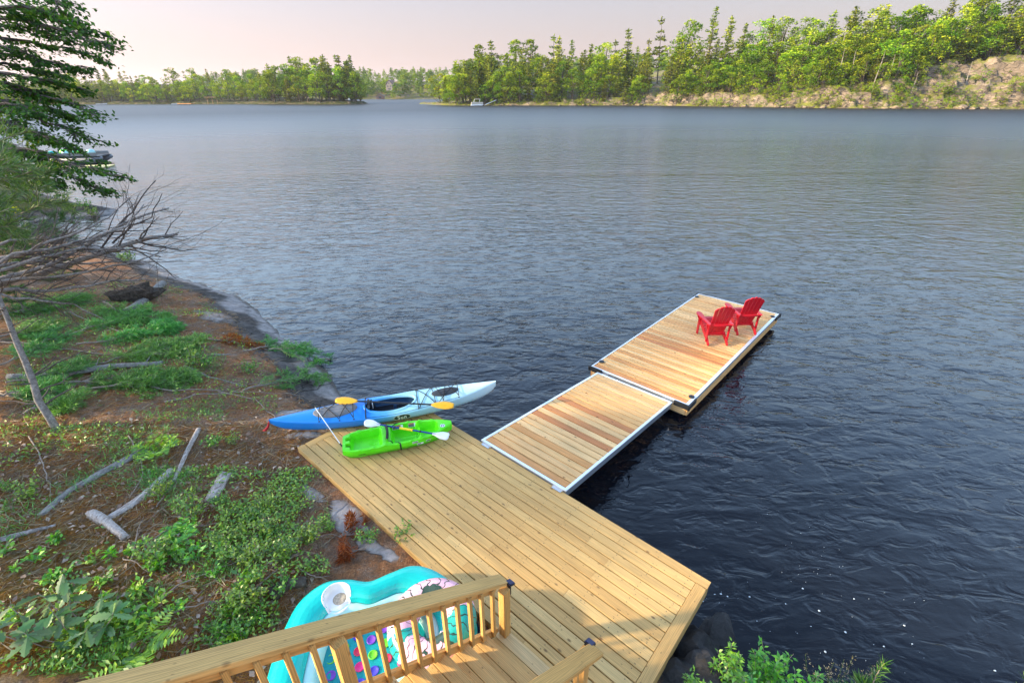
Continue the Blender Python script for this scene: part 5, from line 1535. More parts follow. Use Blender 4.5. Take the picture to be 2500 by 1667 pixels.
for k, (lab, pts, ns, mt) in enumerate([
        ("green needled bough hanging over the waterline above the kayak", [(560, 815), (640, 800), (700, 790, -0.15), (755, 815, -0.25)], 16, 'bough_needle'),
        ("upright green pine shoot over the water at the end of the pale pole", [(620, 810), (660, 780, 0.0), (690, 745, 0.15)], 9, 'bough_needle'),
        ("green needled bough lying just behind the kayak's cockpit", [(560, 905), (630, 890), (700, 870), (745, 865, -.3)], 14, 'bough_needle'),
        ("sunlit green bough spread on the bank under the dead pine", [(130, 790), (210, 760), (290, 735), (330, 720)], 26, 'bough_needle'),
        ("large green bough in the middle of the bank", [(180, 800), (260, 790), (340, 770), (390, 760)], 30, 'bough_needle'),
        ("green bough beside the long grey trunk", [(200, 850), (290, 830), (370, 815), (410, 800)], 26, 'bough_needle'),
        ("green bough at the leaning trunk's right side", [(150, 890), (240, 880), (330, 870), (395, 880)], 28, 'bough_needle'),
        ("green bough lying left of the leaning trunk", [(0, 850), (50, 830), (100, 800), (130, 770)], 24, 'bough_needle'),
        ("green bough at the left edge beside the leaning trunk's base", [(0, 920), (50, 910), (110, 900)], 22, 'bough_needle'),
        ("rust brown dead bough on the needles above the kayak", [(470, 780), (540, 790), (600, 800)], 14, 'dead_needle'),
        ("rust brown bough tip beside the pale rock by the deck", [(780, 1240), (800, 1225), (815, 1215)], 8, 'dead_needle'),
        ("rust brown bough lying between the rock and the lounge", [(840, 1265), (820, 1270), (800, 1275)], 8, 'dead_needle'),
        ("bright green bough right of the leaning trunk above the long branch", [(210, 900), (290, 895), (370, 885), (420, 870)], 26, 'bough_needle'),
        ("bright green bough at the foot of the stump's grey trunk", [(260, 735), (320, 745), (380, 735)], 22, 'bough_needle'),
        ("bright green bough under the left end of the long grey trunk", [(20, 890), (100, 870), (170, 850)], 24, 'bough_needle'),
        ("bright green bough high on the bank at the left edge", [(0, 730), (70, 720), (140, 705), (190, 690)], 26, 'bough_needle'),
        ("bright green bough in the middle of the needle patch", [(330, 830), (390, 815), (450, 790)], 20, 'bough_needle'),
        ("bright green bough at the left edge above the leaning trunk", [(0, 780), (60, 770), (120, 745)], 24, 'bough_needle'),
        ("green bough by the top of the bank near the stump", [(240, 700), (270, 720), (310, 740)], 18, 'bough_needle'),
        ("green bough in front of the leaning trunk", [(60, 960), (110, 940), (160, 935)], 16, 'bough_needle')]):
    bough(lab, pts, 0.02, 70 + k, int(ns * 1.25), mt, lmax=0.95 if mt == 'bough_needle' else 0.3, lift=0.12 if mt == 'bough_needle' else 0.03)

# ------------------------------------------------------------------ low plants
def leafy_meshes(name, stems, n_leaf, h, spread, size, aspect, mat, seed):
    rg = random.Random(seed); ng = np.random.default_rng(seed)
    lines, C, D = [], [], []
    for s in range(stems):
        an = rg.uniform(0, 2 * PI); r_ = rg.uniform(0.15, 1) * spread
        e_ = Vector((math.cos(an) * r_, math.sin(an) * r_, h * rg.uniform(0.55, 1.1)))
        ln = wander((e_.x * .25, e_.y * .25, -0.02), e_, 4, 0.05, rg)
        lines.append((ln, 0.004, 0.0015))
        for j in range(n_leaf):
            u = rg.uniform(0.3, 1.02) * 4; a = min(int(u), 3)
            p = ln[a].lerp(ln[a + 1], u - a)
            d = Vector((rg.gauss(0, 1), rg.gauss(0, 1), rg.gauss(0.35, .5))).normalized()
            C.append(p + d * size * 0.6); D.append(d)
    sm = tube_mesh(lines, None, 4).mesh("stems", M['twig'])
    V, F = leaves(np.array(C), np.array(D), ng.uniform(0.7, 1.2, len(C)) * size, aspect, 0.3, up=np.array([0, 0, 1.0]), rng=ng)
    return sm, np_mesh("leaves", V, F, mat, ng.random(len(F)))
low = [leafy_meshes("low", 13, 13, 0.24, 0.20, 0.048, 0.5, M['shrub_leaf'], s) for s in (1, 2, 3)]
broad = [leafy_meshes("broad", 6, 5, 0.16, 0.10, 0.085, 0.5, M['bright_leaf'], s) for s in (4, 5)]
def plant(name, label, cat, meshes, loc, sc, rz, group=None):
    t = thing(name, label, cat, loc, (0, 0, rz), group); t.scale = (sc, sc, sc)
    place("stems", meshes[0], t); place("leaves", meshes[1], t)
    return t
rg = random.Random(21)
patches = [(520, 1200, 70, 30, 6, "low leafy shrub among the grass below the driftwood chunk"), (660, 1210, 75, 35, 7, "low leafy shrub in the green patch left of the pale rock"), (600, 1290, 90, 35, 8, "low leafy shrub in the green patch above the turquoise lounge"),
           (430, 1130, 40, 40, 3, "low leafy shrub beside the driftwood stick"), (560, 1400, 60, 40, 6, "low leafy shrub between the lounge and the mossy ground"), (400, 1290, 60, 25, 4, "low leafy shrub on the mossy slope"), (480, 1470, 70, 22, 4, "low leafy shrub just above the stair railing"), (70, 1130, 50, 40, 3, "low leafy shrub on the needles at the left edge")]
for vx, vy_, rx, ry, n_, lab in patches:
    for _ in range(n_):
        q = vsite(vx + rg.gauss(0, .7) * rx, vy_ + rg.gauss(0, .7) * ry)
        plant("low_shrub", lab, "shrub", low[rg.randrange(3)], q, rg.uniform(0.5, 1.3), rg.uniform(0, 6.28), lab.replace("low leafy shrub", "low shrubs"))
for _ in range(46):
    q = vsite(rg.uniform(20, 600), rg.uniform(1230, 1480))
    zn = ("by the oak seedling" if q.y < 3.6 else "in the mossy ground at the left edge") if q.x < -4.6 else ("between the oak seedling and the turquoise lounge" if q.y < 3.9 else "below the rotting log")
    plant("broadleaf_sprout", "small bright green broadleaf sprout " + zn, "sprout", broad[rg.randrange(2)], q, rg.uniform(0.7, 1.2), rg.uniform(0, 6.28), "broadleaf sprouts " + zn)
for vx, vy_, sc, lab in ((450, 842, 1.9, "lush bright green leafy clump beside the long grey trunk"), (475, 850, 1.5, "smaller leafy clump right of the lush one"), (575, 855, 1.2, "grey green leafy clump under the needled bough"), (490, 1030, 1.1, "brownish green shrub near the kayak's stern"), (540, 1020, 1.0, "small shrub right beside the kayak's stern"),
                         (850, 1250, 1.0, "thin shrub growing on the pale rock at the deck edge"), (925, 1240, 1.0, "thin shrub sticking up over the deck's edge boards"), (215, 500, 2.6, "shrub on the rocky point at the far left"), (300, 605, 2.4, "dark shrub at the water under the dead branches"), (200, 480, 2.4, "low greenery on top of the rocky point")):
    plant("leafy_clump", lab, "shrub", low[rg.randrange(3)], vsite(vx, vy_), sc, rg.uniform(0, 6.28))

def fern_mesh(seed):
    rg = random.Random(seed)
    C, D, S = [], [], []
    for f in range(11):
        an = 2 * PI * f / 11 + rg.uniform(-.2, .2); L = rg.uniform(0.26, 0.40)
        for i in range(14):
            u = (i + 1) / 14
            p = Vector((math.cos(an) * L * u, math.sin(an) * L * u, L * (0.95 * u - 0.65 * u * u)))
            for s in (-1, 1):
                w = 0.085 * math.sin(PI * (0.12 + 0.88 * u)) + 0.012
                d = Vector((math.cos(an + s * 1.25), math.sin(an + s * 1.25), 0.05))
                C.append(p + d * w * 0.5); D.append(d); S.append(w * 1.1)
    V, F = leaves(np.array(C), np.array(D), np.array(S), 0.32, 0.1, up=np.array([0, 0, 1.0]))
    return np_mesh("fronds", V, F, M['bright_leaf'], nrg.random(len(F)))
for k, (vx, vy_, sc, lab) in enumerate([(365, 1040, 1.25, "bright green fern at the end of the grey flattened log"), (415, 1235, 0.9, "fern half hidden in the grass left of centre"), (330, 1500, 1.2, "fern beside the oak seedling near the railing")]):
    t = thing("fern", lab, "fern", vsite(vx, vy_)); t.scale = (sc,) * 3
    place("fronds", fern_mesh(k), t)

# oak seedling with big lobed leaves --------------------------------------------------
lobes = [(0.0, 0.02), (0.10, 0.05), (0.22, 0.14), (0.30, 0.10), (0.42, 0.22), (0.52, 0.14), (0.64, 0.25), (0.74, 0.15), (0.85, 0.17), (0.93, 0.08), (1.0, 0.0)]
def oak_leaf_mesh(cup_):
    mb = MB(); vs_, fs = [], []
    k = len(lobes)
    for x, w in lobes: vs_.append((x, w, cup_ * w + 0.10 * x * (1 - x)))
    for x, w in lobes: vs_.append((x, 0, 0.10 * x * (1 - x) - 0.0))
    for x, w in lobes: vs_.append((x, -w, cup_ * w + 0.10 * x * (1 - x)))
    for i in range(k - 1):
        fs += [(k + i, k + i + 1, i + 1, i), (2 * k + i, 2 * k + i + 1, k + i + 1, k + i)]
    me = mb.add(vs_, fs).mesh("leaf", M['oak_leaf'])
    a = me.attributes.new("tint", 'FLOAT', 'FACE'); a.data.foreach_set("value", np.linspace(0.3, 0.7, len(me.polygons)).astype(np.float32))
    return me
om = [oak_leaf_mesh(c) for c in (0.25, -0.15, 0.5)]
q = vsite(190, 1475)
oak = thing("oak_seedling", "clump of grey green lobed oak leaves at the bottom left corner", "sapling", q)
ln = []
for k in range(9):
    e_ = vsite(*[(60, 1440), (120, 1410), (200, 1400), (270, 1420), (300, 1470), (240, 1500), (100, 1510), (160, 1460), (30, 1520)][k]) - q
    e_.z += rg.uniform(0.35, 0.6)
    s_ = Vector((e_.x * .3, e_.y * .3, 0))
    l_ = wander(s_, e_, 5, 0.05, rg); ln.append((l_, 0.007, 0.003))
    for j in range(10):
        u = rg.uniform(0.35, 1.0) * 5; a = min(int(u), 4); p = l_[a].lerp(l_[a + 1], u - a)
        o = place("leaf", om[rg.randrange(3)], oak, p, (rg.uniform(-.5, .5), rg.uniform(-0.15, 0.75), rg.uniform(0, 6.28)))
        s_c = rg.uniform(0.13, 0.22); o.scale = (s_c,) * 3
tube_mesh(ln, None, 5).build("stems", M['twig'], oak)

# shrubs at the bottom right, beside the end of the deck -------------------------------------
bright = [leafy_meshes("bright", 22, 34, 0.62, 0.30, 0.062, 0.42, M['bright_leaf'], s) for s in (8, 9)]
for vx, vy_, z, sc, lab in ((1690, 1525, 0.12, 0.85, "tall bright green bush beside the deck's right corner"), (1775, 1520, 0.1, 0.9, "brightest green bush right of the tall one near the deck"), (1600, 1585, 0.1, 0.8, "small bright bush against the end of the deck"), (1870, 1590, 0.1, 0.75, "low leafy bush at the bottom edge beside the seed heads"), (1740, 1590, 0.1, 0.9, "bush at the bottom edge below the two bright ones")):
    q = at_z(vx * S25, vy_ * S25, z); g_ = gz(q.x, q.y)
    plant("green_bush", lab, "bush", bright[rg.randrange(2)], (q.x, q.y, g_ - 0.02), max(sc, (z + 0.05 - g_) / 0.62), rg.uniform(0, 6.28), "bright bushes at the bottom right")
for k, (vx, vy_, h) in enumerate(((2005, 1545, 0.5), (2330, 1590, 0.5))):
    q = at_z(vx * S25, vy_ * S25, 0.35); g_ = gz(q.x, q.y)
    pine_sapling(["small pine tip showing at the bottom edge right of the seed heads", "pine tip peeping in at the bottom right corner"][k], (q.x, q.y, g_), 0.35 - g_ + 0.1, 0.28, 90 + k, "pine tips at the bottom edge")
q = at_z(1935 * S25, 1585 * S25, 0.0); g_ = gz(q.x, q.y)
gr = thing("seed_grass", "tan grass seed heads standing over the dark water at the bottom edge", "grass", (q.x, q.y, g_))
ln, C, D = [], [], []
for k in range(9):
    e_ = at_z((1850 + 22 * k) * S25, (1500 + (k * 37 % 45)) * S25, 0.30) - Vector((q.x, q.y, g_))
    l_ = wander((rg.uniform(-.1, .1), rg.uniform(-.1, .1), 0), e_, 6, 0.03, rg); ln.append((l_, 0.0035, 0.0015))
    for j in range(46):
        u = rg.uniform(0.66, 1.0); p = l_[min(5, int(u * 6))].lerp(l_[min(6, int(u * 6) + 1)], u * 6 % 1)
        d = Vector((rg.gauss(0, 1), rg.gauss(0, 1), rg.gauss(.4, .6))).normalized()
        C.append(p + d * 0.05 * rg.random()); D.append(d)
tube_mesh(ln, None, 4).build("stalks", M['shrub_leaf'], gr)
V, F = leaves(np.array(C), np.array(D), 0.022, 0.35)
place("seed_heads", np_mesh("seed_heads", V, F, M['tan_grass'], nrg.random(len(F))), gr)

# boulders ---------------------------------------------------------------------------
def boulder_mesh(seed, mat, ang=0.5, sub=3):
    import bmesh
    bm = bmesh.new(); bmesh.ops.create_icosphere(bm, subdivisions=sub, radius=1.0)
    for v in bm.verts:
        p = v.co.copy()
        n_ = mnoise.fractal(p * 1.1 + Vector((seed * 7.3, 0, 0)), 1.0, 2.0, 4)
        c = mnoise.cell(p * 1.6 + Vector((0, seed * 3.1, 0)))
        v.co = p * (1 + 0.35 * n_ + 0.10 * ang * c)
    for _ in range(4):
        d = Vector((random.Random(seed * 9 + _).gauss(0, 1), random.Random(seed * 5 + _).gauss(0, 1), random.Random(seed * 3 + _).gauss(0, 1))).normalized()
        for v in bm.verts:
            k = v.co.dot(d) - 0.72
            if k > 0: v.co -= d * k * 0.85
    me = bpy.data.meshes.new("boulder"); bm.to_mesh(me); bm.free(); me.materials.append(mat)
    return me
bmn = [boulder_mesh(s, M['dark_rock']) for s in (1, 2, 3)]
for k, (vx, vy_, z, sx, sy, sz, rz, lab) in enumerate([(1590, 1505, -.50, .36, .30, .30, .4, "big dark boulder under the deck's right end"), (1650, 1470, -.72, .42, .25, .18, .9, "low dark rock awash beside the deck corner"), (1625, 1560, -.35, .3, .26, .28, 1.4, "dark boulder at the bottom edge behind the bushes"),
        (1560, 1570, -.45, .3, .3, .3, 2.0, "dark rock half hidden below the deck's edge")]):
    q = at_z(vx * S25, vy_ * S25, z)
    o = place("boulder", bmn[k % 3], None, q, (0, 0.1, rz)); o.scale = (sx, sy, sz)
    tag(o, lab, "boulder", "dark boulders by the deck")

# ------------------------------------------------------------------ ground cover nobody could count
rs = np.random.default_rng(5)
def ground_scatter(n, boxes):
    out = []
    for vx0, vx1, vy0, vy1, w in boxes:
        A, B, Cc, Dd = vsite(vx0, vy0), vsite(vx1, vy0), vsite(vx0, vy1), vsite(vx1, vy1)
        k = int(n * w); u, v = rs.random(k)[:, None], rs.random(k)[:, None]
        pts = (np.array(A[:2]) * (1 - u) + np.array(B[:2]) * u) * (1 - v) + (np.array(Cc[:2]) * (1 - u) + np.array(Dd[:2]) * u) * v
        out.append(pts)
    P = np.concatenate(out)
    lx = (P[:, 0] - 2.5077) * 0.6684 + (P[:, 1] - 3.9291) * 0.7438; ly = -(P[:, 0] - 2.5077) * 0.7438 + (P[:, 1] - 3.9291) * 0.6684
    P = P[~((lx > -2.3) & (ly < 6.5))]
    return P, ground_z(P[:, 0], P[:, 1]), shore_dist(P[:, 0], P[:, 1])
P, Z, dd = ground_scatter(52000, [(-30, 700, 980, 1560, 0.62), (0, 760, 700, 980, 0.38)])
ok = dd > 0.9
P, Z = P[ok], Z[ok]
C = np.column_stack([P, Z + 0.012]); an = rs.random(len(P)) * 6.28
D = np.column_stack([np.cos(an), np.sin(an), rs.normal(0, .12, len(P))])
V, F = leaves(C, D, rs.uniform(0.06, 0.13, len(P)), 0.055, 0.1, rng=rs)
o = place("pine_needle_litter", np_mesh("pine_needle_litter", V, F, M['dead_needle'], rs.random(len(F)))); tag(o, "rust brown pine needles carpeting the bank", "pine needles", kind="stuff")
# grass and ground leaves in clumps
P, Z, dd = ground_scatter(24000, [(330, 760, 1080, 1330, 0.46), (0, 640, 1330, 1560, 0.30), (60, 640, 670, 980, 0.60), (0, 330, 980, 1330, 0.10)])
cl = fbm(P[:, 0] * 1.1, P[:, 1] * 1.1, 31, 3)
ok = (cl + rs.normal(0, .10, len(P)) > 0.14) & (dd > 1.1)
P, Z = P[ok], Z[ok]; k = len(P)
C = np.column_stack([P, Z + rs.uniform(0.02, 0.13, k)])
D = np.column_stack([rs.normal(0, 1, k), rs.normal(0, 1, k), rs.normal(0.3, .5, k)])
V, F = leaves(C, D, rs.uniform(0.03, 0.065, k), 0.5, 0.3, up=np.array([0, 0, 1.0]), rng=rs)
o = place("ground_cover", np_mesh("ground_cover", V, F, M['shrub_leaf'], rs.random(len(F)))); tag(o, "small green leaves covering patches of the bank", "ground cover", kind="stuff")
P, Z, dd = ground_scatter(26000, [(330, 760, 1080, 1330, 0.4), (0, 640, 1300, 1560, 0.35), (0, 400, 980, 1300, 0.25), (20, 520, 680, 970, 0.6)])
cl = fbm(P[:, 0] * 0.9, P[:, 1] * 0.9, 47, 3)
ok = (cl + rs.normal(0, .10, len(P)) > 0.10) & (dd > 1.1)
P, Z = P[ok], Z[ok]; k = len(P)
D = np.column_stack([rs.normal(0, .6, k), rs.normal(0, .6, k), rs.uniform(0.4, 1.0, k)])
Ls = rs.uniform(0.07, 0.17, k)
C = np.column_stack([P, Z]) + unit(D) * (Ls * 0.5)[:, None]
V, F = leaves(C, D, Ls, 0.05, 0.15, rng=rs)
o = place("grass", np_mesh("grass", V, F, M['bough_needle'], rs.random(len(F)))); tag(o, "thin green grass blades growing in tufts on the bank", "grass", kind="stuff")
P, Z, dd = ground_scatter(1500, [(0, 720, 980, 1560, 0.6), (0, 720, 660, 980, 0.4)])
P, Z = P[dd > 1], Z[dd > 1]; k = len(P)
V, F = leaves(np.column_stack([P, Z + 0.025]), np.column_stack([rs.normal(0, 1, k), rs.normal(0, 1, k), rs.normal(0, .25, k)]), rs.uniform(0.04, 0.10, k), 0.6, 0.5, up=np.array([0, 0, 1.0]), rng=rs)
o = place("dry_leaves", np_mesh("dry_leaves", V, F, M['dry_leaf'], rs.random(len(F)))); tag(o, "pale dry fallen leaves strewn over the bank", "dead leaves", kind="stuff")
P, Z, dd = ground_scatter(13000, [(-20, 760, 980, 1500, 0.5), (0, 760, 660, 980, 0.5)])
P, Z = P[dd > 0.8], Z[dd > 0.8]; k = len(P); an = rs.random(k) * 6.28
V, F = leaves(np.column_stack([P, Z + 0.02]), np.column_stack([np.cos(an), np.sin(an), rs.normal(0, .1, k)]), rs.uniform(0.10, 0.42, k), 0.028, 0.4, rng=rs)
o = place("twig_litter", np_mesh("twig_litter", V, F, M['tan_grass'], rs.random(len(F)) * .8)); tag(o, "small pale twigs and stalks littering the bank", "twigs", kind="stuff")
# foam flecks drifting in the cove
mb = MB()
M['foam'] = plain("foam", (0.55, 0.60, 0.62), 0.6)
rg = random.Random(77)
spots_ = [(1716, 1467), (1830, 1456), (1918, 1473), (2000, 1490), (2085, 1461), (2015, 1590), (2064, 1542), (2158, 1577), (2208, 1526), (2227, 1571), (2429, 1636), (1960, 1436), (1760, 1500), (1848, 1515), (1980, 1528), (1745, 1450), (1760, 1449), (1776, 1455), (1756, 1471)]
for px, py in spots_ + [(rg.gauss(1960, 60), rg.uniform(1240, 1430)) for _ in range(30)] + [(rg.uniform(1720, 2300), rg.uniform(1440, 1660)) for _ in range(34)]:
    q = at_z(px, py, WATER_Z + 0.004)
    big_ = (px, py) in spots_
    s = rg.uniform(0.008, 0.017) if big_ else rg.uniform(0.002, 0.006)
    mb.lathe([(s, 0), (s * 0.7, s * 0.3)], 7, Matrix.Translation(q) @ Matrix.Diagonal((1.0, rg.uniform(0.5, 1), 1, 1)))
o = mb.build("foam_flecks", M['foam']); tag(o, "white foam flecks drifting on the dark water at the bottom right", "foam", kind="stuff")
# ------------------------------------------------------------------ tree kinds for the far shores
def conifer(seed, gaps=0.0, lean=0.02, narrow=0.22, base=0.12):
    """height 1; returns trunk and crown meshes"""
    rg = random.Random(seed); ng = np.random.default_rng(seed)
    lines = [(wander((0, 0, -0.03), (rg.uniform(-lean, lean), rg.uniform(-lean, lean), 0.99), 6, 0.008, rg), 0.013, 0.002)]
    sp_ = lines[0][0]
    C, D, S = [], [], []
    z = base
    while z < 0.985:
        p = sp_[min(5, int(z * 6))].lerp(sp_[min(6, int(z * 6) + 1)], (z * 6) % 1)
        if rg.random() > gaps:
            k = rg.randint(4, 6); a0 = rg.uniform(0, 6.28)
            for i in range(k):
                an = a0 + 2 * PI * i / k + rg.uniform(-.35, .35)
                L = narrow * (1.06 - z) ** 0.75 * rg.uniform(0.5, 1.25) * (1.0 if z > base + .12 else 0.75)
                rise = rg.uniform(-0.15, 0.35)
                e_ = p + Vector((math.cos(an) * L, math.sin(an) * L, L * rise))
                if L > 0.05: lines.append(([p, e_], 0.0028, 0.0008))
                nc = max(1, int(L / 0.032))
                for c in range(nc):
                    u = 0.30 + 0.70 * (c + rg.random()) / nc
                    for q in range(5):
                        C.append(p.lerp(e_, min(u, 1.03)) + Vector((rg.gauss(0, .012), rg.gauss(0, .012), rg.gauss(.004, .008))))
                        D.append(Vector((math.cos(an) + rg.gauss(0, .7), math.sin(an) + rg.gauss(0, .7), 0.35 + rg.gauss(0, .35))))
                        S.append(rg.uniform(0.028, 0.052))
        z += rg.uniform(0.026, 0.048)
    for q in range(14):
        C.append(sp_[-1] + Vector((rg.gauss(0, .006), rg.gauss(0, .006), rg.uniform(-.04, .012)))); D.append(Vector((rg.gauss(0, .4), rg.gauss(0, .4), 1))); S.append(0.035)
    V, F = leaves(np.array(C), np.array(D), np.array(S), 0.42, 0.3, rng=ng)
    zt = np.array([c.z for c in C])
    return tube_mesh(lines, None, 5).mesh("trunk", M['bark']), np_mesh("crown", V, F, M['pine_far'], np.clip(ng.random(len(F)), 0, 1))
def broadleaf(seed, wide=0.30, low_=0.28, n_lobes=16):
    rg = random.Random(seed); ng = np.random.default_rng(seed)
    lines = [(wander((0, 0, -0.03), (rg.uniform(-.04, .04), rg.uniform(-.04, .04), 0.72), 5, 0.02, rg), 0.016, 0.005)]
    sp_ = lines[0][0]
    C, D, S, T = [], [], [], []
    for i in range(n_lobes):
        an = rg.uniform(0, 6.28); u = rg.random() ** 0.6
        z = low_ + (0.92 - low_) * (i + rg.random()) / n_lobes
        prof = math.sin(PI * min(1, (z - low_ + 0.08) / (1.02 - low_)) ** 0.8) ** 0.6
        c = Vector((math.cos(an) * wide * u * prof, math.sin(an) * wide * u * prof, z))
        r_ = rg.uniform(0.085, 0.15) * (0.7 + 0.3 * prof)
        s0 = sp_[min(5, int(z * 0.6 * 6))]
        lines.append(([s0, s0.lerp(c, .6) + Vector((0, 0, .02)), c], 0.006, 0.0015))
        tn = rg.random()
        for _ in range(85):
            d = Vector((rg.gauss(0, 1), rg.gauss(0, 1), rg.gauss(0.25, 0.8))).normalized()
            C.append(c + Vector((d.x, d.y, d.z * 0.75)) * r_ * rg.uniform(0.55, 1.08))
            D.append(Vector((d.x + rg.gauss(0, .7), d.y + rg.gauss(0, .7), d.z * .4 - 0.1 + rg.gauss(0, .4)))); S.append(rg.uniform(0.026, 0.046)); T.append(0.5 * tn + 0.5 * rg.random())
    V, F = leaves(np.array(C), np.array(D), np.array(S), 0.75, 0.25, up=np.array([0, 0, .8]), rng=ng)
    return tube_mesh(lines, None, 5).mesh("trunk", M['bark']), np_mesh("crown", V, F, M['leaf_far'], np.array(T))
CON = [conifer(1, 0.10), conifer(2, 0.22, 0.03, 0.20, 0.2), conifer(3, 0.05, 0.02, 0.25), conifer(4, 0.30, 0.05, 0.23, 0.28), conifer(5, 0.12, 0.02, 0.17, 0.08)]
BRD = [broadleaf(11), broadleaf(12, 0.34, 0.2, 18), broadleaf(13, 0.26, 0.22, 15), broadleaf(14, 0.38, 0.15, 20)]
BUSH = [broadleaf(21, 0.50, 0.05, 9), broadleaf(22, 0.6, 0.05, 10)]
def tree(kind, meshes, loc, h, rz, label, group, wid=1.0, cat="tree"):
    t = thing(kind, label, cat, loc, (0, 0, rz), group)
    t.scale = (h * wid, h * wid, h)
    place("trunk", meshes[0], t); place("crown", meshes[1], t)
    return t
def snag(loc, h, seed, label, group, lean=0.08):
    rg = random.Random(seed)
    t = thing("dead_tree", label, "dead tree", loc, (0, 0, 0), group)
    ln = wander((0, 0, -.3), (rg.uniform(-lean, lean) * h, rg.uniform(-lean, lean) * h, h), 6, 0.012, rg)
    tube_mesh([(ln, 0.016 * h + .03, 0.03)], None, 6).build("trunk", M['snag'], t)
    tube_mesh(branches(ln, 0.10, 14, 0.06 * h, 0.16 * h, 1.25, rg, -0.1, 0, 0.3), None, 4).build("twigs", M['snag'], t)
    return t
M['snag'] = bark("snag", [(0.3, (0.15, 0.12, 0.10)), (0.6, (0.38, 0.33, 0.29)), (0.8, (0.52, 0.47, 0.42))], (2, 2, 1), 0.01)

# ------------------------------------------------------------------ rocky island across the water
ISL = np.array([(-60, 345), (-46, 318), (-39, 303), (-31, 296), (-12, 291), (10, 286), (35, 279), (72, 268), (98, 240), (126, 211), (150, 197), (179, 184), (215, 165), (270, 150), (340, 140)], dtype=float)
def line_dist(L, x, y):
    best = np.full(np.shape(x), 1e9); sg = np.ones(np.shape(x))
    for (x0, y0), (x1, y1) in zip(L[:-1], L[1:]):
        dx, dy = x1 - x0, y1 - y0
        t = np.clip(((x - x0) * dx + (y - y0) * dy) / (dx * dx + dy * dy), 0, 1)
        d = np.hypot(x - x0 - t * dx, y - y0 - t * dy)
        s = np.sign(dx * (y - y0) - dy * (x - x0))
        m_ = d < best
        best = np.where(m_, d, best); sg = np.where(m_, s, sg)
    return best * sg
def sst(x): x = np.clip(x, 0, 1); return x * x * (3 - 2 * x)
def isl_z(x, y):
    d = line_dist(ISL, x, y) + 1.6 * fbm(x / 9, y / 9, 61, 3)
    c = np.interp(x, [-50, -20, 10, 60, 78, 100, 130, 150, 165, 190, 260], [0.9, 1.2, 2.2, 3.2, 6.0, 5.5, 6.5, 9, 14, 17, 18])
    wc = np.interp(x, [0, 70, 90, 140, 155, 175, 220], [3.5, 4, 7, 8, 18, 26, 28])
    hl = np.interp(x, [-50, -20, 30, 70, 100, 130, 160, 200, 280], [3, 6, 9, 11, 18, 23, 26, 30, 33])
    r_ = sst(d / wc)
    z = WATER_Z + c * r_ + np.maximum(hl - c, 0) * sst((d - wc) / 55)
    am = np.clip(c / 6, 0.3, 1.6) * np.clip(d / 2, 0, 1) * np.clip(1.4 - d / (wc * 2.2), 0.15, 1)
    st_ = np.floor(3.2 * (vnoise(x / 5.5 + y / 9, z / 2.2 + x / 14, 71) + 0.5 * vnoise(x / 2.4, z / 1.3, 73))) / 3.2
    z = z + am * (2.6 * (st_ - 0.6) + 1.4 * fbm(x / 4.0, y / 4.0, 67, 4))
    # ledges: steep faces between shelves
    stp = 2.3
    qz = (z - WATER_Z) / stp + 0.9 * vnoise(x / 13, y / 13, 77) + 0.25 * vnoise(x / 3.5, y / 3.5, 78)
    fz = qz - np.floor(qz)
    shelf = (np.floor(qz) + sst((fz - 0.58) / 0.36) - 0.9 * vnoise(x / 13, y / 13, 77) - 0.25 * vnoise(x / 3.5, y / 3.5, 78)) * stp + WATER_Z
    rocky = np.clip(1.25 - d / (wc * 1.6), 0, 1) * np.clip(d / 1.5, 0, 1)
    z = z + (shelf - z) * 0.85 * rocky
    z = np.where(d < 0, WATER_Z - 0.6 + d * 0.3, np.maximum(z, WATER_Z + 0.15 * np.clip(d, 0, 1)))
    return z
# mesh in strips that follow the shoreline
def strip_mesh(name, L, zf, mat, step, offs, smooth_=True, extra=None):
    seg = np.hypot(*np.diff(L, axis=0).T); s = np.concatenate([[0], np.cumsum(seg)])
    u = np.arange(0, s[-1], step)
    px, py = np.interp(u, s, L[:, 0]), np.interp(u, s, L[:, 1])
    tx, ty = np.gradient(px), np.gradient(py)
    k = np.ones(9) / 9
    tx, ty = np.convolve(np.pad(tx, 4, mode='edge'), k, 'valid'), np.convolve(np.pad(ty, 4, mode='edge'), k, 'valid')
    nrm_ = np.hypot(tx, ty); nx_, ny_ = -ty / nrm_, tx / nrm_
    o_ = np.array(offs)
    X = px[:, None] + nx_[:, None] * o_; Y = py[:, None] + ny_[:, None] * o_
    Z = zf(X, Y)
    n0, n1 = X.shape
    id_ = np.arange(n0 * n1).reshape(n0, n1)
    F_ = np.stack([id_[:-1, :-1], id_[:-1, 1:], id_[1:, 1:], id_[1:, :-1]], axis=-1).reshape(-1, 4)[:, ::-1]
    o = place(name, np_mesh(name, np.stack([X, Y, Z], -1).reshape(-1, 3), F_, mat, smooth=smooth_))
    o["kind"] = "structure"
    return o
m = new_mat("granite"); b = NB(m)
p = b.pos()
pw = b.n("ShaderNodeVectorMath", {0: p, 1: b.n("ShaderNodeVectorMath", {0: b.n("ShaderNodeTexNoise", {"Vector": p, "Scale": 0.22, "Detail": 3.0}).outputs["Color"], 3: 5.0}, operation='SCALE').outputs[0]}, operation='ADD').outputs[0]
n_ = b.noise(p, 0.35, 8, 0.72); n2_ = b.noise(b.map(p, (0.4, 0.4, 1.8)), 1.0, 6, 0.7)
v = b.math('ADD', b.math('MULTIPLY', n_, 0.5), b.math('MULTIPLY', n2_, 0.5))
c = b.ramp(v, [(0.36, (0.055, 0.044, 0.035)), (0.47, (0.175, 0.134, 0.099)), (0.60, (0.276, 0.214, 0.156)), (0.8, (0.368, 0.294, 0.220))])
blk = b.n("ShaderNodeTexVoronoi", {"Vector": b.map(pw, (0.20, 0.20, 0.46)), "Scale": 1.0})
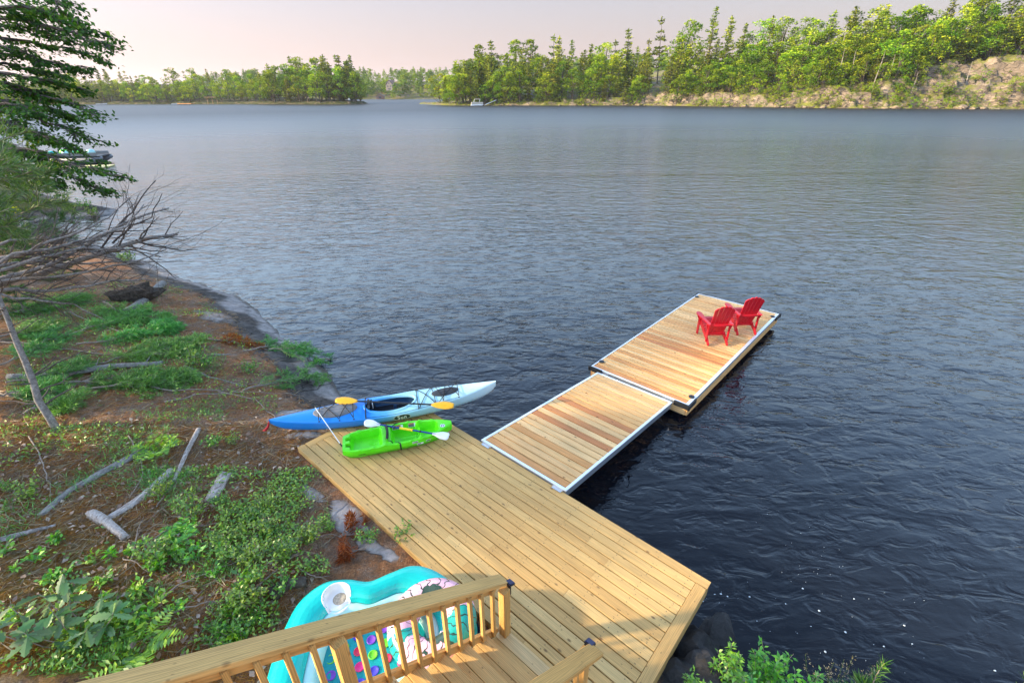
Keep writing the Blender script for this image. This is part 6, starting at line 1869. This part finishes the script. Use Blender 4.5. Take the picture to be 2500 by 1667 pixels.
tone = b.ramp(b.n("ShaderNodeSeparateColor", {0: blk.outputs["Color"]}).outputs[0], [(0.0, 0.62), (1.0, 1.25)])
c = b.mix(1.0, c, tone, 'MULTIPLY')
cr = b.n("ShaderNodeTexVoronoi", {"Vector": b.map(pw, (0.20, 0.20, 0.46)), "Scale": 1.0}, feature='DISTANCE_TO_EDGE').outputs["Distance"]
cr2 = b.n("ShaderNodeTexVoronoi", {"Vector": b.map(pw, (0.5, 0.5, 1.3)), "Scale": 1.0}, feature='DISTANCE_TO_EDGE').outputs["Distance"]
c = b.mix(b.ramp(cr, [(0.0, 0.9), (0.055, 0.0)]), c, (0.02, 0.017, 0.014, 1))
c = b.mix(b.ramp(cr2, [(0.0, 0.6), (0.05, 0.0)]), c, (0.03, 0.025, 0.02, 1))
nz = b.n("ShaderNodeSeparateXYZ", {0: b.n("ShaderNodeNewGeometry").outputs["Normal"]}).outputs["Z"]
veg = b.math('MULTIPLY', b.ramp(nz, [(0.60, 0.0), (0.80, 1.0)]), b.ramp(b.noise(p, 0.20, 6, 0.7), [(0.44, 0.0), (0.53, 1.0)]))
vc = b.ramp(b.noise(p, 1.2, 5, 0.7), [(0.3, (0.05, 0.07, 0.012)), (0.6, (0.17, 0.17, 0.03)), (0.75, (0.22, 0.13, 0.05))])
c = b.mix(veg, c, vc)
b.out(b.principled(color=c, rough=0.9, normal=b.bump(v, 0.6), spec=0.2))
M['granite'] = m
m = new_mat("forest_ground"); b = NB(m)
p = b.pos()
v = b.noise(p, 0.35, 6, 0.7)
b.out(b.principled(color=b.ramp(v, [(0.3, (0.02, 0.030, 0.010)), (0.52, (0.055, 0.060, 0.022)), (0.60, (0.13, 0.10, 0.075)), (0.8, (0.21, 0.17, 0.13))]), rough=0.95, normal=b.bump(v, 0.5), spec=0.1))
M['forest_ground'] = m
strip_mesh("island", ISL, isl_z, M['granite'], 0.75, list(np.arange(-3, 34, 0.75)) + list(np.arange(34, 130, 4.0)), smooth_=False)

rg = random.Random(101)
GI = {"pl": ("pointed dark pine on the island's left half", "pines on the island's left half"), "pr": ("pointed pine on the island's wooded ridge at the right", "pines on the island's right ridge"),
      "bl": ("rounded leafy tree among the pines on the island's left half", "leafy trees on the island's left half"), "br": ("rounded leafy tree on the island's hill above the bare rock", "leafy trees on the island's hill")}
def isl_frame(u):
    seg = np.hypot(*np.diff(ISL, axis=0).T); s = np.concatenate([[0], np.cumsum(seg)])
    x, y = np.interp(u, s, ISL[:, 0]), np.interp(u, s, ISL[:, 1])
    x2, y2 = np.interp(u + 1, s, ISL[:, 0]), np.interp(u + 1, s, ISL[:, 1])
    n_ = math.hypot(x2 - x, y2 - y); return x, y, -(y2 - y) / n_, (x2 - x) / n_
seg = np.hypot(*np.diff(ISL, axis=0).T); sI = np.concatenate([[0], np.cumsum(seg)])
u_at = lambda x: float(np.interp(x, ISL[:, 0], sI))
placed = []
def zone(x):
    for lim, nm in ((-20, "at the island's left tip by the pontoon boat"), (15, "just right of the gangway on the island"), (45, "amid the island's low left half"), (78, "before the island's first pale cliff"), (100, "above the island's first pale cliff"), (122, "on the island's rising slope"), (145, "on the hill left of the big rock"), (168, "above the big rock's left part"), (400, "above the big rock at right")):
        if x < lim: return nm
def put(u, v_, kind, h, wid=1.0, label=None, group=None, mesh=None):
    x, y, nx_, ny_ = isl_frame(u)
    x, y = x + nx_ * v_, y + ny_ * v_
    z = float(isl_z(np.array([x]), np.array([y]))[0]) - 0.2
    left = x < 78
    if kind == 'c': k = ("pine_tree", CON[rg.randrange(5)], GI["pl" if left else "pr"])
    elif kind == 'b': k = ("leafy_tree", BRD[rg.randrange(4)], GI["bl" if left else "br"])
    else: k = ("bush", BUSH[rg.randrange(2)], ("low bush growing from the island's rocks", "bushes on the island's rocks"))
    placed.append((x, y))
    rowz = "in the front row" if v_ < 10 else ("in the middle rows" if v_ < 24 else "on the skyline")
    if x > 130: rowz = "low" if v_ < 22 else ("halfway up" if v_ < 40 else "on the skyline")
    nm_ = {"c": "pointed pine ", "b": "rounded leafy tree ", "s": "low bush among the rocks "}[kind] + (rowz + " " if kind != 's' else "") + zone(x)
    label = label or nm_; group = group or nm_.replace("pine ", "pines ", 1).replace("tree ", "trees ", 1).replace("bush ", "bushes ", 1)
    if kind != 's': h *= 1.34 if left else 1.42
    if kind == 'b': wid *= 1.12
    if kind == 's': h *= 1.35
    return tree(k[0], mesh or k[1], (x, y, z), h, rg.uniform(0, 6.28), label or k[2][0], group or k[2][1], wid * rg.uniform(0.85, 1.2), "bush" if kind == 's' else "tree")
# shore rows and ridge on the left half
u = u_at(-44)
while u < u_at(82):
    put(u + rg.uniform(-1, 1), rg.uniform(1.5, 8), rg.choice('ccbbb'), rg.uniform(6, 12.5), 1.15); u += rg.uniform(2.6, 4.2)
u = u_at(-42)
while u < u_at(86):
    put(u + rg.uniform(-1, 1), rg.uniform(10, 19), rg.choice('cccb'), rg.uniform(12, 17.5), 1.1); u += rg.uniform(3.0, 4.8)
u = u_at(-38)
while u < u_at(92):
    put(u + rg.uniform(-1, 1), rg.uniform(20, 36), rg.choice('cccb'), rg.uniform(13, 19.5) if rg.random() < .8 else 22, 1.0); u += rg.uniform(3.4, 5.6)
# the rising hill on the right
u = u_at(80)
while u < u_at(152):
    put(u, rg.uniform(6, 14), rg.choice('bbbc'), rg.uniform(5, 9), 1.25); u += rg.uniform(2.9, 4.4)
u = u_at(84)
while u < u_at(250):
    x = float(np.interp(u, sI, ISL[:, 0])); o1 = float(np.interp(x, [140, 165, 185, 250], [17, 26, 33, 34]))
    put(u, o1 + rg.uniform(0, 5), rg.choice('bbbbc'), rg.uniform(7.5, 11.5), 1.3); u += rg.uniform(3.0, 4.6)
u = u_at(84)
while u < u_at(255):
    x = float(np.interp(u, sI, ISL[:, 0])); o1 = float(np.interp(x, [140, 165, 185, 250], [27, 36, 42, 43]))
    put(u, o1 + rg.uniform(0, 6), rg.choice('bbbc'), rg.uniform(9, 13), 1.2); u += rg.uniform(3.4, 5.0)
u = u_at(88)
while u < u_at(260):
    x = float(np.interp(u, sI, ISL[:, 0])); o1 = float(np.interp(x, [140, 165, 185, 250], [40, 48, 54, 56]))
    put(u, o1 + rg.uniform(0, 9), rg.choice('bbcc'), rg.uniform(11, 15), 1.1); u += rg.uniform(4.0, 6.0)
# bushes on ledges
for _ in range(95):
    x = rg.uniform(10, 215); wc = float(np.interp(x, [0, 70, 90, 140, 155, 175, 220], [3.5, 4, 7, 8, 18, 26, 28]))
    put(u_at(x), rg.uniform(1.2, wc * 1.15), 's', rg.uniform(1.4, 3.4), 1.2)
for c_ in range(56):
    x0 = rg.uniform(84, 222); wc = float(np.interp(x0, [0, 70, 90, 140, 155, 175, 220], [3.5, 4, 7, 8, 18, 26, 28])); v0 = rg.uniform(1.5, wc * 1.1)
    for _ in range(rg.randint(2, 5)):
        put(u_at(x0 + rg.gauss(0, 2.6)), max(0.8, v0 + rg.gauss(0, 1.3)), 's', rg.uniform(1.4, 3.6), 1.3)
for _ in range(46):
    put(u_at(rg.uniform(-46, 84)), rg.uniform(0.6, 3), 's', rg.uniform(1.2, 2.6), 1.3)
for k, (x, v_, h) in enumerate(((88, 22, 15), (93, 30, 17), (99, 28, 18), (103, 33, 16), (112, 24, 17), (116, 30, 19), (121, 28, 18), (127, 12, 15), (131, 14, 13), (138, 10, 12), (142, 13, 9), (150, 9, 7), (166, 16, 7), (196, 12, 9), (190, 60, 20), (197, 62, 21), (74, 25, 14), (60, 28, 17))):
    xx, yy, nx_, ny_ = isl_frame(u_at(x)); xx, yy = xx + nx_ * v_, yy + ny_ * v_
    snag((xx, yy, float(isl_z(np.array([xx]), np.array([yy]))[0])), h, 200 + k, "bare grey dead trunk standing on the island's right slope" if x > 80 else "bare grey dead trunk among the island's pines", "dead trunks on the island's slope" if x > 80 else "dead trunks among the island's pines")
gbm = [boulder_mesh(s, M['granite'], 0.9, 2) for s in (31, 32, 33, 34)]
for _ in range(70):
    x = rg.uniform(-20, 215); xx, yy, nx_, ny_ = isl_frame(u_at(x)); v_ = rg.uniform(-0.6, 3.0)
    xx, yy = xx + nx_ * v_, yy + ny_ * v_
    s = rg.uniform(0.5, 2.0) * (0.6 if x < 60 else 1.0)
    o = place("shore_boulder", gbm[rg.randrange(4)], None, (xx, yy, WATER_Z + s * 0.15), (0, 0, rg.uniform(0, 6.28))); o.scale = (s * rg.uniform(1, 1.7), s, s * rg.uniform(.5, .8))
    tag(o, "pale granite boulder at the waterline " + zone(x), "boulder", "boulders at the waterline " + zone(x))

# ------------------------------------------------------------------ left far shore
LFT = np.array([(-560, 470), (-430, 428), (-340, 409), (-270, 396), (-215, 384), (-178, 372), (-160, 362), (-130, 352), (-106, 349), (-97, 356), (-99, 372), (-125, 400), (-170, 430)], dtype=float)
def lft_z(x, y):
    d = line_dist(LFT, x, y) + 3 * fbm(x / 16, y / 16, 81, 3)
    hl = np.interp(x, [-560, -330, -200, -150, -100], [16, 13, 10, 7, 3])
    z = WATER_Z + 1.6 * sst(d / 4) + hl * sst((d - 3) / 60) + 0.6 * fbm(x / 7, y / 7, 83, 3) * np.clip(d / 3, 0, 1)
    return np.where(d < 0, WATER_Z - 0.6 + d * 0.3, z)
strip_mesh("far_shore", LFT, lft_z, M['forest_ground'], 2.0, list(np.arange(-4, 20, 1.5)) + list(np.arange(20, 110, 6.0)), smooth_=False)
segL = np.hypot(*np.diff(LFT, axis=0).T); sL = np.concatenate([[0], np.cumsum(segL)])
def put_left(u, v_, kind, h):
    x, y = np.interp(u, sL, LFT[:, 0]), np.interp(u, sL, LFT[:, 1]); x2, y2 = np.interp(u + 1, sL, LFT[:, 0]), np.interp(u + 1, sL, LFT[:, 1])
    n_ = math.hypot(x2 - x, y2 - y); x, y = x - (y2 - y) / n_ * v_, y + (x2 - x) / n_ * v_
    z = float(lft_z(np.array([x]), np.array([y]))[0]) - 0.3
    zn = "beside the maple's branches" if x < -290 else ("left of the orange dock" if x < -235 else ("between the orange dock and the wooded point" if x < -182 else ("on the left part of the wooded point" if x < -135 else "on the tip of the wooded point")))
    rowz = "front row" if v_ < 8 else ("middle row" if v_ < 19 else "skyline")
    lab = ("pine" if kind == 'c' else "leafy tree") + " of the far shore's " + rowz + " " + zn
    tree("pine_tree" if kind == 'c' else "leafy_tree", CON[rg.randrange(5)] if kind == 'c' else BRD[rg.randrange(4)], (x, y, z), h, rg.uniform(0, 6.28), lab, lab.replace("pine ", "pines ", 1).replace("leafy tree ", "leafy trees ", 1), rg.uniform(1.0, 1.35))
for (v0, v1, st_, h0, h1, mix_, ue) in ((2, 7, 7.0, 11, 16, 'cbbb', 560), (9, 17, 7.5, 14, 20, 'cbbb', 500), (22, 36, 8.5, 15, 21, 'cccb', 490)):
    u = 100
    while u < ue:
        x_ = float(np.interp(u, sL, LFT[:, 0]))
        k = 1.22 if x_ > -175 else 1.0
        put_left(u, rg.uniform(v0, v1), rg.choice(mix_ + ('cc' if x_ > -175 else '')), rg.uniform(h0, h1) * k * (1.12 if k > 1 else 0.92)); u += rg.uniform(.7, 1.25) * st_

# ------------------------------------------------------------------ farthest shore, read as one wood
FAR = np.array([(-620, 760), (-420, 690), (-260, 655), (-160, 640), (-60, 632), (20, 628), (140, 620), (300, 600), (520, 560)], dtype=float)
def far_z(x, y):
    d = line_dist(FAR, x, y) + 5 * fbm(x / 30, y / 30, 91, 3)
    hl = np.interp(x, [-600, -200, -90, 20, 120, 500], [20, 20, 20, 24, 30, 36])
    rk = np.interp(x, [-90, -55, 40, 80], [1, 9, 11, 4])
    z = WATER_Z + rk * sst(d / 16) + hl * sst((d - 8) / 120) + 1.5 * fbm(x / 12, y / 12, 93, 3) * np.clip(d / 4, 0, 1)
    return np.where(d < 0, WATER_Z - 1, z)
strip_mesh("distant_shore", FAR, far_z, M['granite'], 3.0, list(np.arange(-6, 40, 2.5)) + list(np.arange(40, 230, 12.0)), smooth_=False)
ng = np.random.default_rng(55)
segF = np.hypot(*np.diff(FAR, axis=0).T); sF = np.concatenate([[0], np.cumsum(segF)])
Vs, Fs, Ts = [], [], []
nF = 0
def mesh_arrays(me):
    v = np.zeros(len(me.vertices) * 3, dtype=np.float32); me.vertices.foreach_get("co", v)
    t = np.zeros(len(me.polygons), dtype=np.float32); me.attributes["tint"].data.foreach_get("value", t)
    return v.reshape(-1, 3), t
protos = [mesh_arrays(c[1]) for c in CON[:3] + BRD[:3]]
protos = [(v.reshape(-1, 4, 3)[::3].reshape(-1, 3), t[::3]) for v, t in protos]
for _ in range(620):
    u = ng.uniform(150, 900); x, y = np.interp(u, sF, FAR[:, 0]), np.interp(u, sF, FAR[:, 1])
    v_ = ng.uniform(3, 150) ** 1.0
    if -75 < x < 60 and v_ < 17: continue
    x2, y2 = np.interp(u + 1, sF, FAR[:, 0]), np.interp(u + 1, sF, FAR[:, 1]); n_ = math.hypot(x2 - x, y2 - y)
    x, y = x - (y2 - y) / n_ * v_, y + (x2 - x) / n_ * v_
    z = float(far_z(np.array([x]), np.array([y]))[0]) - 0.5
    pv, pt = protos[ng.integers(6)]
    h = ng.uniform(12, 20); a = ng.uniform(0, 6.28)
    R = np.array([[math.cos(a), -math.sin(a), 0], [math.sin(a), math.cos(a), 0], [0, 0, 1]])
    q = (pv * np.array([1.5, 1.5, 1]) * h) @ R.T + np.array([x, y, z])
    # broader leaves stand in for the ones left out
    q4 = q.reshape(-1, 4, 3); c_ = q4.mean(axis=1, keepdims=True); q = (c_ + (q4 - c_) * 1.7).reshape(-1, 3)
    Vs.append(q); Fs.append(np.arange(len(q)).reshape(-1, 4) + nF); nF += len(q); Ts.append(pt * 0.7 + ng.uniform(0, .3))
o = place("distant_wood", np_mesh("distant_wood", np.concatenate(Vs), np.concatenate(Fs), M['leaf_far'], np.concatenate(Ts)))
tag(o, "hazy mixed wood covering the most distant shore", "wood", kind="stuff")

# ------------------------------------------------------------------ things on the far shores
M['white_wall'] = plain("white_wall", (0.72, 0.72, 0.74), 0.7, 0, 0.05, 1)
M['grey_wall'] = plain("grey_wall", (0.13, 0.12, 0.12), 0.8, 0, 0.15, 1)
M['roof_brown'] = plain("roof_brown", (0.17, 0.10, 0.08), 0.8, 0, 0.2, 1)
M['window_glass'] = plain("window_glass", (0.05, 0.06, 0.08), 0.25, 0, 0.1, 1)
M['canvas'] = plain("canvas", (0.48, 0.44, 0.37), 0.7, 0, 0.1, 1)
def house(name, label, loc, rz, w, d, h, rh, wall, roof, wins, cat="house"):
    t = thing(name, label, cat, loc, (0, 0, rz))
    MB().box((0, 0, h / 2), (w, d, h)).add([(-w / 2, -d / 2, h), (w / 2, -d / 2, h), (0, -d / 2, h + rh), (-w / 2, d / 2, h), (w / 2, d / 2, h), (0, d / 2, h + rh)], [(0, 1, 2), (4, 3, 5)]).build("wall", wall, t)
    r_ = MB()
    for s in (-1, 1):
        a = Vector((s * (w / 2 + 0.5), 0, h - 0.5 * rh / (w / 2))); c_ = Vector((0, 0, h + rh + 0.05))
        r_.add([(a.x, -d / 2 - .6, a.z), (a.x, d / 2 + .6, a.z), (0, d / 2 + .6, c_.z), (0, -d / 2 - .6, c_.z), (a.x, -d / 2 - .6, a.z + .25), (a.x, d / 2 + .6, a.z + .25), (0, d / 2 + .6, c_.z + .25), (0, -d / 2 - .6, c_.z + .25)],
               [(0, 1, 2, 3), (7, 6, 5, 4), (0, 4, 5, 1), (3, 2, 6, 7), (0, 3, 7, 4), (1, 5, 6, 2)])
    r_.build("roof", roof, t)
    for (x, z, ww, wh) in wins:
        wn_ = MB().box((x, -d / 2 - 0.04, z), (ww + .3, 0.12, wh + .3)).build("window", M['roof_brown'], t)
        MB().box((x, -d / 2 - 0.11, z), (ww, 0.06, wh)).build("pane", M['window_glass'], wn_)
    return t
q = at_y(955, 208, 655)
house("cottage", "tall gabled cottage standing among the trees of the distant shore", (q.x, q.y, q.z - 6), -0.35, 9, 10, 6.5, 4.5, M['grey_wall'], M['roof_brown'], [(-2.0, 4.6, 2.0, 1.8), (2.0, 4.6, 2.0, 1.8), (0, 7.8, 1.8, 1.6), (0, 1.9, 4, 1.5)])
q = at_z(858, 238.5, WATER_Z)
house("boathouse", "white boathouse at the water behind the wooded point", (at_y(860, 236, 600).x, 600, WATER_Z + .3), 0.3, 9, 11, 4, 3.2, M['white_wall'], M['grey_wall'], [(-2, 2, 2.4, 2.4), (2, 2, 2.4, 2.4)], "boathouse")
q = at_y(928, 233, 622)
house("lakeside_hut", "small orange brown hut at the waterline of the distant shore", (q.x, 622, WATER_Z + .3), 0.1, 9, 6, 3.4, 2.0, plain("cedar_wall", (0.20, 0.11, 0.07), 0.8), M['grey_wall'], [(0, 1.8, 3, 1.6)], "hut")
def small_boat(name, label, loc, rz, L, W, hull_m, group=None):
    t = thing(name, label, "boat", loc, (0, 0, rz), group)
    P = []
    for i in range(11):
        u = i / 10; w = W / 2 * (1 - max(0, (u - .55) / .45) ** 2.2); sh = 0.55 + 0.35 * u * u
        P.append([(L * (u - .5), -w * 0.75, 0.0 + .3 * max(0, u - .7)), (L * (u - .5), -w, sh), (L * (u - .5), -w * .86, sh + .02), (L * (u - .5), -w * .8, 0.3), (L * (u - .5), w * .8, 0.3), (L * (u - .5), w * .86, sh + .02), (L * (u - .5), w, sh), (L * (u - .5), w * 0.75, 0.0 + .3 * max(0, u - .7))])
    MB().grid(P, True).build("hull", hull_m, t)
    MB().box((L * .02, 0, 0.95), (0.06, W * .75, 0.5)).build("windscreen", M['window_glass'], t)
    MB().box((-L * .25, 0, 0.5), (L * .18, W * .7, 0.4)).build("seat", M['canvas'], t)
    MB().box((-L * .53, 0, 0.55), (0.4, 0.4, 0.8)).build("outboard", M['black_plastic'], t)
    return t
# pontoon boat and gangway at the island's tip
q = at_z(1165, 262, WATER_Z)
q = Vector((q.x, 289.5, WATER_Z)); q.x = at_y(1165, 262, 289.5).x
pb_ = thing("pontoon_boat", "white pontoon boat with folded canopy moored at the island's left tip", "boat", q, (0, 0, 0.15))
for s in (-1, 1):
    MB().tube([(-3.4, s * .95, .25), (2.6, s * .95, .25), (3.4, s * .95, .5)], [0.38, 0.38, 0.1], 10).build("pontoon", M['aluminium'], pb_)
MB().box((0, 0, 0.72), (6.6, 2.5, 0.14)).build("floor", M['canvas'], pb_)
for s in (-1, 1): MB().box((0, s * 1.2, 1.25), (6.2, 0.08, 0.9)).build("side_panel", M['canvas'], pb_)
for s in (-1, 1): MB().box((s * 3.1, 0, 1.25), (0.08, 2.3, 0.9)).build("end_panel", M['canvas'], pb_)
MB().box((-1.2, 0, 1.35), (1.6, 1.8, 0.7)).build("seat", M['white_wall'], pb_)
for x in (-1.8, 1.2):
    MB().tube([(x, -1.2, 1.7), (x + .5, -1.2, 3.1), (x + .5, 1.2, 3.1), (x, 1.2, 1.7)], 0.06, 6).build("canopy_frame", M['white_wall'], pb_)
MB().tube([(-1.3, -1.2, 3.15), (1.7, -1.2, 3.15)], 0.14, 8).build("folded_canopy", M['canvas'], pb_)
MB().box((3.6, 0, 0.8), (0.5, 0.5, 1.1)).build("outboard", M['black_plastic'], pb_)
a = at_y(1183, 260, 290); c_ = at_y(1211, 247, 293)
gw = thing("island_gangway", "pale gangway slanting up from the pontoon boat to the island", "gangway", (a.x, a.y, WATER_Z + 0.4))
d_ = Vector((c_.x - a.x, c_.y - a.y, 2.3))
R_, L_ = frame_from((0, 0, 0), d_, (0, 1, 0))
MB().box((0, 0, L_ / 2), (1.3, 0.12, L_), R_).build("walkway", M['white_wall'], gw)
for s in (-1, 1): MB().box((s * 0.62, -0.14, L_ / 2), (0.08, 0.2, L_), R_).build("side_rail", M['aluminium'], gw)
small_boat("motor_boat", "white motor boat at the far left shore beside the maple's leaves", (at_y(248, 253, 398).x, 398, WATER_Z), 0.2, 7, 2.4, M['white_wall'], "small boats at the far shores")
small_boat("motor_boat", "tiny white boat under the trees of the far left shore's middle", (at_y(425, 253, 376).x, 376, WATER_Z), 0.3, 3.5, 1.6, M['white_wall'], "small boats at the far shores")
small_boat("motor_boat", "white boats' moored hull below the pink rocks of the distant shore", (at_y(1085, 236, 624).x, 624, WATER_Z), 0.0, 13, 4, M['white_wall'], "small boats at the far shores")
for k, (px, y0, L, lab) in enumerate(((452, 379, 13, "flat orange brown dock on the far left shore"), (520, 372, 10, "small raised platform among the trees of the far left shore"))):
    x = at_y(px, 252, y0).x
    t = thing("far_dock", lab, "dock", (x, y0, WATER_Z + (0.5 if k == 0 else 4.5)), (0, 0, -0.25))
    MB().box((0, 0, 0), (L, 3, 0.3)).build("platform", M['dock_wood'] if k == 0 else M['dark_wood'], t)
    for s in (-1, 0, 1): MB().box((s * L * .4, 0, -1.0 - 1.5 * k), (0.3, 0.3, 2.0 + 3 * k)).build("post", M['dark_wood'], t)

# moored pontoon boat seen through the maple on the left
q = at_z(205, 398, WATER_Z)
M['boat_grey'] = plain("boat_grey", (0.20, 0.21, 0.23), 0.5)
mo = thing("moored_boat", "grey moored boat with colourful water toys behind the maple branches", "boat", (q.x, q.y, WATER_Z), (0, 0, 0.12))
for s in (-1, 1):
    MB().tube([(-3.6, s * .8, .3), (1.5, s * .8, .3), (2.4, s * .8, .55)], [0.34, 0.34, 0.16], 12).build("pontoon", M['boat_grey'], mo, smooth=True)
MB().box((-.6, 0, 0.68), (5.8, 2.0, 0.12)).build("floor", M['hatch_dark'], mo)
MB().box((-.6, -1.0, 0.9), (5.4, 0.06, 0.3)).build("side_panel", M['boat_grey'], mo)
MB().box((-.6, 1.0, 0.9), (5.4, 0.06, 0.3)).build("side_panel", M['boat_grey'], mo)
toy = thing("water_toys", "lime and turquoise inflatables piled on the grey moored boat", "inflatables", (q.x - 0.8, q.y, WATER_Z + 0.745))
for k in range(6):
    o = MB().lathe([(0.0, .0), (.4, .02), (.5, .2), (.4, .4), (0.0, .45)], 14).build("inflatable", [M['turquoise'], M['lime'], M['pale_aqua']][k % 3], toy, (-1.8 + .7 * k, (-.3, .3)[k % 2], 0.0), smooth=True)
    o.scale = (0.8, .7, 1.0 + .2 * (k % 2))
q2 = at_z(228, 409, WATER_Z)
fm = thing("floating_mat", "pale yellow floating mat beside the grey moored boat", "mat", (q2.x, q2.y, WATER_Z + .02), (0, 0, 0.25))
MB().box((0, 0, 0.05), (3.0, 1.7, 0.1)).build("pad", plain("pale_yellow", (0.75, 0.66, 0.30), 0.6), fm)

# greenery on the bank behind the maple
rg = random.Random(404)
for k in range(26):
    x, y = rg.uniform(-62, -19), rg.uniform(19, 60)
    dsh = float(shore_dist(np.array([x]), np.array([y]))[0])
    if dsh < 0.7 or dsh > 16: continue
    tree("bank_bush", BUSH[k % 2], (x, y, gz(x, y) - .1), rg.uniform(1.0, 2.6), rg.uniform(0, 6.28), "dark bush on the far bank behind the maple at the left edge", "bushes on the bank behind the maple", 1.2, "bush")
for k, (x, y, h) in enumerate(((-30, 25, 7), (-36, 31, 8), (-33, 22, 6.5), (-43, 38, 9), (-50, 45, 10), (-40, 27, 8), (-58, 58, 10), (-29, 29.5, 4.5))):
    tree("bank_tree", BRD[k % 4], (x, y, gz(x, y) - .1), h, rg.uniform(0, 6.28), "dark leafy tree on the far bank behind the maple", "trees on the bank behind the maple", 1.1)

# ------------------------------------------------------------------ wood on the bank to the left, beyond the frame, that keeps the deck in shade
rg = random.Random(303)
cph, sph = math.cos(SUN_DIR), math.sin(SUN_DIR)
def by_sun(along, across):
    """point 'along' metres towards the sun and 'across' metres to its right, seen from the deck"""
    return (-cph * along - sph * across, -sph * along + cph * across)
def inframe(x, y, z, mgn=1.0):
    d = Vector((x, y, z)) - ORIGIN
    yc = d.y * math.cos(PITCH) - d.z * math.sin(PITCH)
    return yc > 0 and d.x / yc > -1250 / FPX - mgn / max(yc, 1)
n_sh = 0
for along in (27,):
    a_ = 6.2
    while a_ < 30:
        x, y = by_sun(along + rg.uniform(-1.2, 1.2), a_ + rg.uniform(-.5, .5)); g_ = gz(x, y)
        if shore_dist(np.array([x]), np.array([y]))[0] > 1.5 and not inframe(x, y, g_, 3.2) and not inframe(x, y, g_ + 6, 3.0):
            tree("bank_tree", BRD[rg.randrange(4)], (x, y, g_ - .2), rg.uniform(11, 14.5), rg.uniform(0, 6.28), "leafy tree of the wood on the bank left of the view", "wood on the bank left of the view", 1.15); n_sh += 1
        a_ += rg.uniform(4.0, 5.4)
# ------------------------------------------------------------------ smoke haze
m = new_mat("haze"); b = NB(m)
vol = b.n("ShaderNodeVolumePrincipled", {"Color": (0.90, 0.91, 0.97, 1), "Density": 0.00009, "Anisotropy": 0.2})
o_ = b.t.nodes.new("ShaderNodeOutputMaterial"); b.t.links.new(vol.outputs[0], o_.inputs["Volume"])
hz = MB().box((0, 0, 0), (6000, 5200, 100)).build("haze", m, loc=(0, 2400, 40))
hz["kind"] = "stuff"; hz["label"] = "thin smoky haze over the whole lake"; hz["category"] = "haze"
